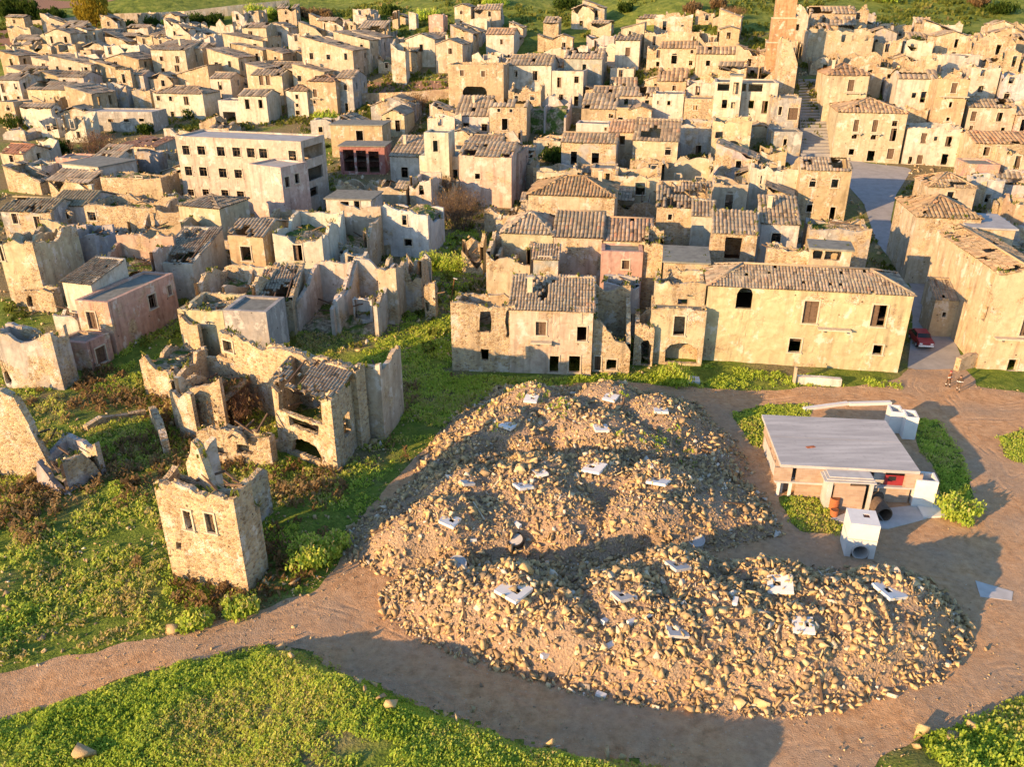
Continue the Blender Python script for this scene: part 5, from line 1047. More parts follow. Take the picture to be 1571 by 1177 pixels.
# front ruin with the bush-filled yard
B('P',335,510,545,'long rough stone wall of the front ruin with one small window',h=7.2,d=1.2,roof='n',c='st',r=.75,rag=.35,y1=566,th=.55,win=[(343,523,357,539,0,'plain')],cat='ruin',name='ruined_wall')
FR=B('P',415,583,507,'front ruin with caved-in slab roof and open pink interior',h=6.8,y1=614,roof='s',hback=.6,miss=.6,c='st',r=.7,rag=.9,C=(545,572),floorz=.5,win=[(428,600,492,640,0,'x'),(445,646,488,660,0,'x'),(448,676,492,700,.5,'x')],winr=[(527,632,538,668,0,'x')])
B('P',546,556,582,'tall shaded end wall of the front ruin facing the lane',h=7.6,d=5,roof='n',c='cr',r=.4,yaw=-14,rag=.3,walls='fr',win=[])
B('P',300,662,412,'low rubble wall with two cellar arches below the bush yard',h=3.2,d=1.2,roof='n',c='st',r=.8,y1=668,rag=.5,win=[(322,680,348,698,.8,'x'),(362,678,388,696,.8,'x')],cat='ruin',name='ruined_wall')
B('P',254,574,336,'tall ochre side room joining the cream block to the bush yard',h=5.6,d=6,roof='n',c='st',r=.6,yaw=-14,rag=.8,walls='flb',low={'f':(.8,1.0)},win=[(276,548,283,575,0,'x')],floorz=.55)
B('P',262,590,290,'ragged tall wall fragment left of the bush yard',h=5.4,d=4,roof='n',c='wh',r=.5,yaw=-20,rag=1.4,walls='fl',cat='ruin',name='ruined_wall')
B('P',272,478,300,'doorway jamb ruin between pink house and cream block',h=5.5,d=4,roof='n',c='st',r=.7,yaw=-30,rag=1.2,walls='fl',win=[],cat='ruin',name='ruined_wall')
B('P',215,560,262,'collapsed ochre corner with fallen timbers beside the pink house',h=3.2,d=6,roof='n',c='oc',r=.7,yaw=-15,rag=1.4)
TW=B('P',234,738,357,'isolated squat stone tower house with its roof gone',yb=884,yaw=-18,d=2.4,roof='n',c='st',tint=(.50,.37,.23),r=.95,rag=.3,win=[(283,784,295,812,0,'plain'),(316,788,330,817,0,'leaf'),(270,832,278,842,0,'x')],floorz=.86,low={'b':(.8,.95)},prof={'f':[(234,736),(300,748),(345,764),(362,768)]},cat='tower house',name='tower_house')
B('P',284,706,318,'jagged gable remnant rising behind the tower house',h=8.6,d=2.2,roof='n',c='wh',r=.6,yaw=-35,rag=1.6,walls='fl',th=.5,cat='ruin',name='ruined_wall',prof={'f':[(280,740),(290,690),(298,674),(308,700),(322,740)]})
B('P',345,745,372,'broken wall corner among weeds right behind the tower house',h=4.0,d=3,roof='n',c='lv',r=.5,yaw=-20,rag=1.2,walls='fr',cat='ruin',name='ruined_wall')
B('P',-40,640,84,'leaning triangular fragment of a fallen vault at the left edge',h=5.2,d=3,roof='n',c='st',tint=(.48,.41,.34),r=.75,yaw=-8,rag=1.3,walls='fl',th=.7,floorz=.35,prof={'f':[(-45,600),(0,596),(22,604),(45,650),(62,690),(92,735)]})
B('P',36,700,88,'tumbled block of masonry beside the fallen vault',h=2.6,d=4,roof='n',c='lv',tint=(.44,.39,.35),r=.3,yaw=-25,rag=1.2,low={'f':(1,.4)})
# ---------------------------------------------------------------- small auto-placed ruins that fill the blocks
HOUSES = [(o, o.location.copy()) for o in COL.objects if o.get('category') and o.get('group') == 'houses of the ruined town']
def footdist(x, y):
    """signed distance-like value to every (convex) footprint, largest over all: positive inside"""
    Q = np.array(FOOT); E = np.roll(Q, -1, 1) - Q; L = np.hypot(E[..., 0], E[..., 1]) + 1e-9
    ar = np.sign(np.sum(Q[:, :, 0] * np.roll(Q, -1, 1)[:, :, 1] - np.roll(Q, -1, 1)[:, :, 0] * Q[:, :, 1], 1))[:, None]
    D = (E[..., 0] * (y - Q[..., 1]) - E[..., 1] * (x - Q[..., 0])) / L * ar
    return D.min(1).max()
def infoot(x, y, m=1.0): return footdist(x, y) > -m
_streetp = STREET
def inany(x, y):
    a = np.array([x]); b = np.array([y])
    return polydist(a, b, STREET)[0] > -3 or polydist(a, b, PIECE)[0] > -2 or polydist(a, b, LANE)[0] > -1
LANE = wpoly([(590,640),(560,560),(640,470),(625,390),(720,350),(755,400),(690,470),(690,575),(760,600),(680,650)])
STAIR = [tuple(hit(*p).xy) for p in [(1226,244),(1292,242),(1268,120),(1222,122)]]
STOPW = set('the of with and a in on to under right left at its two from between by beside behind below above one that an is near along up into next halfway just grey-green tan small big long'.split())
rf = random.Random(91); used = {}
tries = 0; made = 0
DIRW = lambda dx, dy: ('just behind' if dy > abs(dx) else 'just in front of' if -dy > abs(dx) else 'right beside')
while made < 250 and tries < 6000:
    tries += 1; px = rf.uniform(5, 1566); py = rf.uniform(62, 420) if rf.random() < .5 else rf.uniform(36, 150)
    if 600 < px < 690 and py < 75: continue
    if any(a < px < c and b_ < py < d2 for a, b_, c, d2 in ((105,185,245,262),(225,165,330,205),(262,215,520,372),(535,180,660,245),(470,228,615,312),(325,180,380,215),(1180,230,1480,310),(1235,300,1420,420),(600,300,740,420),(440,150,560,205))): continue
    if 1100 < px < 1175 and py < 100: continue
    if px > 1330 and py < 60 or (px < 200 and py < 50): continue
    g = hit(px, py); W_ = rf.uniform(4, 8); d_ = rf.uniform(3.5, 6)
    pts = [(g.x + a * W_, g.y + b * d_) for a, b in ((0, 0), (1, -.2), (1, .8), (0, 1), (.5, .5))]
    if any(infoot(*q, -.5) for q in pts) or any(inany(*q) for q in pts) or any(polydist(np.array([q[0]]), np.array([q[1]]), STAIR)[0] > -1 for q in pts): continue
    near = min(HOUSES, key=lambda q: (q[1].xy - g.xy).length); dx, dy = g.x - near[1].x, g.y - near[1].y
    hh = rf.choice([2.4, 3.0, 3.8, 4.6, 5.6] if py < 160 else [2.2, 2.8, 3.4, 4.2, 5.0]); base = near[0]['label'].split()[:10]
    while base[-1].rstrip(',') in STOPW: base.pop()
    base = ' '.join(base).rstrip(',')
    kind = rf.choice(['low roofless', 'small broken', 'crumbling'] if hh < 3.5 else ['roofless', 'jagged', 'hollow']); lab = f'{kind} stone ruin {DIRW(dx, dy)} the {base}'
    if lab in used: continue
    used[lab] = 1; lab = ' '.join(lab.split()[:16])
    tx, ty = g.x, g.y; dep = ty*cp + (HC - g.z - hh)*sp; qx = 785.5 + F*tx/dep; qy = 588.5 - F*((ty*sp*-1*-1) if False else (-(HC - g.z - hh)*cp + ty*sp))/dep
    x1 = qx + F * W_ / dep
    B('P', qx, qy, x1, lab, h=hh, d=d_, roof=rf.choice('nnnnnsgpl'), miss=rf.uniform(.05, .6), c=rf.choice(['st', 'cr', 'wh', 'oc', 'lv', 'cr', 'gy']), r=rf.uniform(.2, .7), rag=rf.uniform(.5, 1.3), yaw=-13 + rf.uniform(-6, 6), aw=rf.choice([0, 1, 1]), part=rf.choice([0, 0, 1]), name='ruined_house', cat='ruin', group='small ruins between the houses'); made += 1
print('fillers', made, 'tries', tries)

# ---------------------------------------------------------------- church tower ruin
g = hit(1192, 112); tw = empty('church_tower', (g.x, g.y, g.z), 'tall tapering ochre church tower ruin beside the stairs', 'tower', rz=R(-13))
zz = 0.0; wd = 6.6
for i, (hh, w2, op) in enumerate(((6.5, 6.0, [[2.4, 3.2, 3.7, 4.6, .9, None]]), (5.0, 5.2, []), (5.0, 4.4, []), (5.0, 3.5, []), (6.0, 2.7, [[.8, 1.5, 1.9, 4.0, .9, None]]))):
    A = Acc(); hw = w2/2; cs = [(-hw, -hw), (hw, -hw), (hw, hw), (-hw, hw)]; z0 = zz - (2.5 if i == 0 else 0); rg_ = ragf(300 + i, 1.6 if i == 4 else .05)
    for k in range(4):
        a, b_ = cs[k], cs[(k+1) % 4]
        if k in (1, 3): a = (a[0], a[1] + (.6 if k == 1 else -.6)); b_ = (b_[0], b_[1] + (-.6 if k == 1 else .6))
        wall_panel(A, a, b_, z0, lambda x, k=k: zz + hh + (rg_(x + k*3) if i == 4 else 0), [[o[0], zz+o[1], o[2], zz+o[3], o[4], None] for o in op] if k in (0, 1) else [], .6, .9, .03, (k in (0, 2), k in (0, 2)), 900 + i*4 + k)
    o = A.obj('wall', 'wall', tw); o.color = (.40, .23, .11, .25)
    zz += hh
    if i < 4:
        A = Acc(); A.box((0, 0, zz + .06), (w2 + (.4 if i in (0, 2) else .08), w2 + (.4 if i in (0, 2) else .08), .2)); A.obj('cornice', 'trim', tw)
FOOT.append([(g.x-3, g.y-3), (g.x+3, g.y-3), (g.x+3, g.y+3), (g.x-3, g.y+3)])

# ---------------------------------------------------------------- stairs up from the square
bl, br_, tl, tr = (hit(1228, 242), hit(1290, 240), hit(1224, 124), hit(1266, 122))
st_root = bpy.data.objects.new('stairs', None); st_root.location = bl; link(st_root, None, kind='structure')
NS = 26; off = Vector(bl)
for i in range(NS):
    f0, f1 = i / NS, (i + 1) / NS; A = Acc(); L0 = bl.lerp(tl, f0); R0 = br_.lerp(tr, f0); L1 = bl.lerp(tl, f1 + .01); R1 = br_.lerp(tr, f1 + .01); zt_ = bl.z + (tl.z - bl.z) * f1 + .35
    A.hexa([Vector((q.x, q.y, zt_ - 1.6)) - off for q in (L0, R0, R1, L1)], [Vector((q.x, q.y, zt_)) - off for q in (L0, R0, R1, L1)]); A.obj('step', 'paving', st_root)

# ---------------------------------------------------------------- concrete hut in the yard
g = hit(1190, 764); zt = aty(1198, 716, g.y).z; zb = g.z; FL = onz(1198, 715, zt); FR_ = onz(1412, 726, zt); BL = onz(1174, 638, zt)
W = math.hypot(FR_[0]-FL[0], FR_[1]-FL[1]); u = ((FR_[0]-FL[0])/W, (FR_[1]-FL[1])/W); n = (-u[1], u[0]); d = (BL[0]-FL[0])*n[0] + (BL[1]-FL[1])*n[1]
hut = empty('concrete_hut', (FL[0], FL[1], zb), 'flat grey-roofed block hut in the dirt yard right of the rubble', 'hut', rz=math.atan2(u[1], u[0]))
FOOT.append([FL, FR_, (FR_[0]+n[0]*d, FR_[1]+n[1]*d), BL]); H = zt - zb
def hz(px, py, o): # pixel on the plane o metres in front of the eave line -> local x, height
    p = (FL[0] - n[0]*o, FL[1] - n[1]*o); a, z = plane_uz(1150 + px/5.068, 600 + py/5.068, p, u); return a, z - zb
def hbox(name, x0, y0, x1, y1, o, thk, mat, zmin=None, zmax=None, parent=None):
    a0, z1 = hz((x0), y0, o); a0 = hz(x0, (y0+y1)/2, o)[0]; a1 = hz(x1, (y0+y1)/2, o)[0]; z1 = hz((x0+x1)/2, y0, o)[1]; z0 = hz((x0+x1)/2, y1, o)[1]
    if zmin is not None: z0 = zmin
    if zmax is not None: z1 = zmax
    A = Acc(); A.box(((a0+a1)/2, -o + thk/2, (z0+z1)/2), (abs(a1-a0), thk, abs(z1-z0))); return A.obj(name, mat, parent or hut)
A = Acc(); A.box((W/2, d*.27, H-.02), (W, d*.54-.06, .26)); A.obj('roof_slab', 'felt_roof', hut)
A = Acc(); A.box((W/2-.01, d*.77, H-.025), (W-.02, d*.46-.02, .26)); A.obj('roof_slab', 'felt_roof', hut)
zu = H*.52; iw = .35
A = Acc(); A.box((W/2, d-.5, H*.47), (W-2*iw, .25, H*.9)); A.obj('back_wall', 'block', hut)
for sx in (0, 1):
    x = iw + .13 if sx == 0 else W - iw - .13
    A = Acc(); A.box((x, d/2, zu*.5-.3), (.24, d-1.3, zu+.6)); A.obj('side_wall', 'concrete', hut)
    A = Acc()
    for k, (y0, y1) in enumerate(((.15, d*.28), (d*.36, d*.52), (d*.60, d-.7))): A.box((x + (-.12 if sx == 0 else .12), (y0+y1)/2, zu + (H-zu-.13)/2), (.3, y1-y0, H-zu-.16))
    A.box((x + (-.1 if sx == 0 else .1), d/2, zu + .08), (.34, d-.9, .14)); A.obj('side_wall', 'block', hut)
A = Acc(); A.box((W/2, 1.3, zu*.5-.3), (W-2*iw-.6, .2, zu+.55)); A.obj('inner_wall', 'block', hut)
A = Acc(); A.box((W/2, d/2, zu-.02), (W-2*iw-.5, d-1.2, .14)); A.obj('floor_slab', 'concrete', hut)
hbox('wall_panel', 195, 575, 332, 690, .0, .22, 'block', zu+.02, H-.16); hbox('wall_panel', 366, 580, 604, 710, .0, .22, 'block', zu+.02, H-.16)
hbox('beam', 195, 690, 604, 712, .06, .4, 'concrete', zu-.14, zu+.01)
hbox('post', 214, 712, 234, 815, -.2, .2, 'pale_concrete', -.3, zu-.15); hbox('post', 303, 712, 324, 820, -.2, .2, 'pale_concrete', -.3, zu-.15)
hbox('lower_wall', 352, 720, 600, 840, -.35, .2, 'block', -.3, zu-.15)
po = 1.2
hbox('pillar', 600, 640, 640, 930, po, 1.3, 'concrete', -.3, H-.42); hbox('pillar', 930, 665, 955, 940, po, .3, 'concrete', -.3, H-.42)
hbox('wall_panel', 650, 700, 892, 930, po-.08, .2, 'block', -.3, H*.72); hbox('wall_panel', 650, 655, 795, 700, po-.08, .2, 'block', H*.722, H-.44)
for k in range(3):
    A = Acc(); a0 = hz(590, 640, po)[0]; a1 = hz(1000 - k*10, 640, po)[0]; A.box(((a0+a1)/2 + .1*k, -po/2 + .12*k, H - .37 + k*.12), (a1-a0-.2*k, po + .5 - .12*k, .09)); A.obj('canopy_slab', 'concrete', hut)
hbox('wall_panel', 1205, 645, 1340, 765, .0, .22, 'block', zu, H-.16); hbox('wall_panel', 958, 650, 1045, 745, -.7, .2, 'concrete', zu+.02, H-.16)
hbox('lower_wall', 950, 760, 1235, 885, -.3, .2, 'block', -.3, zu-.1); hbox('post', 1262, 770, 1294, 890, -.15, .25, 'pale_concrete', -.3, zu)
hbox('beam', 950, 745, 1345, 765, .03, .4, 'concrete', zu-.14, zu-.005)
rp = hbox('red_panel', 1052, 640, 1200, 745, -.25, .1, 'red_paint', zu+.02, H-.5); rp['label'] = 'red metal panel with a dark pane under the roof'
hbox('dark_pane', 1085, 640, 1145, 668, -.235, .05, 'dark_glass', H-.95, H-.58, None)
A = Acc(); A.box((W*.28, d*.36, H+.115), (.75, .32, .02), .3); A.box((W*.28+.1, d*.36, H+.135), (.3, .2, .02), 1.0)
A.obj('cloth_scrap', 'terracotta', None, None); o = bpy.data.objects['cloth_scrap']; o.matrix_world = Matrix.Translation(hut.location) @ Matrix.Rotation(hut.rotation_euler.z, 4, 'Z'); o['label'] = 'small orange rag lying on the grey hut roof'; o['category'] = 'rag'
# concrete apron in front of the hut
ap = [hit(*p) for p in [(1274,797),(1300,788),(1345,783),(1404,776),(1422,797),(1362,813),(1312,808)]]; zA = max(q.z for q in ap) + .05
me = bpy.data.meshes.new('concrete_apron'); k = len(ap); me.from_pydata([(q.x, q.y, zA) for q in ap] + [(q.x, q.y, zA-.5) for q in ap], [], [tuple(range(k))] + [(i, (i+1) % k, k+(i+1) % k, k+i)[::-1] for i in range(k)]); me.materials.append(M['concrete']); addmesh('concrete_apron', me, kind='structure')

# ---------------------------------------------------------------- things around the hut
def T34(x, y): return 1171 + x*KS, 580 + y*KS
def cbox(name, label, cat, base, top, x1, depth, mat='pale_concrete', lid=None, joint=None, arch=None, hole=None, group=None):
    """upright concrete box: base-left pixel, top-left pixel, right x pixel, depth in metres"""
    g = hit(*base); t_ = aty(*top, g.y); h = t_.z - g.z; k = (x1 - 785.5)/F; dep = g.y*cp + (HC-t_.z)*sp; yw = R(-12); uu = (math.cos(yw), math.sin(yw)); s = (k*dep - t_.x)/(uu[0]-k*uu[1]*cp)
    r_ = empty(name, (t_.x, t_.y, g.z), label, cat, group, rz=yw); A = Acc(); th = .16
    ops = [[s*.2, -.3, s*.8, h*.44, 1.0, None]] if arch else []
    wall_panel(A, (0, 0), (s, 0), -.3, lambda x: h, ops, th, .6, 0); wall_panel(A, (s, th), (s, depth-th), -.3, lambda x: h, [], th, .8, 0, (False, False)); wall_panel(A, (s, depth), (0, depth), -.3, lambda x: h, [], th, .8, 0); wall_panel(A, (0, depth-th), (0, th), -.3, lambda x: h, [], th, .8, 0, (False, False))
    A.obj('wall', mat, r_)
    if joint: A = Acc(); A.box((s/2, depth/2, h*joint), (s+.05, depth+.05, .06)); A.obj('joint_band', 'concrete', r_)
    if lid:
        A = Acc(); hx, hy, hs = s*.62, depth*.6, .22
        for cx, cy, sx_, sy_ in (((hx-hs)/2, depth/2, hx-hs, depth), ((hx+hs+s)/2, depth/2, s-hx-hs, depth), (hx, (hy-hs)/2, 2*hs, hy-hs), (hx, (hy+hs+depth)/2, 2*hs, depth-hy-hs)): A.box((cx, cy, h+.07), (sx_+.002, sy_, .16))
        A.obj('lid', mat, r_)
        A = Acc()
        for q in range(4): A.box((hx-hs+.08+q*.12, hy, h+.10), (.03, 2*hs, .04))
        A.obj('grate', 'rust', r_)
    if arch:
        A = Acc(); N_ = 20; rr = s*.305; cx, cz = s*.5, h*.44-s*.30
        for q in range(N_):
            a0, a1 = 2*math.pi*q/N_, 2*math.pi*(q+1)/N_
            p = [(cx+math.cos(a)*r2, y, cz+math.sin(a)*r2) for a in (a0, a1) for r2 in (rr, rr-.1) for y in (-.12, depth*.8)]
            A.quad(p[0], p[4], p[6], p[2]); A.quad(p[0], p[1], p[5], p[4]); A.quad(p[2], p[6], p[7], p[3])
        A.obj('pipe_mouth', 'concrete', r_)
    return r_
cbox('manhole_chamber', 'tall white precast chamber with pipe mouth in front of the hut', 'chamber', T34(520, 1075), T34(526, 886), T34(706, 886)[0], 2.0, lid=True, joint=.58, arch=True)
cbox('concrete_box', 'square white precast box against the right side of the hut', 'box', (1405.5,777), (1407,737), 1441, 1.5, hole=True)
cbox('culvert_box', 'left of two upright culvert boxes behind the hut', 'culvert', (1372,664), (1367.5,632), 1387, 1.6, group='upright culvert boxes')
cbox('culvert_box', 'right of two upright culvert boxes behind the hut', 'culvert', (1389,674), (1391,640), 1411, 1.6, group='upright culvert boxes')
def slabpx(name, label, cat, pts, thk, mat, lift=.0, fn=None, group=None):
    P_ = [hit(*p, 0, fn) for p in pts]; zc = sum(q.z for q in P_)/4 + thk + lift; c0 = sum((q for q in P_), Vector())/4; A = Acc()
    A.hexa([Vector((q.x-c0.x, q.y-c0.y, q.z-.1-c0.z+lift)) for q in P_], [Vector((q.x-c0.x, q.y-c0.y, q.z-c0.z+thk+lift)) for q in P_]); return A.obj(name, mat, None, c0, label=label, cat=cat, group=group)
slabpx('concrete_slab', 'white concrete slab lying flat right of the hut', 'slab', [T34(960,848), T34(1105,842), T34(1035,775), T34(925,778)], .18, 'pale_concrete')
slabpx('metal_sheet', 'flat pale grey sheet lying on the dirt at right', 'sheet', [(1504,917),(1552,923),(1554,909),(1496,892)], .06, 'concrete')
slabpx('concrete_slab', 'small white slab in the shaded green lane', 'slab', [(582,597),(601,598),(604,587),(586,585)], .2, 'pale_concrete')
slabpx('concrete_slab', 'white slab half sunk beside the bush below the arch', 'slab', [(1047,588),(1074,590),(1072,582),(1052,580)], .3, 'pale_concrete')
def lying(name, label, cat, a, b, wd, hg, mat, fn=None, group=None):
    p, q = hit(*a, 0, fn), hit(*b, 0, fn); c0 = (p+q)/2; L = (q-p).length; A = Acc(); A.box((0, 0, 0), (L, wd, hg)); o = A.obj(name, mat, None, c0 + Vector((0, 0, hg*.5)), label=label, cat=cat, group=group)
    o.rotation_mode = 'QUATERNION'; o.rotation_quaternion = (q-p).to_track_quat('X', 'Z'); return o
lying('concrete_beam', 'longer pale concrete beam lying behind the hut', 'beam', (1233,630), (1300,621), .45, .3, 'pale_concrete', group='beams behind the hut')
lying('concrete_beam', 'shorter pale concrete beam lying nearer the culvert boxes', 'beam', (1302,622), (1366,620), .45, .3, 'pale_concrete', group='beams behind the hut')
lying('wooden_board', 'pale wooden board lying on the front rubble heap', 'board', (785,945), (832,933), .3, .12, 'trim', surf)
lying('timber_pole', 'thin pale pole lying on the back rubble heap', 'pole', (920,691), (937,702), .08, .08, 'trim', surf)
lying('timber_pole', 'pair of fallen timbers in the grass by the pink annex', 'timber', (178,577), (215,583), .2, .15, 'wood')
for i, (px, py, lab) in enumerate([(935,993,'white block low on the front heap'), (837,1008,'upright white block at the foot of the front heap'), (922,1069,'white block at the bottom edge of the front heap'), (970,957,'pale square block below the round-holed slab'), (928,955,'tan square block on the front heap'), (1128,925,'small white pipe stub in the shaded hollow of the front heap'), (999,717,'white chip of concrete on the back heap'), (726,830,'white plastic strip on the middle heap'), (794,807,'grey-white chunk beside the round cover')]):
    p = hit(px, py, 0, surf); A = Acc(); s = random.uniform(.28, .42); A.box((0, 0, 0), (s*1.6, s*.8, s*.7)); o = A.obj('concrete_block', 'pale_concrete', None, p + Vector((0, 0, s*.25)), label=lab, cat='block', group='loose blocks on the rubble'); o.rotation_euler = (random.uniform(-.3, .3), random.uniform(-.3, .3), random.uniform(0, 3))
# manhole slabs on the heaps
SL = {'back': ['white holed slab at the top left of the back heap', 'white holed slab in the middle of the back heap\'s top edge', 'white holed slab at the right end of the back heap', 'small white holed slab on the back heap\'s left flank', 'white holed slab halfway down the centre of the back heap'],
      'middle': ['half-buried grey holed slab at the left of the middle heap', 'small white holed slab in the hollow of the middle heap', 'tilted white holed slab at the middle heap\'s highest point', 'white holed slab left of the small hollow one', 'white holed slab on the right shoulder of the middle heap', 'white holed slab low on the left tongue of the middle heap'],
      'front': ['large tilted white slab at the left end of the front heap', 'grey holed slab on the second hump of the front heap', 'tan holed slab between middle and front heaps', 'plain grey slab in the shaded hollow of the front heap', 'pale blue slab half covered by stones on the front heap', 'white notched slab at the right end of the front heap', 'pinkish slab with round hole on the front heap']}
SZ = {(788,906): 1.9, (912,718): 1.7, (1011,738): 1.7, (1365,907): 1.7, (1197,897): 1.7, (717,741): 1.0, (830,727): 1.0}
RIM = []
for k, L in SLABS.items():
    for (px, py), lab in zip(L, SL[k]):
        p = hit(px, py, .13, surf); s = .9 * SZ.get((px, py), 1.35); r_ = empty('manhole_slab', p, lab, 'slab', 'holed slabs on the rubble'); r_.rotation_euler = (random.uniform(-.2, .12), random.uniform(-.2, .2), random.uniform(-.7, .7))
        A = Acc(); hs = .2*s/1.35; hw = s/2; hx = hw*.25*random.choice((-1, 1))
        for cx, cy, sx_, sy_ in (((-hw+hx-hs)/2, 0, hx-hs+hw, s), ((hw+hx+hs)/2, 0, hw-hx-hs, s), (hx, (-hw-hs)/2, 2*hs, hw-hs), (hx, (hw+hs)/2, 2*hs, hw-hs)): A.box((cx, cy, 0), (sx_, sy_, .2))
        A.obj('slab', 'concrete' if px in (717, 957, 1038, 1040) else 'pale_concrete', r_)
        for _ in range(4):
            a_ = random.choice((0, 1, 2, 3)); o_ = random.uniform(-hw, hw); q_ = ((o_, -hw), (o_, hw), (-hw, o_), (hw, o_))[a_]; v_ = Matrix.Rotation(r_.rotation_euler.z, 3, 'Z') @ Vector((*q_, 0)); RIM.append((p.x + v_.x, p.y + v_.y, p.z + .1))
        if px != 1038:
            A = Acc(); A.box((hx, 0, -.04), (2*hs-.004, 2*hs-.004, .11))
            A.obj('shaft', 'painted_hole_dark', r_)  # solid near-black plug under the slab top; the hole's darkness is painted
RIM = np.array(RIM); stone_mass('slab_edge_stones', RIM, .13 * np.exp(rng.normal(0, .35, len(RIM))), label='stones lying over the edges of the holed slabs', cat='rubble', kind='stuff')
for px, py, lab in ((791,829,'dark round concrete cover in the hollow of the middle heap'), (1068,830,'round concrete cover at the foot of the middle heap\'s right end'), (702,866,'round tan concrete cover low on the left of the middle heap')):
    p = hit(px, py, .15, surf); r_ = empty('concrete_ring', p, lab, 'ring', 'round covers in the rubble'); r_.rotation_euler = (.35, random.uniform(-.1, .1), 0)
    A = Acc(); N_ = 24
    for q in range(N_):
        a0, a1 = 2*math.pi*q/N_, 2*math.pi*(q+1)/N_; P_ = lambda a, r2, z: (math.cos(a)*r2, math.sin(a)*r2, z)
        A.quad(P_(a0, .62, -.3), P_(a1, .62, -.3), P_(a1, .62, .16), P_(a0, .62, .16)); A.quad(P_(a0, .62, .16), P_(a1, .62, .16), P_(a1, .52, .16), P_(a0, .52, .16)); A.quad(P_(a0, .52, .16), P_(a1, .52, .16), P_(a1, .52, -.1), P_(a0, .52, -.1))
    A.obj('ring', 'rubber' if px == 791 else 'concrete', r_); A = Acc(); A.tube((0, 0, -.1), (0, 0, .1), .515, .515, 24); A.obj('cover', 'concrete', r_)
# barrels and corrugated pipe beside the portal
def barrel(px, py, lab, r, h, mat):
    p = hit(px, py); r_ = empty('barrel', p + Vector((0, 0, .03)), lab, 'barrel', 'barrels beside the hut'); A = Acc(); N_ = 18; pr = [(0, r*.96), (.06*h, r), (.32*h, r), (.34*h, r*1.05), (.37*h, r), (.64*h, r), (.66*h, r*1.05), (.69*h, r), (.95*h, r), (h, r*.97)]
    for (z0, r0), (z1, r1) in zip(pr, pr[1:]):
        for q in range(N_):
            a0, a1 = 2*math.pi*q/N_, 2*math.pi*(q+1)/N_; A.quad((math.cos(a0)*r0, math.sin(a0)*r0, z0), (math.cos(a1)*r0, math.sin(a1)*r0, z0), (math.cos(a1)*r1, math.sin(a1)*r1, z1), (math.cos(a0)*r1, math.sin(a0)*r1, z1))
    A.obj('drum', mat, r_); A = Acc(); A.tube((0, 0, h-.06), (0, 0, h-.03), r*.93, r*.93, 18); A.obj('lid', 'rust', r_)
barrel(1278, 783, 'red oil drum standing by the hut portal', .36, 1.1, 'terracotta'); barrel(1279, 792, 'smaller orange drum in front of the red one', .3, .55, 'terracotta')
def pipe(a, b, r, lab):
    p, q = hit(*a), hit(*b); p.z += r; q.z += r; r_ = empty('corrugated_pipe', (p+q)/2, lab, 'pipe', 'pipes beside the hut'); dd = (q-p); L = dd.length; ax = dd.normalized(); s1 = Vector((-ax.y, ax.x, 0)).normalized(); s2 = ax.cross(s1); A = Acc(); N_ = 20; K_ = 18
    def pt(i, j, rr): a_ = 2*math.pi*j/N_; return ax*(L*(i/K_-.5)) + (s1*math.cos(a_) + s2*math.sin(a_))*rr
    for i in range(K_):
        r0 = r*(1 if i % 2 else .93); r1 = r*(.93 if i % 2 else 1)
        for j in range(N_): A.quad(pt(i, j, r0), pt(i, j+1, r0), pt(i+1, j+1, r1), pt(i+1, j, r1)); A.quad(pt(i, j+1, r*.86), pt(i, j, r*.86), pt(i+1, j, r*.86), pt(i+1, j+1, r*.86))
    for i in (0, K_):
        for j in range(N_): A.quad(pt(i, j, r*.86), pt(i, j+1, r*.86), pt(i, j+1, r*.95), pt(i, j, r*.95))
    A.obj('pipe_wall', 'brown_pipe', r_)
pipe((1355,801), (1341,782), .62, 'large brown corrugated pipe lying before the hut with open end')
pipe((1333,776), (1346,768), .5, 'dark corrugated pipe leaning by the hut portal')

# ---------------------------------------------------------------- leaning pole, retaining walls
p = hit(690, 472); q = aty(697, 428, p.y); r_ = empty('street_pole', p, 'thin rusty leaning pole at the corner of the front house', 'pole'); A = Acc(); A.tube((0, 0, -.3), q - p, .07, .05, 8); A.obj('shaft', 'rust', r_); A = Acc(); A.box(q - p + Vector((.12, 0, .05)), (.5, .14, .12), 0, (0, .3)); A.obj('lamp_head', 'concrete', r_)
def longwall(pts, h, lab, cat='wall', tint=(.6, .5, .36), r=.2, th=.6, rag=.1, name='stone_wall'):
    P_ = [hit(*q) for q in pts]; A = Acc(); off = P_[0]
    for i, (a, b_) in enumerate(zip(P_, P_[1:])):
        L = (b_.xy-a.xy).length; g_ = ragf(700+i, rag); wall_panel(A, (a.x-off.x, a.y-off.y), (b_.x-off.x, b_.y-off.y), min(a.z, b_.z)-1.5-off.z, lambda x: (a.z + (b_.z-a.z)*x/L) + h - off.z + g_(x), [], th, 1.2, .03, seed=i)
    r_ = empty(name, off, lab, cat); o = A.obj('wall', 'wall', r_); o.color = (*tint, r); return r_
longwall([(165,36),(230,34),(285,32),(350,24),(445,14)], 3.2, 'long pale retaining wall below the green field, upper left', rag=.05)
longwall([(10,40),(70,38),(125,32)], 1.6, 'short pale field wall beside the ploughed field', rag=.2)
longwall([(553,160),(620,158),(690,153)], 2.6, 'brown terrace wall below the bare patch', tint=(.40, .28, .18), r=.6)
longwall([(555,-4),(640,-9),(760,-14)], 1.2, 'thin pale field wall along the top edge', rag=.3)
longwall([(135,662),(160,650),(200,642),(225,636)], .6, 'low line of lit stones in the overgrown plot', tint=(.5, .38, .22), r=.9, rag=.5)
longwall([(1217,592),(1219.5,592)], 2.0, 'pale stone gate post in front of the palazzo', rag=.05, th=.5, name='gate_post', cat='post')
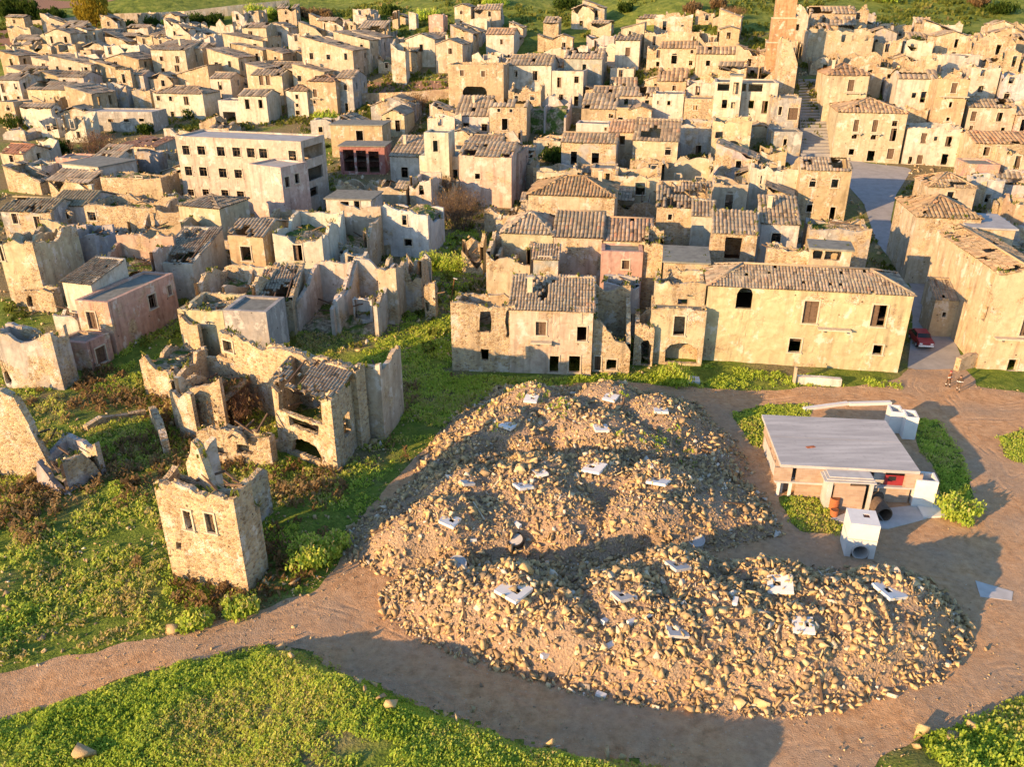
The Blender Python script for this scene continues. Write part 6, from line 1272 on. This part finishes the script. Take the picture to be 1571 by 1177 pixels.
longwall([(1222,590),(1255,592),(1290,594)], .9, 'low whitewashed wall in front of the palazzo', tint=(.7,.67,.6), r=.1, rag=.2)
longwall([(1470,571),(1487,566),(1500,563)], 1.6, 'low broken garden wall by the corner building', tint=(.55,.4,.25), r=.6, rag=.5)

# ---------------------------------------------------------------- red car in the alley
g = hit(1411, 527); car = empty('parked_car', g + Vector((0, 0, .05)), 'red car parked in the shaded alley by the palazzo', 'car', rz=R(-8)); 
prof = [(-2.0,.35),(-2.02,.75),(-1.9,.9),(-1.0,1.0),(-.55,1.42),(.9,1.46),(1.55,1.05),(1.95,.95),(2.0,.4)]
A = Acc(); hw = .82; nP = len(prof)
def cy(i): return hw * (.80 if prof[i][1] > 1.3 else .96 if prof[i][1] > .9 else 1.0)
for i in range(nP - 1): A.quad((-cy(i), prof[i][0], prof[i][1]), (cy(i), prof[i][0], prof[i][1]), (cy(i+1), prof[i+1][0], prof[i+1][1]), (-cy(i+1), prof[i+1][0], prof[i+1][1]))
for s in (-1, 1):
    b0 = len(A.v); A.v += [(s*cy(i), prof[i][0], prof[i][1]) for i in range(nP)]; A.f.append(tuple(range(b0, b0+nP)) if s > 0 else tuple(range(b0+nP-1, b0-1, -1)))
A.quad((-hw, -2.0, .35), (-hw, 2.0, .4), (hw, 2.0, .4), (hw, -2.0, .35)); A.obj('body', 'red_paint', car)
A = Acc(); A.quad((-.72, -.97, 1.03), (.72, -.97, 1.03), (.62, -.58, 1.405), (-.62, -.58, 1.405)); A.v = [(x, y-.02, z+.015) for x, y, z in A.v]; A.obj('windscreen', 'dark_glass', car)
for s in (-1, 1):
    A = Acc(); A.quad((s*.80, -.8, 1.04), (s*.80, 1.3, 1.06), (s*.69, .85, 1.38), (s*.69, -.5, 1.38)); A.v = [(x + s*.02, y, z) for x, y, z in A.v]; A.obj('side_window', 'dark_glass', car)
    A = Acc(); A.box((s*.58, -1.99, .68), (.3, .06, .16)); A.obj('headlight', 'white_plastic', car)
    for y in (-1.25, 1.25):
        A = Acc(); A.tube((s*.70, y, .31), (s*.86, y, .31), .31, .31, 18); wl = A.obj('wheel', 'rubber', car); A = Acc(); A.tube((s*.80, y, .31), (s*.875, y, .31), .19, .17, 12); A.obj('rim', 'concrete', wl)
A = Acc(); A.box((0, -2.02, .45), (1.6, .12, .18)); A.obj('bumper', 'white_plastic', car)

# ---------------------------------------------------------------- two people at the end of the alley
def person(px, py, lab, top, trou, face, step):
    g = hit(px, py); me = bpy.data.meshes.new('body'); 
    J = [(0,0,.95),(0,.0,1.15),(0,.01,1.38),(0,.0,1.50),(0,-.01,1.60),(0,-.02,1.70),
         (.10,0,.92),(.11,-.14*step,.50),(.11,-.06*step,.09),(.11,-.20*step-.06,.04),(-.10,0,.92),(-.11,.14*step,.50),(-.11,.24*step,.10),(-.11,.14*step-.05,.04),
         (.19,0,1.42),(.25,.04,1.15),(.24,-.08,.92),(.24,-.11,.84),(-.19,0,1.42),(-.25,-.02,1.15),(-.23,-.12,.94),(-.23,-.16,.86)]
    E = [(0,1),(1,2),(2,3),(3,4),(4,5),(0,6),(6,7),(7,8),(8,9),(0,10),(10,11),(11,12),(12,13),(2,14),(14,15),(15,16),(16,17),(2,18),(18,19),(19,20),(20,21)]
    rad = [.15,.145,.16,.065,.09,.085,.11,.075,.05,.045,.11,.075,.05,.045,.075,.055,.042,.04,.075,.055,.042,.04]
    me.from_pydata(J, E, []); o = bpy.data.objects.new('person', me); COL.objects.link(o); m1 = o.modifiers.new('s', 'SKIN'); m2 = o.modifiers.new('u', 'SUBSURF'); m2.levels = m2.render_levels = 2
    for v, r_ in zip(me.skin_vertices[0].data, rad): v.radius = (r_, r_*.85)
    me.skin_vertices[0].data[0].use_root = True
    dg = bpy.context.evaluated_depsgraph_get(); nm = bpy.data.meshes.new_from_object(o.evaluated_get(dg)); bpy.data.objects.remove(o)
    for k in (top, 'white_plastic', trou, 'skin', 'rubber'): nm.materials.append(M[k])
    for p_ in nm.polygons:
        x, y, z = p_.center; mi = 0
        if z > 1.52: mi = 3
        elif z < .10: mi = 4
        elif z < .93 and abs(x) < .2: mi = 1 if .28 < z < .36 else 2
        elif abs(x) > .2 and z < .92: mi = 3
        elif 1.08 < z < 1.16: mi = 1
        p_.material_index = mi; p_.use_smooth = True
    o = addmesh('person', nm, None, g + Vector((0, 0, .0)), face, scale=(1.02, 1.02, 1.02), label=lab, cat='person', group='people in the yard')
    A = Acc()   # cap or helmet following the head
    for i in range(5):
        for j in range(12):
            f = lambda i, j: (math.cos(j*math.pi/6)*.115*math.cos(i*.31), math.sin(j*math.pi/6)*.13*math.cos(i*.31)-.02, 1.70+.115*math.sin(i*.31)); A.quad(f(i, j), f(i, j+1), f(i+1, j+1), f(i+1, j))
    A.obj('cap', 'red_paint' if top == 'rust' else 'dark_wood', o)
    A = Acc(); A.tube((0, -.11, 1.66), (0, -.14, 1.64), .018, .012, 6)
    for s in (-.035, .035): A.box((s, -.108, 1.69), (.022, .012, .012))
    A.box((0, -.105, 1.60), (.05, .012, .012)); A.obj('face', 'skin', o)
person(1453.5, 594, 'person in dark red top and cap standing at the alley mouth', 'rust', 'dark_wood', R(25), .8)
person(1469, 601, 'person in dark clothes with pale bands, right of the red-topped one', 'dark_wood', 'brown_pipe', R(-30), 1.0)

longwall([(263,612),(274,640),(292,662)], 3.0, 'rough side wall of the bush yard, left side', tint=(.46,.36,.24), r=.9, rag=1.2, name='ruined_wall', cat='ruin')
longwall([(232,648),(244,672),(252,700)], 1.8, 'low tumbled stone wall left of the bush yard', tint=(.40,.33,.25), r=1.0, rag=.9, name='ruined_wall', cat='ruin')
longwall([(300,690),(330,700),(400,698),(440,694)], 1.2, 'overgrown footing wall below the front ruin', tint=(.46,.36,.24), r=1.0, rag=.7, name='ruined_wall', cat='ruin')

for k, o in ((k, r_) for k in HP for r_ in COL.objects if r_.get('label') == HLAB[k]):      # splintered timbers sticking out of the rubble
    P_ = np.array(HP[k]); m = 0
    while m < 14:
        x = random.uniform(P_[:, 0].min(), P_[:, 0].max()); y = random.uniform(P_[:, 1].min(), P_[:, 1].max())
        if polydist(np.array([x]), np.array([y]), HP[k])[0] < 1: continue
        a_ = random.uniform(0, 6.28); L_ = random.uniform(.6, 1.6); q0 = Vector((x, y, srf(x, y) + .1)); x2, y2 = x + math.cos(a_)*L_, y + math.sin(a_)*L_
        beam(o, q0, Vector((x2, y2, srf(x2, y2) + random.uniform(.1, .35))), random.uniform(.06, .13), o.location, 'wood' if m % 3 else 'trim', 'timber'); m += 1
# ---------------------------------------------------------------- vegetation
def leaf_obj(name, V, rn, mat, parent=None, off=None, **kw):
    V = V.reshape(-1, 3)
    if off is not None: V = V - np.array(off)
    Fq = np.arange(len(V)).reshape(-1, 4); return addmesh(name, mesh_np(name, V, Fq, mat, np.clip(rn, 0, 1)), parent, **kw)
def clumps(P2, per, rad, hgt, size, dry=0.0, fn=terrain0):
    """leafy domes at the 2D points"""
    n = len(P2); k = np.repeat(np.arange(n), per); R_ = (rad * (.55 + .9 * rng.random(n)))[k]; Hh = (hgt * (.4 + 1.1 * rng.random(n) ** 1.5))[k]; m = len(k)
    a = rng.random(m) * 6.283; q = np.sqrt(rng.random(m)); x = P2[k, 0] + np.cos(a) * q * R_; y = P2[k, 1] + np.sin(a) * q * R_
    z = fn(x, y) + Hh * (1 - q ** 2) * (.55 + .45 * rng.random(m)) + .03
    V, rn = leafy(np.stack([x, y, z], -1), np.full(m, size), 0, 1, up=.7)
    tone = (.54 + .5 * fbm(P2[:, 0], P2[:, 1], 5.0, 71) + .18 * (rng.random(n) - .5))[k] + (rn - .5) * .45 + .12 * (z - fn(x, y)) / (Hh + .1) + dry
    return V, tone
def pick(n, xr, yr, keepf):
    out = np.empty((0, 2))
    for _ in range(40):
        c = np.stack([rng.uniform(*xr, n), rng.uniform(*yr, n)], -1); out = np.concatenate([out, c[keepf(c)]])
        if len(out) >= n: break
    return out[:n]
def outside(c, m=.0):
    Q = np.array(FOOT); E = np.roll(Q, -1, 1) - Q; L = np.hypot(E[..., 0], E[..., 1]) + 1e-9; Qn = np.roll(Q, -1, 1)
    ar = np.sign(np.sum(Q[:, :, 0] * Qn[:, :, 1] - Qn[:, :, 0] * Q[:, :, 1], 1))[:, None]; out = np.ones(len(c), bool)
    for a in range(0, len(c), 2000):
        x = c[a:a+2000, 0][:, None, None]; y = c[a:a+2000, 1][:, None, None]
        D = (E[..., 0] * (y - Q[..., 1]) - E[..., 1] * (x - Q[..., 0])) / L * ar; out[a:a+2000] = D.min(2).max(1) < -m
    return out
yardd = lambda c: polydist(c[:, 0], c[:, 1], YARD)
# foreground bank
p = pick(5200, (-34, 14), (26, 40), lambda c: (polydist(c[:, 0], c[:, 1], MEADOW) > .25) & (fbm(c[:, 0], c[:, 1], 3.2, 97) + .35 * rng.random(len(c)) > -.08))
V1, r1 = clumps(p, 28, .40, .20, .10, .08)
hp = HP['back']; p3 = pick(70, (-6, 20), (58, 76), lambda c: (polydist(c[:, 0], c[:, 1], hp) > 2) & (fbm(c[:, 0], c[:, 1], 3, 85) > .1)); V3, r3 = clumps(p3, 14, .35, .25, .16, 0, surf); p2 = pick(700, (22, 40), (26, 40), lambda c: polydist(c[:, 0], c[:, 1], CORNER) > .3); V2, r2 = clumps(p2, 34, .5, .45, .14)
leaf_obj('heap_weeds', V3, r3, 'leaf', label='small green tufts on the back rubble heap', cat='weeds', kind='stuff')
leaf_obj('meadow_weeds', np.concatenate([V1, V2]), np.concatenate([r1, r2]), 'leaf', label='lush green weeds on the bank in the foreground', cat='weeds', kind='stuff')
# overgrown plot round the tower and the roofless block
p = pick(5200, (-56, -4), (34, 92), lambda c: (yardd(c) < -.2) & (polydist(c[:, 0], c[:, 1], MEADOW) < 0) & outside(c) & (fbm(c[:, 0], c[:, 1], 4.5, 73) + .3 * rng.random(len(c)) > .10))
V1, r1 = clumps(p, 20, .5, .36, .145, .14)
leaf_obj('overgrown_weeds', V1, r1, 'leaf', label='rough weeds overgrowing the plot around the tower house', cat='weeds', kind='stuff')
p = pick(1300, (-50, -6), (36, 80), lambda c: (yardd(c) < -.5) & (polydist(c[:, 0], c[:, 1], MEADOW) < 0) & outside(c) & (fbm(c[:, 0], c[:, 1], 5, 75) > .05))
V1, r1 = clumps(p, 14, .45, .9, .22); leaf_obj('dry_weeds', V1, r1, 'leaf_dry', label='tall dry stalks among the green weeds at left', cat='weeds', kind='stuff')
# lane, islands by the hut, strip below the front houses
def isl(c):
    k = np.zeros(len(c), bool)
    for q in ISL: k |= polydist(c[:, 0], c[:, 1], q) > .1
    return k
p = pick(700, (20, 50), (46, 74), lambda c: isl(c) & outside(c)); V1, r1 = clumps(p, 24, .45, .16, .13)
strip = wpoly([(690,574),(800,582),(910,578),(985,575),(1090,560),(1215,575),(1388,588),(1388,596),(1250,592),(1100,598),(1010,590),(940,582),(850,594),(760,606),(690,640)])
p = pick(650, (-8, 40), (70, 86), lambda c: (polydist(c[:, 0], c[:, 1], strip) > 0) & outside(c, .1) & (fbm(c[:, 0], c[:, 1], 2.6, 95) > -.05)); V2, r2 = clumps(p, 18, .45, .28, .15)
p = pick(1100, (-16, 2), (66, 130), lambda c: (polydist(c[:, 0], c[:, 1], LANE) > -.5) & outside(c)); V3, r3 = clumps(p, 18, .5, .26, .16, -.06)
leaf_obj('lane_weeds', np.concatenate([V1, V2, V3]), np.concatenate([r1, r2, r3]), 'leaf', label='green weeds in the lane, along the front houses and round the hut', cat='weeds', kind='stuff')
# weeds between and inside the houses of the town
p = pick(3000, (-95, 95), (84, 235), lambda c: (np.abs(c[:, 0]) < c[:, 1] * .66) & (polydist(c[:, 0], c[:, 1], STREET) < -.5) & (fbm(c[:, 0], c[:, 1], 9, 77) > -.08))
keep = outside(p, -.0) | (rng.random(len(p)) < .0); p = p[keep]; V1, r1 = clumps(p, 14, .9, .7, .42, -.12)
leaf_obj('town_weeds', V1, r1, 'leaf_town', label='dark weeds growing between the houses of the town', cat='weeds', kind='stuff')
# fallen stones between the houses
p = pick(9000, (-95, 95), (84, 230), lambda c: (np.abs(c[:, 0]) < c[:, 1] * .66) & (polydist(c[:, 0], c[:, 1], STREET) < 0) & (fbm(c[:, 0], c[:, 1], 7, 79) > -.1)); p = p[outside(p, -.3)]
rad = .22 * np.exp(rng.normal(0, .45, len(p))); stone_mass('fallen_rubble', np.stack([p[:, 0], p[:, 1], terrain0(p[:, 0], p[:, 1]) + .1], -1), rad, label='fallen stones strewn between the houses', cat='rubble', kind='stuff')
p = pick(1500, (-50, -4), (36, 95), lambda c: (yardd(c) < .3) & outside(c) & (polydist(c[:, 0], c[:, 1], MEADOW) < 0) & (fbm(c[:, 0], c[:, 1], 6, 81) > .05)); rad = .12 * np.exp(rng.normal(0, .5, len(p)))
stone_mass('plot_rubble', np.stack([p[:, 0], p[:, 1], terrain0(p[:, 0], p[:, 1]) + .05], -1), rad, label='loose stones among the weeds of the left plot', cat='rubble', kind='stuff')
bs = np.array(BASES); bs = bs[outside(bs, .05)]; rad = .13 * np.exp(rng.normal(0, .5, len(bs)))
stone_mass('collapse_rubble', np.stack([bs[:, 0], bs[:, 1], terrain0(bs[:, 0], bs[:, 1]) + .05], -1), rad, label='stones fallen from the roofless walls onto the ground below them', cat='rubble', kind='stuff')
tw_ = np.array(TOPW); k = np.repeat(np.arange(len(tw_)), 7); Cc = tw_[k] + rng.normal(0, .16, (len(k), 3)) * np.array([1, 1, .6]) + np.array([0, 0, .12]); V1, r1 = leafy(Cc, np.full(len(k), .22), 0, 1, 1.0)
leaf_obj('wall_top_weeds', V1, np.clip(r1*.6 + .25, 0, 1), 'leaf_town', label='weeds sprouting from broken wall tops and rubble-filled rooms', cat='weeds', kind='stuff')
p = pick(4200, (-190, 190), (200, 330), lambda c: (np.abs(c[:, 0]) < c[:, 1] * .68) & (fbm(c[:, 0], c[:, 1], 14, 87) > -.05)); p = p[outside(p, .3)]; V1, r1 = clumps(p, 7, 1.3, .7, .8, -.05)
leaf_obj('hillside_weeds', V1, r1, 'leaf_town', label='tufts of weeds on the green hillside behind the town', cat='weeds', kind='stuff')
# boulders at the edge of the bank and by the road
ORD = 'first second third fourth fifth sixth seventh eighth ninth tenth eleventh twelfth thirteenth fourteenth fifteenth sixteenth seventeenth eighteenth nineteenth twentieth twenty-first twenty-second'.split()
bl_ = sorted([(548,1050),(560,1062),(572,1055),(585,1075),(600,1083),(444,1003),(452,1010),(430,1000),(668,1098),(680,1102),(830,1152),(845,1155),(934,1165),(955,1168),(452,895),(700,1110),(1415,1130),(1405,1150),(1490,1122),(1460,1137)])
for i, (px, py) in enumerate(bl_):
    q = hit(px, py); r = random.uniform(.3, .6); addmesh('boulder', random.choice(smesh), None, q + Vector((0, 0, r*.5)), rot=(random.uniform(0, 6), random.uniform(0, 6), random.uniform(0, 6)), scale=(r, r, r*.8), label=ORD[i] + ' pale boulder from the left along the dirt road edge', cat='boulder', group='boulders along the road edge')
q = hit(528, 0 + 1165 - 20); 
q = hit(137, 1160); addmesh('boulder', smesh[3], None, q + Vector((0, 0, .3)), scale=(.95, .8, .7), label='big grey boulder in the weeds at the bottom left', cat='boulder')
q = hit(264, 970); addmesh('boulder', smesh[5], None, q + Vector((0, 0, .2)), scale=(.7, .6, .5), label='grey rock beside the track below the tower house', cat='boulder')
# trees and bushes
def tubes(A, p, d, L, r, depth, spread, rr):
    q = p + d * L; A.tube(p, q, r, r*.62, 5 if depth > 1 else 3, False); tips = [q]
    if depth > 0:
        for _ in range(rr.randint(2, 4) if depth > 1 else 3):
            e = (d + Vector((rr.uniform(-1, 1), rr.uniform(-1, 1), rr.uniform(-.15, .7))) * spread).normalized(); tips += tubes(A, p.lerp(q, rr.uniform(.45, 1)), e, L*rr.uniform(.55, .8), r*.55, depth-1, spread, rr)
    return tips
def tree(px, py, H, Rc, lab, mat='leaf_dark', n=2600, leaf=.4, trunk=.3, cat='tree', name='tree', bare=0.0, squash=.8, group=None, twig='bark'):
    g = hit(px, py); rr = random.Random(int(px*7+py)); root = empty(name, g, lab, cat, group); A = Acc(); tips = []
    if trunk > .12: tips = tubes(A, Vector((0, 0, -.3)), Vector((rr.uniform(-.1, .1), 0, 1)).normalized(), H*.42, trunk, 3, .75, rr)
    else:
        for _ in range(9): tips += tubes(A, Vector((rr.uniform(-.25, .25)*Rc, rr.uniform(-.25, .25)*Rc, -.1)), Vector((rr.uniform(-.7, .7), rr.uniform(-.7, .7), 1)).normalized(), H*.42, max(.03, H*.012), 3, .6, rr)
    A.obj('trunk' if trunk > .12 else 'branches', twig, root)
    zc = H*.62 if trunk > .12 else H*.42; nb = 26; bc = rng.normal(size=(nb, 3)); bc /= np.linalg.norm(bc, axis=1)[:, None]; bc *= (rng.random(nb) ** .45)[:, None]
    bc = bc * np.array([Rc*.8, Rc*.8, H*.36*squash/.8]) + np.array([0, 0, zc]); br2 = Rc * (.22 + .22 * rng.random(nb)); k = rng.integers(0, nb, n); v = rng.normal(size=(n, 3)); v /= np.linalg.norm(v, axis=1)[:, None]
    Cc = bc[k] + v * (br2[k] * (.55 + .5 * rng.random(n)))[:, None]; Cc = Cc[Cc[:, 2] > .05]
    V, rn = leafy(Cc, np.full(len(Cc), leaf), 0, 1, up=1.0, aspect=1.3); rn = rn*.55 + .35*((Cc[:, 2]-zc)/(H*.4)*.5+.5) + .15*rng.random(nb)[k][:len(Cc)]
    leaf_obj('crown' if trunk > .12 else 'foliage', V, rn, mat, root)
def bare_bush(px, py, H, Rc, lab, twig='twig', n=46):
    g = hit(px, py); rr = random.Random(int(px+py)); root = empty('bare_bush', g, lab, 'bush'); A = Acc()
    for _ in range(n): tubes(A, Vector((rr.uniform(-.35, .35)*Rc, rr.uniform(-.35, .35)*Rc, -.1)), Vector((rr.uniform(-.8, .8), rr.uniform(-.8, .8), 1)).normalized(), H*.42, .035, 3, .55, rr)
    A.obj('twigs', twig, root)
    m = 900; v = rng.normal(size=(m, 3)); v /= np.linalg.norm(v, axis=1)[:, None]; Cc = v * (rng.random(m) ** .4)[:, None] * np.array([Rc, Rc, H*.42]) + np.array([0, 0, H*.5]); V, rn = leafy(Cc, np.full(m, .16), 0, 1, 1.0); leaf_obj('dry_leaves', V, rn, 'leaf_dry', root)
tree(150, 52, 13.5, 7.5, 'tall yellow-leaved tree at the upper left', 'leaf_yellow', 5200, .55, .4)
tree(22, 38, 8, 6, 'dark green tree at the top left corner', 'leaf_dark', 2600, .55); tree(48, 36, 7, 5, 'second dark green tree from the top left corner', 'leaf_dark', 2200, .5)
tree(74, 37, 5, 3.5, 'small round green tree left of the yellow tree', 'leaf_dark', 1500, .4); tree(90, 36, 5, 3.5, 'second small round tree beside the yellow tree', 'leaf_dark', 1500, .4)
bare_bush(148, 243, 6.5, 5, 'large leafless pinkish bush in front of the concrete shed', n=60)
bare_bush(352, 652, 5.0, 3.6, 'brown thorny bush filling the yard of the front ruin', n=70)
bare_bush(705, 352, 7.5, 4.5, 'dark bare thicket at the end of the green lane', 'bark', 70); bare_bush(678, 318, 6, 4, 'grey-brown thicket beside the apse', 'twig', 50)
bare_bush(1160, 106, 5, 4, 'reddish brown scrub left of the church tower', n=50); bare_bush(1125, 30, 4, 4, 'brown scrub on the green slope left of the tower', n=40); bare_bush(640, 172, 5, 3, 'brown bush right behind the chapel', n=40)
for i, (px, py, H_, Rc_, lab, mt) in enumerate([(660,412,2.6,2.2,'yellow-green shrub in the lane before the white house','leaf'),(700,416,2.6,2.6,'yellow-green shrub in the lane by the orange stump','leaf'),(1035,590,2.4,2.0,'green shrub below the wide cellar arch','leaf'),(470,862,1.6,2.0,'green shrub at the road bend above the bank','leaf'),(505,850,1.4,1.8,'low green shrub at the left foot of the rubble','leaf'),(1468,795,2.2,1.8,'yellow-green bush at the end of the strip right of the hut','leaf'),(298,180,3,3,'green bush in front of the hip-roofed house','leaf_dark'),(226,205,2.5,2.5,'dark bush right of the concrete shed','leaf_dark'),(30,195,3.5,4,'dark bush at the left edge of the town','leaf_dark'),(90,235,3.5,3.5,'dark bush left of the pinkish bush','leaf_dark'),(500,190,3,3.5,'green shrub behind the grassy roof','leaf'),(850,250,3.5,4,'dark green shrub in the alley, mid town','leaf_dark'),(1180,245,3,3,'dark shrub at the foot of the stairs','leaf_dark'),(620,185,2.6,2.4,'small shrub beside the chapel gable','leaf_dark'),(1400,75,2.5,4,'low shrub among the hillside ruins','leaf_dark'),(370,940,1.0,1.3,'small clump of weeds by the track below the tower house','leaf'),(300,958,.9,1.2,'rounded clump of weeds left along the track','leaf')]):
    tree(px, py, H_, Rc_, lab, mt, 2200 if py > 350 else 1300, .17 if py > 350 else .4, .05, 'bush', 'bush', twig='bark')
for i, (px, py) in enumerate(sorted([(395,22),(415,30),(440,28),(460,24),(478,28),(500,30),(330,36),(300,38),(265,40),(235,42),(200,46),(1060,20),(960,18),(1100,12),(600,22),(655,30),(1535,20),(1500,10),(1360,2),(760,8),(870,12)])):
    tree(px, py, random.uniform(2.5, 4.5), random.uniform(3, 5.5), ORD[i] + ' rounded shrub from the left along the upper fields', random.choice(['leaf_dark','leaf_dry','leaf']), 1000, .5, .05, 'bush', 'hedge_bush', group='shrubs along the upper fields')
